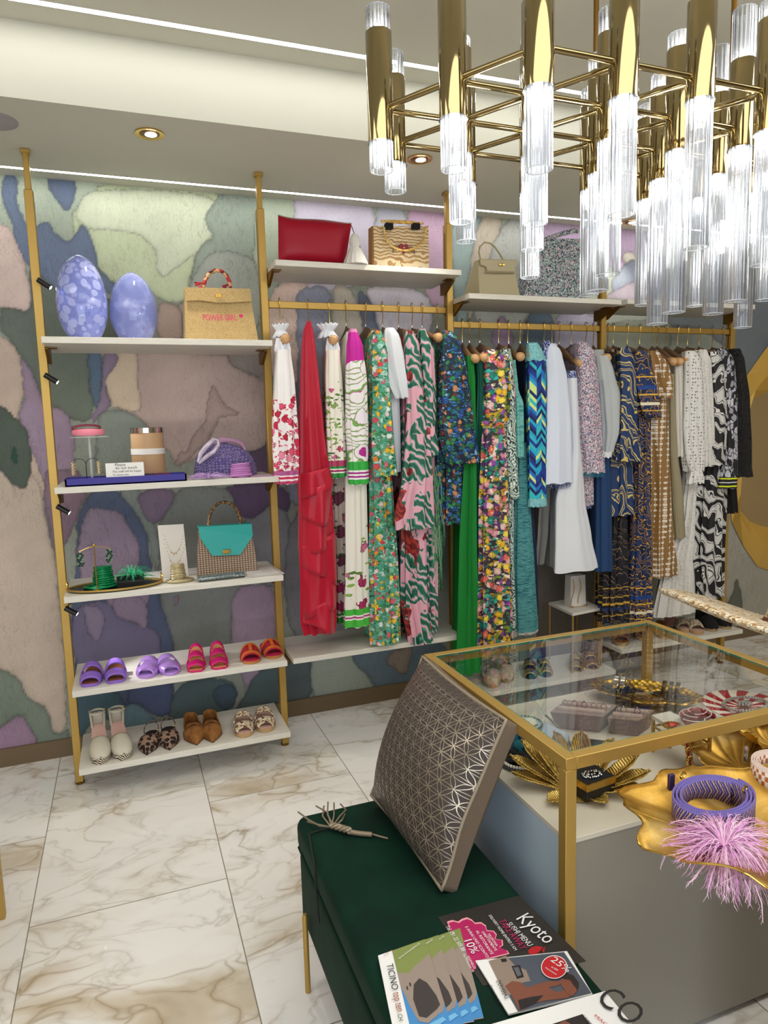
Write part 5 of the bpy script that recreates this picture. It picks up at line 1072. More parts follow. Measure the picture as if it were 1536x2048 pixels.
shoe('clog','cognac leather platform slide, second on the right-hand low shelf','shoe',(1288,1283),1276,ZB4,'plat one',(BRL,JS,BRL),.23,.043)
shoe('wedge_sandal','tan wooden-soled sandal under the white lace skirt','shoe',(1332,1279),1318,ZB4,'plat one',(BRL,CORK,BRL),.22,.04,heel=.03)
shoe('slingback','dusty pink slingback shoe under the white lace skirt','shoe',(1348,1256),1334,ZB4,'closed sling',(M('dusty_pink_leather','#b98a80',.6),SOLB,PIN),.2,.036,Yt=3.0)
g=G('small_leopard_print','#c9b9a0',.8); v=g.co(); g.base(g.mix(g.lt(g.vor(v,90),.36),'#c2b198','#1a1512')); LEO2=g.m
shoe('slide_sandal','spotted leopard slide with pink insole, left of its pair','shoe',(1371,1266),1352,ZB4,'plat one',(LEO2,CORK,PIN),.225,.041)
shoe('slide_sandal','spotted leopard slide with pink insole, right of its pair','shoe',(1398,1270),1374,ZB4,'plat one',(LEO2,CORK,PIN),.225,.041)
BLC=M('black_canvas','#0b0b0c',.9)
shoe('espadrille','black platform espadrille with tan toe cap, left of its pair','shoe',(1428,1264),1396,ZB4,'closed plat',(BLC,JS,BLC),.235,.042)
shoe('espadrille','black platform espadrille with tan toe cap, rightmost shoe on the low shelf','shoe',(1456,1259),1420,ZB4,'closed plat',(BLC,JS,BLC),.235,.042)
# ================= high shelves =================
def pouch(pts,Y,th,n=18):
    q=[PY(u,v,Y) for u,v in pts]  # bl br tr tl
    fr,bk=[],[]
    for i in range(n+1):
        a,c=q[0].lerp(q[3],i/n),q[1].lerp(q[2],i/n); r1,r2=[],[]
        for j in range(n+1):
            s,t=j/n,i/n; e=(1-(2*s-1)**4)**.7*(1-(2*t-1)**4)**.7; p=a.lerp(c,s); w=.010*math.sin(PI*s*2+1)*t; p=p+V((0,0,-.012*t*math.sin(PI*s)**.8-w*.6))
            r1.append(p+V((0,-th*e,0))); r2.append(p+V((0,th*e,0)))
        fr.append(r1); bk.append(r2)
    b=B(); b.sheet(fr); b.sheet(bk); return b,q
t=thing('clutch','crimson zipped pouch bag with a slack top on the highest shelf','bag',PY(628,524,3.04)); b,q=pouch([(557,521),(690,530),(703,445),(556,428)],3.03,.035); mk('body',b,satin('crimson_leather','#9c0022',.45),t)
b=B(); b.tube([q[3].lerp(q[2],i/12)+V((0,0,-.012*math.sin(PI*i/12)**.8-.006*math.sin(2*PI*i/12+1)+.002)) for i in range(13)],.0018,6); mk('zip',b,SILV,t)
t=thing('tassel','white yarn tassel with black cord hanging off the crimson pouch','tassel',PY(712,527,2.975)); b=B(); a=PY(703,452,3.0); c=PY(707,492,2.975)
b.tube([a,PY(708,466,2.98),c],.002,6); mk('cord',b,BLK,t)
c=PY(711,526,2.975); c.z=ZT2+.001; kk=pxm(c); b=B(); b.lathe(c,[(.001,0),(25/kk,0),(22/kk,9/kk),(15/kk,24/kk),(10/kk,34/kk),(9/kk,38/kk),(11/kk,44/kk),(9/kk,54/kk),(4/kk,60/kk),(.001,62/kk)],40,flute=.045,nf=14); mk('yarn',b,M('white_yarn','#dcd8d2',.95),t)
b=B(); p=PY(716,494,2.965); b.rbox((p.x-.006,p.y-.004,p.z-.004),(p.x+.010,p.y,p.z+.004),.001); mk('black_tag',b,BLK,t)
# square jute bag with bamboo ring
g=G('cream_brocade_jute','#bb9b6c',.9); v=g.co(); n=g.n('TexWave',{'Vector':g.warp(v,20,.03),'Scale':22,'Distortion':5,'Detail':1},wave_type='RINGS').outputs['Fac']; g.base(g.ramp(n,[(.45,'#ad8a5a'),(.55,'#dccbaa')])); BRO=g.m
t=thing('handbag','square jute bag with bamboo ring handle and winged red heart','handbag',PY(800,530,3.07)); q=P3([(748,530),(858,534),(857,452),(747,452)],3.05); b=B(); q[0].z=q[1].z=ZT2+.001; b.hexa(q,[p+V((0,.05,0)) for p in q]); mk('body',b,BRO,t,False)
b=B(); qq=P3([(744,529),(750,529),(750,452),(744,452)],3.052); qq[0].z=qq[1].z=ZT2+.001; b.hexa(qq,[p+V((0,.05,0)) for p in qq]); mk('side_gusset',b,M('brown_jute','#8f6438',.9),t,False)
BB=G('light_bamboo','#d2ab5c',.4); BB.base(BB.ramp(BB.noise(BB.co(),60,2),[(.4,'#b98e40'),(.6,'#e0c078')])); BB=BB.m
b=B(); b.tube([PY(762,443,3.03),PY(775,443,3.03),PY(805,444,3.03),PY(830,446,3.03),PY(846,447,3.03)],[.006,.007,.0085,.007,.005],10); b.tube([PY(810-42*math.cos(a),455+46*math.sin(a)**.9,3.032-.01*math.sin(a)) for a in [PI*i/30 for i in range(31)]],[.0048+(.0012 if i%6==0 else 0) for i in range(31)],10); mk('ring_handle',b,BB,t)
b=B()
for u in (778,832):
    p=PY(u,452,3.03); b=B(); b.rbox((p.x-.018,p.y-.011,p.z-.014),(p.x+.018,p.y+.018,p.z+.012),.003); mk('black_binding',b,M('black_velvet_ribbon','#0b0b14',.9),t)

c=PY(807,496,3.045); b=B(); hp=[]
for i in range(26):
    a=2*PI*i/26; hp.append((c.x+.024*math.sin(a)**3,c.z+.024*(13*math.cos(a)-5*math.cos(2*a)-2*math.cos(3*a)-math.cos(4*a))/16))
b.prism(hp,'y',c.y-.005,c.y+.004); mk('heart',b,M('red_bead_embroidery','#8a1016',.5),t)
b=B()
for s in (-1,1):
    for k in range(3): b.tube([c+V((s*x,-.002,z)) for x,z in ((.018,.008-.006*k),(.035,.014-.008*k),(.048-.004*k,.004-.010*k),(.055,-.018-.003*k))],.0011,5)
mk('wing_outline',b,INK,t)
b=B(); b.ball(c+V((0,-.006,0)),.006,8); mk('heart_gem',b,SILV,t)
# beige handbag
BEI=satin('beige_leather','#b8ad8c',.45); t=thing('handbag','structured beige leather handbag with turn-lock flap and top handle','handbag',PY(985,588,3.08)); Yh=3.05
q=P3([(959,588),(1041,592),(1030,519),(960,518)],Yh); q[0].z=q[1].z=ZT3+.001; xo=-.02
bk=[V((q[0].x-.035,q[0].y+.12,q[0].z)),V((q[1].x-.012,q[1].y+.12,q[1].z)),V((q[2].x,q[2].y+.05,q[2].z)),V((q[3].x-.004,q[3].y+.05,q[3].z))]; q[2].y+=.02; q[3].y+=.02; b=B(); b.hexa(q,bk); mk('body',b,BEI,t,False)
f=P3([(959,520),(1032,522),(1032,532),(1026,534),(1028,546),(974,546),(971,534),(960,530)],Yh+.010); b=B(); b.hexa([p+V((0,-.008,0)) for p in f],f); b.hexa([f[0]+V((0,-.008,-.002)),f[1]+V((0,-.008,-.002)),f[1]+V((0,-.004,.005)),f[0]+V((0,-.004,.005))],[f[0]+V((0,.06,-.002)),f[1]+V((0,.06,-.002)),f[1]+V((0,.05,.005)),f[0]+V((0,.05,.005))]); mk('flap',b,BEI,t,False)
b=B(); b.hexa(P3([(972,541),(1028,543),(1028,546),(972,545)],Yh-.004),P3([(972,541),(1028,543),(1028,546),(972,545)],Yh+.004)); mk('belt_strap',b,satin('dark_beige_leather','#94886a',.5),t,False)
c=PY(1003,530,Yh-.002); b=B(); b.rbox((c.x-.014,c.y-.006,c.z-.003),(c.x+.014,c.y,c.z+.004),.001); b.ball(c+V((0,-.007,.001)),.006,8); mk('turn_lock',b,GOLD,t)
b=B(); b.tube([PY(u,v,Yh+.04) for u,v in ((961,518),(958,505),(960,493),(969,485),(980,486),(990,494),(998,506),(1006,519))],.0065,10,flat=.6); mk('handle',b,BEI,t)
TWD=tweed('multicolour_tweed',['#9aa8ac','#3a4452','#c8a0ac','#7cae9c','#2a2c38','#d8d8dc','#8a94a8'],190)
t=thing('tote_bag','multicolour tweed tote bag with rolled handle behind the chandelier glass','bag',PY(1105,590,3.10)); q=P3([(1041,592),(1172,594),(1170,478),(1078,476)],3.07); q[0].z=q[1].z=ZT3+.001; q[0].x+=.012; b=B(); b.hexa(q,[p+V((0,.10,0)) for p in q]); mk('body',b,TWD,t,False)
b=B(); b.tube([PY(u,v,3.06) for u,v in ((1084,480),(1100,475),(1125,467),(1150,461),(1156,464))],[.008,.011,.012,.012,.007],10); mk('handle',b,TWD,t)
# little brass stand with white top on the low shelf
q0=PZ(1144.5,1347,ZB3); zt=ZV(q0.x,q0.y,1227); bl=PZ(1097,1205,zt); br_=PZ(1205,1215,zt); c4=bl+(br_-q0); c4.z=zt; cn=[V((q0.x,q0.y,zt)),br_,bl+(br_-V((q0.x,q0.y,zt))),bl]
t=thing('display_stand','small brass frame stand with white top on the middle low shelf','display stand',(sum((p for p in cn),V((0,0,0)))/4).xy.to_3d()+V((0,0,ZB3)))
b=B(); b.hexa([p+V((0,0,-.014)) for p in cn],cn); mk('top',b,M('white_stone','#d9d5cc',.5),t,False)
for p in cn:
    b=B(); ce=(cn[0]+cn[2])/2; p=p.lerp(ce,.04); b.box((p.x-.0035,p.y-.0035,ZB3+.001),(p.x+.0035,p.y+.0035,zt-.014)); mk('leg',b,BR,t,False)
ce=(cn[0]+cn[2])/2; t=thing('necklace_bust','white display bust with gold chain under the white trousers','jewellery stand',V((ce.x,ce.y,zt)))
b=B(); b.loft([[ce+V((sx*w,sy*d_,z)) for sx,sy in ((-1,-1),(1,-1),(1,1),(-1,1))] for w,d_,z in ((.050,.03,.001),(.050,.03,.01),(.047,.025,.17))]); mk('bust',b,M('white_leatherette','#dcd8d4',.6),t,False)
b=B()
for k,(dx_,ln) in enumerate(((-.040,.15),(.004,.14))):
    for i in range(26): b.ball(ce+V((dx_+.01*math.sin(i*.2),-.034,.155-ln*i/26)),.0028,5)
for i in range(30): a=2*PI*i/30; b.ball(ce+V((.052*math.cos(a),-.040+.014*math.sin(a),.004)),.003,5)
mk('gold_chain',b,GOLD,t)
# ================= ottoman =================
g=G('green_velvet','#03251a',.8); g.b.inputs['Sheen Weight'].default_value=.05; g.b.inputs['Sheen Roughness'].default_value=.35; g.b.inputs['Sheen Tint'].default_value=hx('#1f6a4c'); g.base(g.ramp(g.noise(g.co(),6,4,.6),[(.35,'#012017'),(.7,'#033022')])); g.b.inputs['Specular IOR Level'].default_value=.2; VEL=g.m
OX0,OX1,OY0,OY1,OZ=.372,.772,.70,1.76,.45
t=thing('ottoman','long dark green velvet storage ottoman with brass legs','ottoman',((OX0+OX1)/2,(OY0+OY1)/2,0))
b=B(); b.rbox((OX0+.004,OY0+.004,.145),(OX1-.004,OY1-.004,.355),.02,4); mk('body',b,VEL,t,ang=80)
b=B(); b.rbox((OX0-.001,OY0-.001,.358),(OX1+.001,OY1+.001,OZ),.028,5); mk('lid',b,VEL,t,ang=80)
b=B(); b.tube([(OX0+.03,OY0-.001,.372),(OX1-.03,OY0-.001,.372),(OX1+.001,OY0+.03,.372),(OX1+.001,OY1-.03,.372),(OX1-.03,OY1+.001,.372),(OX0+.03,OY1+.001,.372),(OX0-.001,OY1-.03,.372),(OX0-.001,OY0+.03,.372)],.003,6,True); mk('piping',b,VEL,t)
for x,y in ((OX0-.008,OY1-.10),(OX0-.008,OY0+.12),(OX1+.006,OY1-.12),(OX1+.006,OY0+.12)):
    b=B(); b.tube([(x,y,.0008),(x,y,.218),(x,y,.226)],[.0075,.0075,.005],14); mk('leg',b,BR,t)
# ================= cushion =================
g=G('cutwork_cushion_front','#4a423e',.5); v=g.co('Object',(1,0,1)); s=.031; x_,_,z_=g.xyz(v)[:3]; acc=None; LW=.0022
for lat in (0,1):
    fx=g.math('SUBTRACT',g.math('FRACT',g.math('DIVIDE',g.math('ADD',x_,2.0+lat*s/2),s)),.5); fz_=g.math('SUBTRACT',g.math('FRACT',g.math('DIVIDE',g.math('ADD',z_,2.0+lat*s*.8660254),s*1.7320508)),.5)
    fx=g.math('MULTIPLY',fx,s); fz_=g.math('MULTIPLY',fz_,s*1.7320508)
    for dx in (-1,0,1):
        for dz in (-1,0,1):
            if dz and dx and 0: continue
            p=g.n('CombineXYZ',{0:g.math('ADD',fx,dx*s),1:0,2:g.math('ADD',fz_,dz*s*1.7320508)}).outputs[0]
            d=g.math('ABSOLUTE',g.math('SUBTRACT',g.vm('LENGTH',p),s)); acc=d if acc is None else g.math('MINIMUM',acc,d)
ln=g.ramp(g.math('DIVIDE',acc,.004),[(.0,1),(.14,1),(.30,0)])
g.base(g.mix(ln,'#3a302c','#a89c8c')); g.L.new(g.math('MULTIPLY',ln,.75),g.b.inputs['Metallic']); g.L.new(g.math('SUBTRACT',.62,g.math('MULTIPLY',ln,.34)),g.b.inputs['Roughness']); g.bump(ln,1,.004); CUF=g.m
CUB=cloth('taupe_cushion_back','#6b5c4c',.85)
tl,tr,br2,bl2=(852,1312),(1020,1442),(884,1790),(748,1585)
# corners: bottom edge rests on the ottoman, top edge leans on the table
BL=PZ(748,1592,OZ+.03); BR_=PZ(884,1782,OZ+.012); 
TR=PX(1016,1444,.792); TL=PX(852,1316,.785)
n_=(BR_-BL).cross(TL-BL).normalized(); 
if n_.x>0: n_=-n_
n=34; fr=[]; bk=[]
for i in range(n+1):
    r1=[];r2=[]
    for j in range(n+1):
        a,c=j/n,i/n; p=BL*(1-a)*(1-c)+BR_*a*(1-c)+TR*a*c+TL*(1-a)*c
        e=(max(0,1-(2*a-1)**2)**.62)*(max(0,1-(2*c-1)**2)**.62); inx=.018*(1-(2*a-1)**2); 
        ctr=(BL+BR_+TR+TL)/4; pull=.045*(abs(2*a-1)**6*(1-(2*c-1)**2)+abs(2*c-1)**6*(1-(2*a-1)**2)); p=p+(ctr-p)*pull
        wr=.006*math.sin(9*c+4*a)*math.exp(-((a-.9)**2+(c-.2)**2)*9)
        r1.append(p+n_*(.105*e+.010+wr)); r2.append(p-n_*(.050*e+.034))
    fr.append(r1); bk.append(r2)
ex=(TR-TL).normalized(); ez=((TL-BL)-ex*(TL-BL).dot(ex)).normalized()
ob=thing('cushion','square cushion with metallic overlapping-circle cutwork leaning on the glass table','cushion',BL)
Mx=Matrix((ex,-n_,ez)).transposed().to_4x4()   # local x,y,z axes in world
def cush(nm,gr,mat,extra_edge=None):
    b=B(); b.sheet([[Mx.inverted()@(p-BL) for p in r] for r in gr]) if gr else None
    if extra_edge: extra_edge(b)
    me=bpy.data.meshes.new(nm); me.from_pydata(b.v,[],b.f); me.materials.append(mat); me.polygons.foreach_set('use_smooth',[True]*len(me.polygons))
    bm=bmesh.new(); bm.from_mesh(me); bmesh.ops.recalc_face_normals(bm,faces=bm.faces); bm.to_mesh(me); bm.free()
    o=bpy.data.objects.new(nm,me); C.objects.link(o); o.parent=ob; o.matrix_local=Mx; return o
cush('front_panel',fr,CUF)
def ring_(b):
    bd=lambda g_:[g_[0][j] for j in range(n+1)]+[g_[i][n] for i in range(1,n+1)]+[g_[n][j] for j in range(n-1,-1,-1)]+[g_[i][0] for i in range(n-1,0,-1)]
    A,D_=bd(fr),bd(bk); iv=Mx.inverted(); m_=len(A); b.add([iv@(p-BL) for p in A]+[iv@(p-BL) for p in D_],[(i,(i+1)%m_,(i+1)%m_+m_,i+m_) for i in range(m_)])
cush('back_panel',bk,CUB,ring_)
bd=[fr[0][j] for j in range(n+1)]+[fr[i][n] for i in range(1,n+1)]+[fr[n][j] for j in range(n-1,-1,-1)]+[fr[i][0] for i in range(n-1,0,-1)]
b=B(); iv=Mx.inverted(); b.tube([iv@(p-BL) for p in bd],.0045,6,True); cush('piping',None,satin('pewter_piping','#8f8370',.4),lambda q:q.add(b.v,b.f))
# leather tie with loose fringe on the ottoman
LTH=G('pewter_leather_cord','#8f806c',.35,.4).m; zo=OZ+.005; t=thing('leather_tie','knotted pewter leather tie with loose strands lying on the green ottoman','belt',PZ(690,1660,OZ+.001))
b=B(); b.tube([PZ(u,v,zo+.002) for u,v in ((776,1677),(760,1673),(744,1668))],.0022,8); mk('cord',b,LTH,t)
b=B(); b.tube([PZ(u,v,zo+.004) for u,v in ((744,1669),(720,1667),(700,1664))],.0065,10); mk('wrapped_grip',b,LTH,t)
b=B(); a,c=PZ(700,1664,zo+.006),PZ(662,1653,zo+.006)
for k in range(3):
    ph=k*2*PI/3; nn=V((-(c-a).y,(c-a).x,0)).normalized(); b.tube([a.lerp(c,i/16)+nn*.007*math.sin(PI*3*i/16+ph)+V((0,0,.004+.004*math.cos(PI*3*i/16+ph))) for i in range(17)],.0042,8)
mk('braided_knot',b,LTH,t)
b=B()
for pts in (((660,1654),(640,1652),(618,1640),(596,1624)),((660,1652),(645,1632),(648,1612)),((662,1650),(655,1625),(632,1612)),((664,1650),(668,1630),(668,1606)),((666,1652),(680,1632),(692,1620),(681,1608)),((662,1654),(640,1650),(615,1643)),((665,1648),(655,1630),(656,1604)),((668,1654),(684,1640),(690,1628))):
    b.tube([PZ(u,v,zo+.003+.012*math.sin(PI*i/(len(pts)-1))) for i,(u,v) in enumerate(pts)],.0022,6)
mk('loose_strand',b,LTH,t)
b=B(); b.tube([PZ(662,1655,zo),PZ(640,1660,zo),PZ(618,1668,zo),V((OX0-.004,1.545,.44)),V((OX0-.006,1.53,.38)),V((OX0-.004,1.52,.30))],.0026,6); mk('dark_cord',b,M('dark_braided_cord','#15170f',.8),t)
# ================= papers on the ottoman =================
def H2(q,s,t_): return q[0].lerp(q[1],s).lerp(q[3].lerp(q[2],s),t_)
def sheetobj(nm,label,cat,px,z,th,mat,grp=None,pages=0):
    q=[PZ(u,v,z) for u,v in px]; t=thing(nm,label,cat,(q[0]+q[2])/2,grp); b=B(); b.hexa([p-V((0,0,th)) for p in q],q); mk('sheet',b,mat,t,False); return t
LAY=[0]
def decal(t,nm,z,items,mats):
    b=B()
    for k,pts in items:
        LAY[0]+=1; dz=.00018*((LAY[0]%40)+1)
        p=[PZ(u,v,z+.0004+dz) for u,v in pts]; b.add(p,[tuple(range(len(p)))],k)
    mk(nm,b,mats,t,False,recalc=False)
def ptext(t,s,a,b_,z,mat,h,up=None,nm='lettering'):
    S=PZ(*a,z+.0034); E=PZ(*b_,z+.0034); dx=(E-S); u=V((-dx.y,dx.x,0)); text(nm,s,S,E,u,mat,t,.0001,h)
zq=OZ+.0016
CHAR=M('charcoal_card','#2b2724',.45); PKP=M('magenta_print','#b0145c',.5); WHP=M('white_print','#e6e6e6',.6); REDP=M('red_print','#b81420',.5)
t=sheetobj('flyer','charcoal takeaway sushi flyer with a pink starburst on the ottoman','flyer',[(876,1834),(1038,1791),(1172,1922),(966,1972)],zq,.001,CHAR)
LAY[0]=0
star=[(897,1846),(907,1843),(918,1846),(925,1841),(935,1838),(944,1842),(950,1848),(962,1847),(971,1853),(973,1862),(986,1863),(992,1870),(989,1878),(1003,1880),(1004,1890),(998,1894),(1012,1900),(1016,1906),(984,1914),(958,1920),(950,1938),(946,1944),(930,1922),(914,1895),(902,1866)]
halo=[(957+(u-957)*1.05,1883+(v-1883)*1.08) for u,v in star[:-6]]+star[-6:]
decal(t,'starburst',zq,[(0,halo),(1,star)],[M('pink_halo','#e9a0a8',.6),PKP])
ptext(t,'Kyoto',(1032,1838),(1092,1888),zq,WHP,.034,nm='title')
ptext(t,'SUSHI MENU',(1013,1848),(1057,1893),zq,WHP,.0125); ptext(t,'TAKE AWAY',(996,1842),(1042,1900),zq,PKP,.016); ptext(t,'DELIVERY HOME ENTRO 3 KM',(977,1831),(1029,1901),zq,WHP,.0065)
ptext(t,'TELEFONA',(974,1868),(992,1893),zq,WHP,.0055); ptext(t,'DIRETTAMENTE',(963,1864),(990,1902),zq,WHP,.0055); ptext(t,'AL RISTORANTE',(951,1862),(982,1909),zq,WHP,.0062); ptext(t,'E AVRAI UNO SCONTO',(930,1854),(973,1916),zq,WHP,.0062)
ptext(t,'10%',(928,1882),(944,1908),zq,WHP,.017); ptext(t,'Tel. 091 22 505 88',(891,1853),(924,1903),zq,WHP,.009); ptext(t,'VIGANELLO',(933,1912),(948,1938),zq,WHP,.005); ptext(t,'Via Molinazzo 15',(925,1908),(944,1944),zq,WHP,.005)
REDF=[(1056,1901),(1064,1894),(1074,1892),(1086,1894),(1079,1903),(1068,1909),(1058,1908)]; decal(t,'red_fish',zq,[(0,REDF),(0,[(1084,1900),(1090,1893),(1088,1908)]),(0,[(1070,1908),(1078,1905),(1074,1916)])],[REDP])
z2=zq+.006
t=sheetobj('flyer','perfume-shop flyer with a crouching woman photo and red 25% disc','flyer',[(951,1921),(1134,1902),(1185,1988),(1017,2028)],z2,.0035,WHP)
LAY[0]=0
decal(t,'cover_photo',z2,[(0,[(977,1922),(1001,1917),(1128,1904),(1183,1986),(1036,2023)]),(1,[(977,1922),(998,1916),(1012,1911),(1030,1931),(1052,1940),(1061,1962),(1040,1966),(1020,1990),(1010,1990)]),(2,[(1023,1932),(1040,1930),(1048,1954),(1034,1958)]),(3,[(1027,1935),(1037,1934),(1043,1950),(1035,1953)]),(2,[(1001,1918),(1012,1917),(1014,1923),(1004,1924)]),
 (4,[(1010,1972),(1024,1962),(1040,1964),(1055,1975),(1080,1966),(1100,1962),(1122,1962),(1120,1970),(1098,1975),(1112,1984),(1140,1978),(1148,1986),(1136,1996),(1110,1999),(1085,2002),(1060,2010),(1040,2022),(1030,2004),(1022,1988)]),
 (2,[(1036,2000),(1060,1994),(1088,1990),(1072,2006),(1040,2020)]),(4,[(1118,1962),(1128,1955),(1140,1956),(1152,1968),(1154,1982),(1146,1992),(1136,1988),(1126,1976)]),(5,[(1122,1952),(1132,1946),(1146,1950),(1158,1966),(1156,1980),(1148,1972),(1140,1960),(1128,1958)])],
 [M('slate_sky_print','#49505e',.45),M('stone_print','#8d7c70',.5),M('black_print','#1b1517',.5),M('grey_print_blue','#5a5d68',.5),M('skin_print','#7a4634',.5),M('dark_hair_print','#251a18',.5)])
disc=[(1108.5+25*math.cos(a),1934+22*math.sin(a)) for a in [2*PI*i/28 for i in range(28)]]; ring=[(1108.5+26.5*math.cos(a),1934+23.5*math.sin(a)) for a in [2*PI*i/28 for i in range(28)]]
decal(t,'red_disc',z2+.002,[(0,ring),(1,disc)],[WHP,REDP])
ptext(t,'25%',(1100,1921),(1135,1945),z2+.002,WHP,.016); ptext(t,'su tutto',(1102,1935),(1115,1942),z2+.002,WHP,.0045); ptext(t,'l\'assortimento',(1090,1936),(1112,1950),z2+.002,WHP,.004)
ptext(t,'DOUGLAS',(992,1962),(1010,1998),z2,M('black_text','#222222',.6),.009); ptext(t,'Svizzera',(980,1970),(998,2006),z2,M('black_text','#222222',.6),.0035)
# Ticino brochures, a fanned stack
SKYP,GRP,STP,DKP,LBL=M('sky_blue_print','#3f86c4',.45),M('olive_print','#7d8a4a',.5),M('stone_arch_print','#93857a',.5),M('arch_shadow_print','#3a3333',.5),M('pale_blue_print','#6fb0dc',.45)
for k in range(4):
    dx,dy=[(0,0),(26,-8),(52,-14),(74,-20)][3-k] if 0 else [(70,-22),(49,-15),(26,-8),(0,0)][k]; z=OZ+.003+k*.0035
    q=[(756+dx,1911+dy),(850+dx,1878+dy),(904+dx*.9,2056+dy),(790+dx*.9,2076+dy)]
    lab=['bottom brochure of the bridge stack, only its right edge showing','third brochure down in the fanned bridge stack','second brochure down in the fanned bridge stack','top brochure of the stack, with TICINO top ten and a stone bridge'][k]
    t=sheetobj('brochure',lab,'brochure',q,z,.0025,WHP,'fanned bridge brochures'); LAY[0]=0
    def m2(s,t__,q=q): a=[q[0][i]*(1-s)+q[1][i]*s for i in (0,1)]; c=[q[3][i]*(1-s)+q[2][i]*s for i in (0,1)]; return (a[0]*(1-t__)+c[0]*t__,a[1]*(1-t__)+c[1]*t__)
    L=lambda pts:[m2(*p) for p in pts]
    decal(t,'cover_photo',z,[(0,L([(.30,0),(1,0),(1,1),(.30,1)])),(1,L([(.30,0),(1,0),(1,.22),(.62,.34),(.30,.26)])),(2,L([(.30,.26),(.5,.30),(.62,.26),(1,.16),(1,.72),(.94,.80),(.62,.88),(.46,.84),(.38,.66),(.30,.42)])),
      (3,L([(.47,.60),(.55,.44),(.68,.39),(.80,.46),(.90,.62),(.92,.74),(.80,.78),(.62,.84),(.50,.82)])),(2,L([(.47,.80),(.62,.84),(.82,.78),(.93,.72),(.95,.76),(.80,.84),(.62,.90),(.47,.86)])),
      (3,L([(.40,.44),(.43,.44),(.43,.48),(.40,.48)])),(3,L([(.47,.41),(.50,.41),(.50,.45),(.47,.45)])),(4,L([(.6,.92),(.9,.86),(.95,.9),(.7,.97)]))],[SKYP,GRP,STP,DKP,LBL])
    if k==3:
        ptext(t,'TICINO',m2(.13,.13),m2(.13,.44),z,M('black_text','#222222',.6),.0125,nm='title'); ptext(t,'top ten',m2(.13,.47),m2(.13,.70),z,M('rust_text','#a0583c',.6),.011); ptext(t,'.CH',m2(.13,.72),m2(.13,.81),z,M('black_text','#222222',.6),.008)
        ptext(t,'OVER 100',m2(.12,.03),m2(.30,.0),z,REDP,.003)
    ptext(t,'www.ticinotopten.ch',m2(.40,.12),m2(.88,.03),z,WHP,.004)
# white magazine in front
z3=OZ+.020
t=sheetobj('magazine','white magazine with large dark CO masthead at the bottom edge of the photo','magazine',[(935,2062),(1210,1982),(1290,2080),(1010,2180)],z3,.006,WHP); LAY[0]=0
BT=M('black_text','#222222',.6)
ptext(t,'CO',(1190,2000),(1262,2054),z3,BT,.052,nm='masthead'); ptext(t,'MAG',(1188,2032),(1212,2052),z3,REDP,.006)
decal(t,'cover_photo',z3,[(0,[(1062,2062),(1165,2028),(1200,2075),(1100,2110)]),(1,[(1112,2050),(1130,2041),(1142,2048),(1134,2062),(1118,2062)])],[M('black_print','#1b1517',.5),M('skin_print','#7a4634',.5)])
for i in range(3): ptext(t,'LE VACANZE',(1166+4*i,2030+6*i),(1182+5*i,2030+20+6*i),z3,BT,.003)
# ================= glass display table =================
TX0,TX1,TY0,TY1,TZ=.818,1.675,1.152,1.885,.80
t=thing('display_table','brass-framed table with clear glass top','table',((TX0+TX1)/2,(TY0+TY1)/2,0))
fw=.027
b=B(); b.rbox((TX0,TY0,TZ-.028),(TX0+fw,TY1,TZ),.0012); b.rbox((TX1-fw,TY0,TZ-.028),(TX1,TY1,TZ),.0012); b.rbox((TX0+fw,TY0,TZ-.028),(TX1-fw,TY0+fw,TZ),.0012); b.rbox((TX0+fw,TY1-fw,TZ-.028),(TX1-fw,TY1,TZ),.0012); mk('frame',b,BR,t)
for x in (TX0,TX1-fw):
    for y in (TY0,TY1-fw): b=B(); b.rbox((x,y,.001),(x+fw,y+fw,TZ-.028),.0012); mk('leg',b,BR,t)
g=G('table_glass','#eef6f4',.0); tr=g.n('BsdfTransparent',{'Color':(.965,.985,.975,1)}); gl=g.n('BsdfGlossy',{'Color':(1,1,1,1),'Roughness':.01}); fr_=g.n('Fresnel',{'IOR':1.58}); mx=g.n('MixShader',{0:fr_.outputs[0]}); g.L.new(tr.outputs[0],mx.inputs[1]); g.L.new(gl.outputs[0],mx.inputs[2]); g.L.new(mx.outputs[0],g.out.inputs[0]); GLS=g.m
b=B(); b.add([(TX0+.018,TY0+.018,TZ-.001),(TX1-.018,TY0+.018,TZ-.001),(TX1-.018,TY1-.018,TZ-.001),(TX0+.018,TY1-.018,TZ-.001)],[(0,1,2,3)]); mk('glass_top',b,GLS,t,False)
b=B(); EG=M('green_glass_edge','#4f9a86',.2)
i0,i1=fw-.001,fw+.0025
b.box((TX0+i0,TY0+i0,TZ-.007),(TX0+i1,TY1-i0,TZ-.0012)); b.box((TX1-i1,TY0+i0,TZ-.007),(TX1-i0,TY1-i0,TZ-.0012)); b.box((TX0+i0,TY0+i0,TZ-.007),(TX1-i0,TY0+i1,TZ-.0012)); b.box((TX0+i0,TY1-i1,TZ-.007),(TX1-i0,TY1-i0,TZ-.0012)); mk('glass_edge',b,EG,t,False)
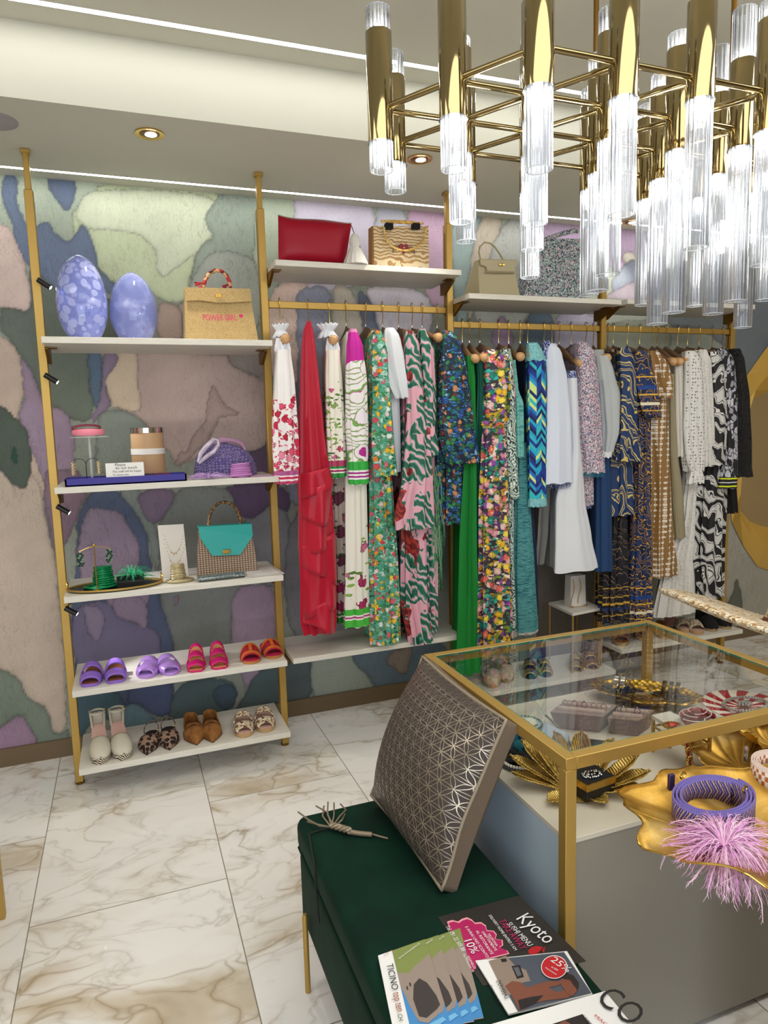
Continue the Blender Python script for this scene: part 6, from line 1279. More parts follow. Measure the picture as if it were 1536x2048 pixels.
# lower cabinet under the glass
CX0,CX1,CY0,CY1,CZ=.846,1.65,1.182,1.86,.597
t=thing('cabinet','low glossy taupe cabinet with cream top and pale blue daylight painted on its side under the glass table','cabinet',((CX0+CX1)/2,(CY0+CY1)/2,0))
b=B(); b.box((CX0+.002,CY0,.02),(CX1,CY1,CZ-.013)); mk('body',b,M('taupe_gloss_lacquer','#8d877c',.28),t,False)
b=B(); b.box((CX0-.001,CY0+.001,.02),(CX0+.0019,CY1,CZ-.013)); mk('side_panel',b,M('blue_daylight_tint','#b2c6d8',.35),t,False)  # bluish daylight reflection is put into this panel's colour
b=B(); b.rbox((CX0-.002,CY0-.002,CZ-.0125),(CX1,CY1,CZ),.001); mk('top',b,M('cream_laminate','#cfc8b8',.4),t)
b=B(); b.box((CX0+.02,CY0+.02,.001),(CX1-.02,CY1-.02,.02)); mk('plinth',b,M('dark_plinth','#3a3530',.6),t,False)
ZCb=CZ+.0008
# --- feather bowl ---
AG=G('antique_gold_leaf','#c9ab5c',.42,.75); v=AG.co(); AG.base(AG.ramp(AG.noise(v,30,3),[(.35,'#9a7a34'),(.6,'#d6b868')])); nzz=AG.n('TexWave',{'Vector':v,'Scale':60,'Distortion':1},wave_type='BANDS',bands_direction='X').outputs['Fac']; AG.bump(nzz,.5,.002); AG=AG.m
c=PZ(1160,1588,ZCb); bowl=thing('feather_bowl','gold bowl made of curved feather leaves on the cabinet, behind the front table leg','bowl',c)
k=pxm(c)
def featherleaf(root,c,tip,w,mat,nm='feather'):
    b=B(); tip=V(tip); hv=V((tip.x-c.x,tip.y-c.y,0)); L=hv.length; d=hv/L; s=V((-d.y,d.x,0)); rise=tip.z-c.z; g_=[]
    for i in range(23):
        t=i/22; ww=w*(.30+.70*math.sin(PI*min(1,t*.62))**.8)*math.sqrt(max(.02,1-max(0,(t-.72)/.28)**2.6)); row=[]
        for j in range(-7,8):
            q=j/7; z=.003+rise*t**1.5+.010*abs(q)**1.5*math.sin(PI*t)+.0011*math.cos(t*95-abs(q)*9)*(abs(q)**.5); row.append(c+d*(.012+(L-.012)*t)+s*ww*q+V((0,0,z))+d*(1-abs(q))*.012*t)
        g_.append(row)
    b.sheet(g_); b.tube([c+d*(.012+(L-.004)*i/14)+V((0,0,.0055+rise*(i/14)**1.5)) for i in range(15)],[.0028]*8+[.0018]*7,6)
    return mk(nm,b,mat,root,True,.0020,ang=70)
for u,v,z in ((1026,1514,.655),(1048,1484,.69),(1030,1548,.63),(1075,1480,.70),(1112,1468,.715),(1163,1466,.72),(1222,1482,.71),(1270,1513,.68),(1293,1544,.65),(1280,1574,.625),(1100,1602,.61),(1210,1604,.61)):
    featherleaf(bowl,c,PZ(u,v,z),.024,AG)
b=B(); b.lathe(c,[(.001,.001),(.035,.001),(.045,.004),(.03,.007),(.001,.007)],24); mk('base',b,AG,bowl)
bc=c+V((.022,-.012,.012)); t=thing('gift_box','black jewellery box with gold band set in the feather bowl','box',bc); Mr=Matrix.Translation(bc)@Matrix.Rotation(.12,4,'Z')
b=B(); b.rbox((-.045,-.035,0),(.045,.035,.022),.001,1,Mr); mk('base',b,M('black_card','#14110e',.6),t,False)
b=B(); b.rbox((-.046,-.036,.022),(.046,.036,.040),.001,1,Mr); mk('gold_band',b,G('foil_gold','#b08a3c',.25,.8).m,t,False)
b=B(); b.rbox((-.043,-.033,.040),(.043,.033,.0412),.0004,1,Mr); mk('velvet_pad',b,M('black_velvet','#07080b',.9),t,False)
b=B(); pc=bc+V((-.004,-.008,.0445)); rr=random.Random(4)
for i in range(26):
    a=2*PI*i/26; b.ball(pc+V((.024*math.cos(a)+rr.uniform(-.003,.003),.014*math.sin(a)+rr.uniform(-.002,.002),0)),.0034,7)
for i in range(12): b.ball(pc+V((rr.uniform(-.02,.02),rr.uniform(-.01,.01),.002)),.003,7)
mk('pearl_bracelet',b,SILV,None,label='silver pearl bracelet lying on the black box in the feather bowl',cat='bracelet')
# --- black tray with teal dish at the left ---
c=PZ(1030,1528,ZCb); b=B(); b.lathe(c+V((.02,0,0)),[(.001,0),(.055,0),(.062,.006),(.058,.007),(.001,.004)],32); mk('black_dish',b,BLK,None,label='round black dish half hidden behind the patterned cushion',cat='dish')
b=B()
for i in range(22): a=math.radians(180+i*9); b.ball(c+V((.02+.052*math.cos(a),.052*math.sin(a),.0105)),.0045,7)
mk('pearl_strand',b,PEARL,None,label='strand of white pearls along the rim of the black dish',cat='necklace')
b=B(); rr=random.Random(9)
for i in range(8): b.ball(c+V((rr.uniform(-.02,.03),rr.uniform(-.015,.03),.014+rr.uniform(0,.012))),.010,7,(1.6,1,.7))
mk('velvet_scrunchie',b,M('black_velvet','#07080b',.9),None,label='crumpled black velvet hair tie in the black dish',cat='hair tie')
c=PZ(1047,1493,ZCb); ring_h=.062; t=thing('trinket_box','round teal enamel box with shells and silver beads on its lid','box',c)
g=G('teal_enamel','#1c7f9a',.2); g.base(g.cells(g.warp(g.co(),40,.02),38,['#1b86a6','#0f5f80','#4fb3bf','#12406a'])); 
b=B(); b.lathe(c,[(.001,0),(.045,0),(.048,.004),(.048,ring_h-.004),(.001,ring_h-.004)],36); mk('body',b,g.m,t)
b=B(); b.lathe(c,[(.001,ring_h-.004),(.052,ring_h-.004),(.052,ring_h+.004),(.001,ring_h+.005)],36); mk('lid',b,M('pale_blue_lid','#a9c6cc',.4),t)
b=B()
for i in range(34): a=2*PI*i/34; b.ball(c+V((.050*math.cos(a),.050*math.sin(a),ring_h+.006)),.0042,6)
mk('bead_rim',b,SILV,t)
b=B(); g_=[]
for i in range(5):
    r_=.006+.008*i; g_.append([c+V((r_*math.cos(a)*(1+.06*math.sin(5*a+i)),r_*math.sin(a)*(1+.06*math.sin(5*a+i)),ring_h+.008+.004*math.sin(5*a+i*1.7)*(i/4))) for a in [2*PI*j/40 for j in range(41)]])
b.sheet(g_); mk('shell_flower',b,M('white_shell','#ddd8cc',.4),t,True,.002,ang=80)
# --- ring boxes ---
TPK=cloth('taupe_pink_suede','#8d7b74',.9)
def ringbox(label,px,h,rings,seed):
    q=[PZ(u,v,ZCb+h) for u,v in px]; c=(q[0]+q[2])/2; t=thing('ring_box',label,'jewellery box',V((c.x,c.y,ZCb)))
    b=B(); bt=[c+(p-c)*.80 for p in q]; 
    for p in bt: p.z=ZCb
    b.hexa(bt,q); mk('base',b,TPK,t,False)
    b=B(); 
    for k_ in (0,1):
        a=q[0].lerp(q[3],.3+.4*k_).lerp(q[1].lerp(q[2],.3+.4*k_),.04); d=q[0].lerp(q[3],.3+.4*k_).lerp(q[1].lerp(q[2],.3+.4*k_),.96); b.tube([a,a.lerp(d,.02),a.lerp(d,.98),d],[.004,.009,.009,.004],10,flat=1.0)
    mk('cushion_roll',b,cloth('pale_suede','#b5a198',.9),t)
    for i in range(rings):
        s=(i+.7)/(rings+.4); p=q[3].lerp(q[0],.5).lerp(q[2].lerp(q[1],.5),s)+V((0,0,.010)); ax=(q[1]-q[0]).normalized(); m_=[SILV,G('rose_gold','#c08a74',.2,1).m,M('black_enamel','#141414',.1)][i%3]
        b=B(); b.tube([p+ax*.008*math.cos(a)+V((0,0,.009*math.sin(a))) for a in [2*PI*j/18 for j in range(18)]],.0011,6,True); b.ball(p+V((0,0,.0105)),.0032,7)
        mk('ring',b,m_,None,label='%s ring standing in the %s'%(['slim silver','rose gold flower','dark enamel','thin silver','plain pale'][i%5],'left suede ring box' if seed==0 else 'right suede ring box')+(', leftmost of its row' if i==0 else ''),cat='ring')
ringbox('dusty pink suede box with a row of five rings',[(1100,1424),(1206,1434),(1236,1410),(1132,1400)],.052,5,0)
ringbox('smaller suede box with two rings, right of the five-ring box',[(1214,1436),(1278,1442),(1310,1420),(1240,1414)],.050,2,1)
b=B(); q=[PZ(u,v,ZCb+.002) for u,v in ((1130,1520),(1215,1528),(1250,1496),(1172,1486))]; b.hexa(q,[p+V((0,0,.014)) for p in q]); mk('jewellery_tray',b,M('black_velvet','#07080b',.9),None,False,label='flat black velvet pad behind the feather bowl',cat='tray')
q=[PZ(u,v,ZCb+.002) for u,v in ((1062,1486),(1128,1520),(1140,1500),(1080,1470))]; b=B(); b.hexa(q,[q[0]+V((0,.004,.004)),q[1]+V((0,.004,.004)),q[2]+V((0,.004,.045)),q[3]+V((0,.004,.045))]); mk('display_wedge',b,M('pale_blue_card','#b9c6d4',.5),None,False,label='pale blue sloping display wedge beside the teal round box',cat='display stand')
b=B(); a_,c_=q[3]+V((.02,0,.055)),q[1]+V((.03,-.01,.012))
for i in range(30): s=i/29; b.ball(a_.lerp(c_,s)+V((.012*math.sin(PI*s),0,0)),.0042,6)
mk('bead_necklace',b,SILV,None,label='silver bead necklace running down the pale blue wedge',cat='necklace')
# --- gold eye-shaped dish with two black bowls and bangles ---
g=G('snakeskin_gold','#c9a23c',.28,.95); v=g.co(); d=g.vor(v,62,.4); g.base(g.ramp(d,[(.2,'#d9b650'),(.6,'#8a6618')])); g.bump(d,.9,.004); SNG=g.m
c=PZ(1292,1400,ZCb+.035); c.z=ZCb; A1=PZ(1180,1368,ZCb+.035); A2=PZ(1412,1400,ZCb+.035); ax=(A2-A1); hl=ax.length/2; ax.normalize(); c=(A1+A2)/2; c.z=ZCb; ay=V((-ax.y,ax.x,0))
t=thing('serving_dish','wide gold snakeskin-textured dish with two eye-shaped black bowls','dish',c)
b=B(); rings=[]
for s_,z in ((.35,.001),(.5,.004),(.8,.022),(1.0,.036),(.97,.040),(.78,.028),(.45,.012),(.01,.010)):
    rings.append([c+ax*hl*s_*math.cos(a)+ay*.098*s_*(abs(math.sin(a))**1.0)*math.copysign(1,math.sin(a))*(1-.18*abs(math.cos(a)))*(1+.03*math.sin(7*a))+V((0,0,z+.002*math.sin(9*a)*s_)) for a in [2*PI*i/60 for i in range(60)]])
b.loft(rings); mk('dish_body',b,SNG,t,ang=60)
for sx,l,nb in ((-.42,'left',2),(.40,'right',3)):
    e=c+ax*hl*sx+V((0,0,.031)); b=B(); rings=[]
    for s_,z in ((1.0,0),(1,.005),(.8,.004),(.3,-.004),(.01,-.006)): rings.append([e+ax*.062*s_*math.cos(a)+ay*.034*s_*math.sin(a)*(1-abs(math.cos(a))**1.5*.8)+V((0,0,z)) for a in [2*PI*i/36 for i in range(36)]])
    b.loft(rings); mk('black_bowl',b,M('black_enamel','#141414',.1),t)
    for j in range(nb):
        b=B(); p=e+ax*(-.018+.020*j)+V((0,0,.022)); wv=.006
        b.loft([[p+ax*(w_+.004*math.sin(a*1.0))+ay*r_*math.cos(a)+V((0,0,r_*.95*math.sin(a))) for a in [2*PI*i/30 for i in range(30)]] for w_,r_ in ((-wv,.027),(wv,.027),(wv,.025),(-wv,.025))],False,True)
        mk('bangle',b,SILV if sx<0 else G('dark_bronze','#4a3f34',.25,.9).m,None,label='%s bangle %s in the %s bowl of the gold dish'%('pale metal' if sx<0 else 'dark bronze',['nearest the left','in the middle','nearest the right'][j] if nb==3 else ['on the left','on the right'][j],l),cat='bracelet')
# --- mini table with brooch, rose clip ---
zt=.70; q=[PZ(u,v,zt) for u,v in ((1292,1496),(1404,1478),(1446,1434),(1303,1430))]; q[1]=PZ(1446,1476,zt); q[2]=V((q[1].x,q[3].y,zt)); q[0]=V((q[3].x-.01,q[0].y,zt)); q[0].y=max(q[0].y,CY0+.012); q[1].y=q[0].y
t=thing('display_stand','small white-topped brass stand holding the red brooch inside the table','display stand',V(((q[0].x+q[1].x)/2,(q[0].y+q[2].y)/2,ZCb)))
b=B(); b.hexa([p+V((0,0,-.010)) for p in q],q); mk('top',b,M('white_stone','#d9d5cc',.5),t,False); ce=(q[0]+q[2])/2
for i,p in enumerate(q): p=p.lerp(ce,.07); b=B(); b.box((p.x-.0035,p.y-.0035,ZCb),(p.x+.0035,p.y+.0035,zt-.010)); mk('leg',b,BR,t,False)
for i in range(4):
    a,d=q[i].lerp(ce,.07),q[(i+1)%4].lerp(ce,.07); b=B(); b.tube([V((a.x,a.y,zt-.03)),V((d.x,d.y,zt-.03))],.003,6); mk('rail',b,BR,t)
p=PZ(1345,1454,zt); b=B(); b.k=0; b.ball(p+V((0,0,.006)),.014,12,(1,.8,.45)); b.k=1
for i in range(18): a=2*PI*i/18; b.ball(p+V((.020*math.cos(a),.017*math.sin(a),.005)),.0036,6); b.ball(p+V((.025*math.cos(a),.021*math.sin(a),.004)),.0028,6)
mk('brooch',b,[M('red_stone','#b01018',.15),GOLD],None,label='oval red stone brooch in a gold beaded frame on the white stand',cat='brooch')
p=PZ(1392,1446,zt); b=B()
for k_ in range(9):
    a0=k_*2.39; r0=.008+.0035*k_; g_=[]
    for i in range(3): g_.append([p+V(((r0+.003*i)*math.cos(a0+th_)*1.3,(r0+.003*i)*math.sin(a0+th_),.006+.013*i*(1-k_*.05)-.001*k_+.006)) for th_ in [-.9+1.8*j/8 for j in range(9)]])
    b.sheet(g_)
o=mk('flower_hair_clip',b,[M('crimson_satin_petals','#8f1222',.5)],None,True,.002,ang=80,label='crimson and white fabric flower beside the red brooch',cat='flower brooch')
b=B()
for k_ in range(9):
    a0=k_*2.39; r0=.008+.0035*k_+.006; b.tube([p+V((r0*math.cos(a0+th_)*1.3,r0*math.sin(a0+th_),.012+.026*(1-k_*.05)-.001*k_)) for th_ in [-.9+1.8*j/8 for j in range(9)]],.0013,5)
ed=mk('petal_edge',b,M('white_piping','#dcd4cc',.6),o) if 0 else mk('petal_edge',b,M('white_piping','#dcd4cc',.6),o)
# --- red and white swirl plate on foot ---
zp=.705; c=PZ(1492,1414,zp); t=thing('cake_stand','red and white swirl-striped dish on a dark red turned foot','dish',V((c.x,c.y,ZCb)))
g=G('red_white_swirl_stripe','#b01828',.25); x_,y_,_=g.xyz(g.co())[:3]; ang=g.math('ARCTAN2',y_,x_); rad=g.vm('LENGTH',g.n('CombineXYZ',{0:x_,1:y_,2:0}).outputs[0])
f=g.math('SINE',g.math('ADD',g.math('MULTIPLY',ang,12),g.math('MULTIPLY',rad,42))); g.base(g.mix(g.lt(f,-.15),'#a31222','#e2d9cc')); 
b=B(); R0=.108; b.lathe(c,[(.001,-.006),(R0*.6,-.004),(R0,.002),(R0+.002,.005),(R0,.006),(R0*.6,.001),(.001,0)],48); mk('plate',b,g.m,t,org=(c.x,c.y,c.z))
b=B(); b.lathe(V((c.x,c.y,ZCb)),[(.001,0),(.040,0),(.036,.008),(.016,.020),(.022,.038),(.014,.055),(.022,.072),(.034,.098),(.001,.100)],28); mk('foot',b,M('dark_red_lacquer','#5e1420',.25),t)
b=B()
for i in range(44):
    a=2*PI*i/44; b.ball(c+V((.062*math.cos(a)*1.05-.004,.042*math.sin(a),.0095)),.0048,7)
for i in range(20): a=i*2.4; r_=.0035*math.sqrt(i); b.ball(c+V((-.005+r_*math.cos(a)*1.3,r_*math.sin(a),.010+.004*(1-i/20))),.0042,7)
mk('pearl_necklace',b,M('silver_pearl','#b9b4ae',.2,.5),None,label='silver pearl necklace with clustered centre on the striped dish',cat='necklace')
# ================= gold leaf dishes with straps and feather charm =================
g=G('hammered_gold_leaf','#b8862a',.45,.8); v=g.co(); n1=g.noise(v,9,5,.6,.8); g.base(g.ramp(n1,[(.35,'#9a7630'),(.5,'#c39a44'),(.7,'#dcc07a')])); g.bump(g.noise(v,26,3),.4,.004); HGL=g.m
def leafdish(nm,label,c,rx,ry,rot,rise,h0,seed,lobes=7):
    rr=random.Random(seed); t=thing(nm,label,'dish',c); M_=Matrix.Rotation(rot,4,'Z'); b=B(); g_=[]; N=120
    for i in range(19):
        s=i/18; row=[]
        for j in range(N+1):
            a=2*PI*j/N; e=1+.055*math.sin(lobes*a+seed)+.03*math.sin((lobes*2+1)*a+2*seed)-.16*max(0,math.cos(a-.9*seed))**14
            rib=.0055*abs(math.sin(lobes*1.5*a+.6*math.sin(a)+1.2*s))**.6*s
            p=V((rx*e*s*math.cos(a),ry*e*s*math.sin(a),h0+rise*s**2.2+rib+.008*s**5*math.sin(lobes*a+1.3))); row.append(c+M_@p)
        g_.append(row)
    b.sheet(g_); mk('leaf',b,HGL,t,True,.0025,ang=80)
    b=B(); b.tube([g_[-1][j] for j in range(N)],.002,6,True); mk('rim',b,GOLD,t)
    if h0>.02: b=B(); b.lathe(c,[(.001,0),(.045,0),(.04,.006),(.012,.012),(.012,h0-.004),(.03,h0+.001),(.001,h0+.001)],24); mk('foot',b,GOLD,t)
    return t
zd=.66
cA=PZ(1500,1652,zd); cA=V((cA.x,cA.y,.0))
bs=V((max(cA.x,CX0+.1),CY0+.055,ZCb))
def leafdish2(): pass
A=PZ(1250,1602,zd+.01); D_=PZ(1420,1752,zd+.01); E_=PZ(1310,1560,zd+.01)
dc=PZ(1462,1640,zd-.01); rx_=(dc-PZ(1252,1600,zd+.012)).length*1.0
dc0=V((dc.x,dc.y,ZCb)); 
DZ=.688
b=B(); b.rbox((1.205,.42,.001),(1.70,.95,DZ-.0005),.002); mk('display_plinth',b,M('cream_laminate','#cfc8b8',.4),None,label='cream plinth out past the right edge that carries the front leaf dish',cat='plinth')
LD=leafdish('leaf_dish','large gold lotus-leaf dish in front, holding the violet strap and pink feathers',V((1.125,.885,DZ)),.295,.215,math.radians(150),.042,.003,4,7)
cB=PZ(1462,1512,.665); leafdish('leaf_dish','second gold lotus-leaf dish behind, under the brown patterned strap',V((cB.x+.035,cB.y,ZCb)),.150,.115,math.radians(25),.045,.03,5,5)
cC=PZ(1560,1478,.70); leafdish('leaf_dish','third gold leaf dish, cut off by the right edge of the photo',V((cC.x,cC.y+.02,ZCb)),.08,.07,.4,.03,.075,3,5)
# straps
g=G('violet_chevron_webbing','#6a5a9a',.8); v=g.co(); x_,y_,z_=g.xyz(v)[:3]
def strapmat(name,cols,kind):
    g=G(name,'#fff',.75); uv=g.n('UVMap').outputs[0]; u,w_,_=g.xyz(uv)[:3]
    if kind=='chev':
        a=g.math('PINGPONG',w_,.5); f=g.math('FRACT',g.math('ADD',g.math('MULTIPLY',u,26),g.math('MULTIPLY',a,2.4))); c=g.pick(f,cols); c=g.mix(g.math('GREATER_THAN',w_,.93),c,'#7466b4'); f2=g.math('FRACT',g.math('MULTIPLY',u,70)); c=g.mix(g.math('MULTIPLY',g.lt(f2,.4),.35),c,'#000000')
    else:
        bx=g.n('TexBrick',{'Vector':uv,'Scale':1,'Color1':'#a8602f','Color2':'#a8602f','Mortar':'#dccfc4','Mortar Size':.012,'Brick Width':.045,'Row Height':.24}); bx.offset=.5; c=bx.outputs[0]; e=g.math('MAXIMUM',g.lt(w_,.12),g.math('GREATER_THAN',w_,.88)); c=g.mix(e,c,'#c9b4aa')
    g.base(c); return g.m
def strap(nm,label,c,turns,r0,r1,ecc,h,mat,rot,z0,tilt=0,piece=[]):
    N=turns*40; vs=[];fs=[];uvs=[]; M_=Matrix.Rotation(rot,4,'Z')
    L=0; prev=None
    for i in range(N+1):
        a=2*PI*i/40; t=i/N; r=r0+(r1-r0)*t; p=M_@V((r*math.cos(a),r*ecc*math.sin(a),0)); 
        if prev is not None: L+=(p-prev).length
        prev=p
        for w_ in (0,1): vs.append(c+p+V((0,0,z0+h*w_+tilt*p.y))); uvs.append((L*3.2,w_))
    for i in range(N): fs.append((2*i,2*i+2,2*i+3,2*i+1))
    t=thing(nm,label,'strap',c); me=bpy.data.meshes.new('webbing'); off=_off[t.name]; me.from_pydata([tuple(p-off) for p in vs],[],fs); me.materials.append(mat)
    ul=me.uv_layers.new(name='UVMap')
    for pl_ in me.polygons:
        for li,vi in zip(pl_.loop_indices,pl_.vertices): ul.data[li].uv=uvs[vi]
    me.polygons.foreach_set('use_smooth',[True]*len(me.polygons)); o=bpy.data.objects.new('webbing',me); C.objects.link(o); o.parent=t; md=o.modifiers.new('s','SOLIDIFY'); md.thickness=.0032; md.offset=0
    return t,vs
cS=PZ(1424,1634,DZ+.018); hS=.054
t,vs=strap('bag_strap','violet chevron-woven bag strap coiled in the front leaf dish',V((cS.x,cS.y,DZ)),3,.070,.096,.72,hS,strapmat('violet_chevron',['#241c3a','#c9a08a','#6a58a4','#2c2348','#8f7fc4'],'chev'),.25,.014)
for u,v in ((1366,1551),(1490,1578)):
    p=PZ(u,v,DZ+.014+hS); b=B(); b.tube([p+V((.010*math.cos(a),.004*math.cos(a),.006*math.sin(a))) for a in [2*PI*i/14 for i in range(14)]],.0022,6,True); mk('ring',b,GOLD,t)
b=B(); p=PZ(1342,1575,DZ+.01+hS*.6); b.rbox((p.x-.007,p.y-.004,DZ+.014),(p.x+.007,p.y+.004,DZ+.018+hS),.001); mk('leather_end',b,M('violet_leather','#33224e',.5),t)
cS2=PZ(1560,1560,.715); t,vs=strap('bag_strap','cream and tan brick-patterned bag strap coiled at the right edge',V((cS2.x,cS2.y,DZ)),3,.050,.066,.85,.050,strapmat('tan_brick',['#a8602f'],'brick'),.2,.020)
p=PZ(1492,1500,.76); b=B(); b.tube([p+V((.003*math.cos(a),0,.018*math.sin(a)-.01)) for a in [2*PI*i/14 for i in range(14)]],.0028,6,True); mk('buckle',b,SILV,t)
# chain strap hanging behind
t=thing('chain_strap','gold chain woven with dark red leather hanging below the table frame','strap',PY(1375,1500,1.20)); b=B(); pts=[PY(u,v,1.175) for u,v in ((1372,1482),(1376,1500),(1378,1518),(1382,1536),(1390,1552))]
b.tube(pts,.0055,8,flat=.4); mk('leather',b,M('dark_red_leather','#6e1c20',.5),t)
b=B()
for i in range(9):
    s=i/8*3.999; k_=int(s); p=pts[k_].lerp(pts[k_+1],s-k_)+V((0,-.002,0)); b.tube([p+V((.008*math.cos(a),(.003 if i%2 else -.003)*math.sin(a),.010*math.sin(a))) for a in [2*PI*j/12 for j in range(12)]],.0018,6,True)
mk('chain',b,GOLD,t)
# pink feather charm
fc=PZ(1448,1700,DZ+.040); FM=[M('pink_ostrich_feather','#e8b4dc',.95),M('pale_pink_ostrich_feather','#f2cfe6',.95),M('mauve_ostrich_feather','#d79bd0',.95)]
rr=random.Random(12); b=B()
for i in range(330):
    a=rr.uniform(0,2*PI); px=fc; L=.105*rr.uniform(.5,1.15); side=math.cos(a); fwd=math.sin(a)
    d=V((math.cos(a),math.sin(a)*.75,0)); cz=rr.uniform(-.5,.5); lift=rr.uniform(.0,.030); pts=[]
    over=max(0,-fwd)
    for k in range(9):
        t=k/8; q=fc+d*L*t+V((-d.y,d.x,0))*L*.25*cz*t*t+V((0,0,lift*math.sin(PI*min(1,t*.9))+ (.012*t if over<.2 else .004)-over*.055*t**2.5))
        pts.append(q)
    b.k=rr.randrange(3); b.tube(pts,[.0010,.0010,.0009,.0009,.0008,.0007,.0006,.0005,.0002],4)
    for k in range(2,9):
        for s_ in (-1,1):
            p=pts[k-1].lerp(pts[k],rr.random()); e=p+(pts[k]-pts[k-1]).normalized()*.010+V((-d.y,d.x,0))*s_*.0045+V((0,0,rr.uniform(-.003,.003))); b.tube([p,e],[.0005,.00015],3)
for (u,v,u2,v2) in ((1330,1690,1320,1738),(1400,1740,1372,1772),(1490,1760,1500,1812),(1510,1770,1526,1846),(1470,1750,1440,1768),(1500,1755,1490,1805)):
    b.k=1; p0=fc.lerp(PZ(u,v,DZ+.02),.5); p1=PZ(u,v,DZ+.03); p2=PY(u2,v2,p1.y-.004); md=p1.lerp(p2,.5)+V((.006,0,0)); b.tube([p0,p1,md,p2],[.0012,.0012,.0014,.0004],4)
    for k in range(14):
        p=p1.lerp(p2,k/14); b.tube([p,p+V((rr.uniform(-.007,.007),0,-.007))],[.0005,.0002],3)
mk('feather_charm',b,FM,None,label='large fluffy pink ostrich feather charm spilling over the front leaf dish',cat='feather charm')
# ================= straw hat =================
g=G('natural_straw','#c9a878',.85); v=g.co(); w=g.n('Mapping',{'Vector':g.warp(v,20,.02),'Rotation':(0,.3,.5),'Scale':(1,2.2,2.2)}).outputs[0]; n=g.vor(w,48); g.base(g.mix(g.lt(n,.2),g.cells(w,48,['#e9dcc0','#c9a878','#f4ecda','#a9814e','#dcc49a','#f0e6d0']),'#fff8e8')); g.bump(n,1,.008); STR=g.m
Yh=1.95; hc=PY(1592,1268,Yh); r=(hc-PY(1396,1214,Yh)).length; xax=(PY(1396,1214,Yh)-hc).normalized()*-1; yax=V((0,1,0)); zax=xax.cross(yax).normalized(); 
if zax.z<0: zax=-zax
yax=(yax*.99+zax*.05).normalized(); t=thing('straw_hat','wide-brimmed natural straw hat tilted at the right edge, behind the table','hat',hc-V((0,0,.02)))
def hp(r_,h,a): return hc+xax*r_*math.cos(a)+yax*r_*math.sin(a)+zax*h
b=B(); rings=[[hp(r_,h+.004*math.sin(5*a)*(r_/r),a) for a in [2*PI*i/64 for i in range(64)]] for r_,h in ((.095,-.004),(r*.6,-.012),(r*.94,-.012),(r*.99,-.004),(r,.004),(r*.99,.012),(r*.94,.019),(r*.6,.014),(.098,.012))]
b.loft(rings,False); mk('brim',b,STR,t,ang=70)
b=B(); b.loft([[hp(r_,h,a) for a in [2*PI*i/40 for i in range(40)]] for r_,h in ((.125,.010),(.120,.06),(.108,.10),(.085,.125),(.04,.130),(.001,.126))]); mk('crown',b,STR,t)
b=B(); b.loft([[hp(r_,h,a) for a in [2*PI*i/40 for i in range(40)]] for r_,h in ((.126,.012),(.128,.014),(.126,.026),(.124,.028))],False); mk('band',b,M('brown_hat_band','#6b3a20',.8),t)
zb=hc.z-.02; t=thing('hat_stand','thin brass hat stand under the straw hat, out past the right edge','stand',V((hc.x,hc.y,0))); b=B(); b.lathe(V((hc.x,hc.y,0)),[(.001,.001),(.10,.001),(.10,.01),(.012,.014),(.010,.02),(.010,zb+.03),(.06,zb+.06),(.001,zb+.075)],24); mk('pole',b,BR,t)
# ================= side table edge at the left =================
p=PZ(8,1836,0); t=thing('side_table','brass side table frame whose leg shows at the left edge','table',V((p.x-.2,p.y-.05,0)))
x1=p.x+.006; y1=p.y+.01; X0_,Y0_=x1-.45,y1-.45; H=.52
for x in (X0_,x1-.02):
    for y in (Y0_,y1-.02): b=B(); b.box((x,y,.008),(x+.02,y+.02,H)); b.box((x+.002,y+.002,.0005),(x+.018,y+.018,.008)); mk('leg',b,BR,t,False)
zr=.14; b=B(); b.box((X0_+.02,Y0_,zr),(x1-.02,Y0_+.016,zr+.016)); b.box((X0_+.02,y1-.016,zr),(x1-.02,y1,zr+.016)); b.box((X0_,Y0_+.02,zr),(X0_+.016,y1-.02,zr+.016)); b.box((x1-.016,Y0_+.02,zr),(x1,y1-.02,zr+.016)); mk('stretcher',b,BR,t,False)
b=B(); b.box((X0_-.005,Y0_-.005,H),(x1+.005,y1+.005,H+.02)); mk('top',b,M('white_stone','#d9d5cc',.5),t,False)
# ================= faceted gold mirror =================
Ym=YW-.004; cm=PY(1640,905,Ym); t=thing('wall_mirror','large round mirror in a faceted gold frame, cut off by the right edge','mirror',cm-V((0,0,.6)))
GP=G('satin_gold_paint','#d0a64c',.42,.25).m
sc_=(PY(1500,905,Ym)-cm).length/140
def mp(u,v,dy): p=PY(u,v,Ym); p.y-=dy; return p
OU=[(1536,690),(1492,752),(1474,830),(1461,905),(1457,985),(1463,1045),(1486,1092),(1514,1133),(1560,1148),(1640,1165),(1725,1120),(1790,1040),(1812,920),(1790,790),(1730,700),(1640,655)]
IN=[(1536,780),(1500,800),(1489,860),(1484,930),(1478,985),(1472,1015),(1496,1042),(1520,1052),(1560,1058),(1640,1070),(1700,1030),(1735,970),(1745,900),(1730,820),(1690,770),(1620,750)]
N=len(OU); vs=[mp(u,v,.004) for u,v in OU]+[mp(u,v,.012) for u,v in IN]+[mp((a[0]+c[0])/2+R_.uniform(-4,4),(a[1]+c[1])/2+R_.uniform(-6,6),.045+.02*(i%2)) for i,(a,c) in enumerate(zip(OU,IN))]
fs=[]
for i in range(N):
    j=(i+1)%N; fs+=[(i,j,2*N+i),(j,2*N+j,2*N+i),(2*N+i,2*N+j,N+i),(2*N+j,N+j,N+i)]
b=B(); b.add(vs,fs); mk('frame',b,GP,t,False,recalc=True)
b=B(); b.add([mp(u,v,.010) for u,v in IN],[tuple(range(N))]); mk('glass',b,G('bronze_mirror_glass','#d8c8a8',.06,1).m,t,False)
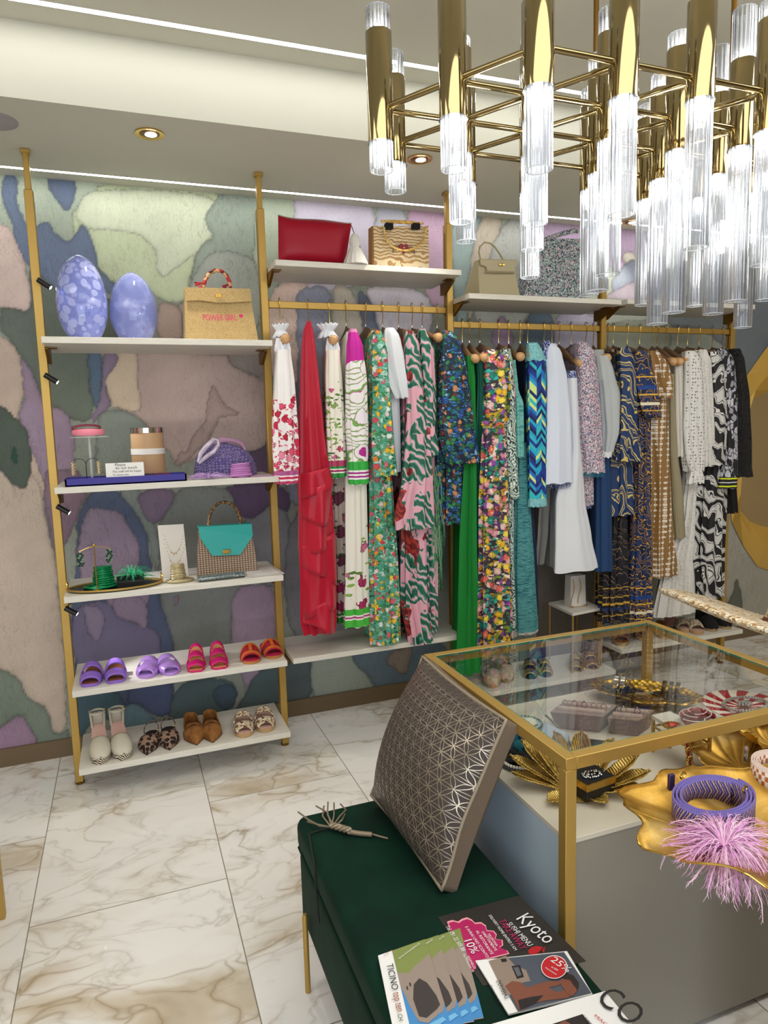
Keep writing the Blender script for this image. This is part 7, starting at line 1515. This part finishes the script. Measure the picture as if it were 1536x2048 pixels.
# ================= chandelier =================
CHR=G('polished_champagne_brass','#a2916a',.08,1).m
def flglass():
    g=G('fluted_glass','#ffffff',.1); tr=g.n('BsdfTransparent',{'Color':(.93,.94,.955,1)}); gl=g.n('BsdfGlossy',{'Color':(.95,.97,1,1),'Roughness':.09}); df=g.n('BsdfTranslucent',{'Color':(.9,.93,1,1)})
    fr_=g.n('Fresnel',{'IOR':1.55}); lw=g.n('LayerWeight',{'Blend':.35}).outputs['Facing']
    m1=g.n('MixShader',{0:.10}); g.L.new(tr.outputs[0],m1.inputs[1]); g.L.new(df.outputs[0],m1.inputs[2])
    f=g.math('MINIMUM',g.math('ADD',g.math('MULTIPLY',fr_.outputs[0],1.1),g.math('MULTIPLY',lw,.16)),1)
    m2=g.n('MixShader',{0:f}); g.L.new(m1.outputs[0],m2.inputs[1]); g.L.new(gl.outputs[0],m2.inputs[2]); g.L.new(m2.outputs[0],g.out.inputs[0]); return g.m
FLG=flglass()
BULB=G('bulb_glow','#ffffff'); BULB.b.inputs['Emission Color'].default_value=(1,.95,.86,1); BULB.b.inputs['Emission Strength'].default_value=26; BULB=BULB.m
O_=V((.592,1.541,0)); A_=V((.09765,-.16657,0)); C_=V((.10084,.1688,0)); ZR1=2.2
# (k,m): cylinder top, cylinder bottom, glass bottom, glass top (image rows)
ND={(0,0):(65,287,342,18),(0,1):(155,330,383,108),(1,0):(-5,238,340,-55),(1,1):(100,312,444,80),(1,2):(170,369,483,150),
(2,0):(-90,178,340,-150),(2,1):(5,244,448,-40),(2,2):(90,315,500,50),(2,3):(180,387,555,150),
(3,1):(-70,200,430,-130),(3,2):(70,285,550,22),(3,3):(145,350,582,112),(3,4):(215,383,590,182),
(4,2):(2,203,496,-60),(4,3):(100,305,625,70),(4,4):(180,363,648,152),(4,5):(240,403,610,213),
(5,3):(40,265,530,5),(5,4):(122,298,602,20),(5,5):(190,353,628,97),(5,6):(262,400,612,230),(6,6):(215,345,600,180),(6,7):(280,390,655,240)}
root=thing('chandelier','large brass lattice chandelier of lit cylinders with fluted glass tubes','chandelier',O_+A_*4+C_*4+V((0,0,1.9)))
NP={}; RIM=[]
def kin(k,m): return O_+A_*k+C_*m
for (k,m_),(ct,cb,gb,gt) in ND.items():
    p=kin(k,m_); R0=.0292
    zt=min(ZV(p.x,p.y,ct),ZC-.12); zb=ZV(p.x,p.y,cb); zg=ZV(p.x,p.y,gb); zgt=min(ZV(p.x,p.y,gt),ZC-.06)
    zt=min(zt,zb+.48); zgt=min(max(zgt,zt+.02),zt+.16); NP[(k,m_)]=(zb,zt)
    b=B(); b.lathe((p.x,p.y,0),[(R0-.003,zb+.001),(R0,zb),(R0,zt-.002),(R0-.002,zt),(R0-.004,zt-.001),(R0-.004,zb+.002)],44); cyl=mk('brass_cylinder',b,CHR,root,ang=50)
    b=B(); nf=15; Rg=.0255
    prof=[(Rg,zb+.012),(Rg,zg),(Rg-.0028,zg),(Rg-.0028,zb+.012)]; RIM.append((p.x,p.y,zg,cyl)); RIM.append((p.x,p.y,zgt,cyl))
    b.lathe((p.x,p.y,0),[(R0*1.04,zb-.003),(R0*1.04,zb-.0005)],36)
    rings=[]
    for r_,z in prof: rings.append([V((p.x+r_*(1+.08*abs(math.sin(nf/2*a)))*math.cos(a),p.y+r_*(1+.08*abs(math.sin(nf/2*a)))*math.sin(a),z)) for a in [2*PI*i/108 for i in range(108)]])
    b.loft(rings,False); mk('glass_tube',b,FLG,cyl,ang=75)
    b=B(); rings=[]
    for r_,z in ((Rg,zt-.01),(Rg,zgt),(Rg-.0028,zgt),(Rg-.0028,zt-.01)): rings.append([V((p.x+r_*(1+.08*abs(math.sin(nf/2*a)))*math.cos(a),p.y+r_*(1+.08*abs(math.sin(nf/2*a)))*math.sin(a),z)) for a in [2*PI*i/108 for i in range(108)]])
    b.loft(rings,False); mk('upper_glass_tube',b,FLG,cyl,ang=75)
    b=B(); b.lathe((p.x,p.y,0),[(.001,zb-.036),(.007,zb-.033),(.010,zb-.022),(.010,zb-.002),(.009,zb+.004),(.001,zb+.005)],14); mk('bulb',b,BULB,cyl)
    b=B(); b.lathe((p.x,p.y,0),[(.001,zt+.016),(.008,zt+.012),(.010,zt),(.009,zt-.006),(.001,zt-.007)],14); mk('upper_bulb',b,BULB,cyl)
    b=B(); b.lathe((p.x,p.y,0),[(.001,zb+.004),(R0-.005,zb+.004),(R0-.005,zb+.007),(.001,zb+.007)],24); mk('lamp_holder',b,GOLD,cyl)
keys=set(ND)
def zrod(a,b_):
    lo=max(NP[a][0],NP[b_][0])+.02; hi=min(NP[a][1],NP[b_][1])-.02; return min(max(ZR1,lo),hi)
for (k,m_) in sorted(keys):
    for dk,dm in ((1,0),(1,1)):
        q=(k+dk,m_+dm)
        if q in keys:
            z=zrod((k,m_),q); a,c=kin(k,m_),kin(*q); d=(c-a).normalized(); b=B(); b.tube([a+d*.028+V((0,0,z)),c-d*.028+V((0,0,z))],.0068,14); mk('lattice_rod',b,CHR,root)
for q in ((5,5),(5,4),(3,3)):
    p=kin(*q)+C_*.45; b=B(); b.tube([V((p.x,p.y,2.2)),V((p.x,p.y,ZC-.001))],.007,10); mk('suspension_rod',b,BRD,root)
for q in ((1,1),(3,2),(4,4),(5,5)):
    p=kin(*q)+A_*.35; light('chandelier_glow','POINT',(p.x,p.y,2.0),(p.x,p.y,0),3.0,(1,.94,.84),.06)

RIMM=G('ground_glass_edge','#e4e8ee',.2).m
for x,y,z,cy_ in RIM:
    b=B(); r_=.0243; b.tube([V((x+r_*(1+.08*abs(math.sin(7.5*a)))*math.cos(a),y+r_*(1+.08*abs(math.sin(7.5*a)))*math.sin(a),z)) for a in [2*PI*i/60 for i in range(60)]],.0010,5,True); mk('glass_rim',b,RIMM,cy_)
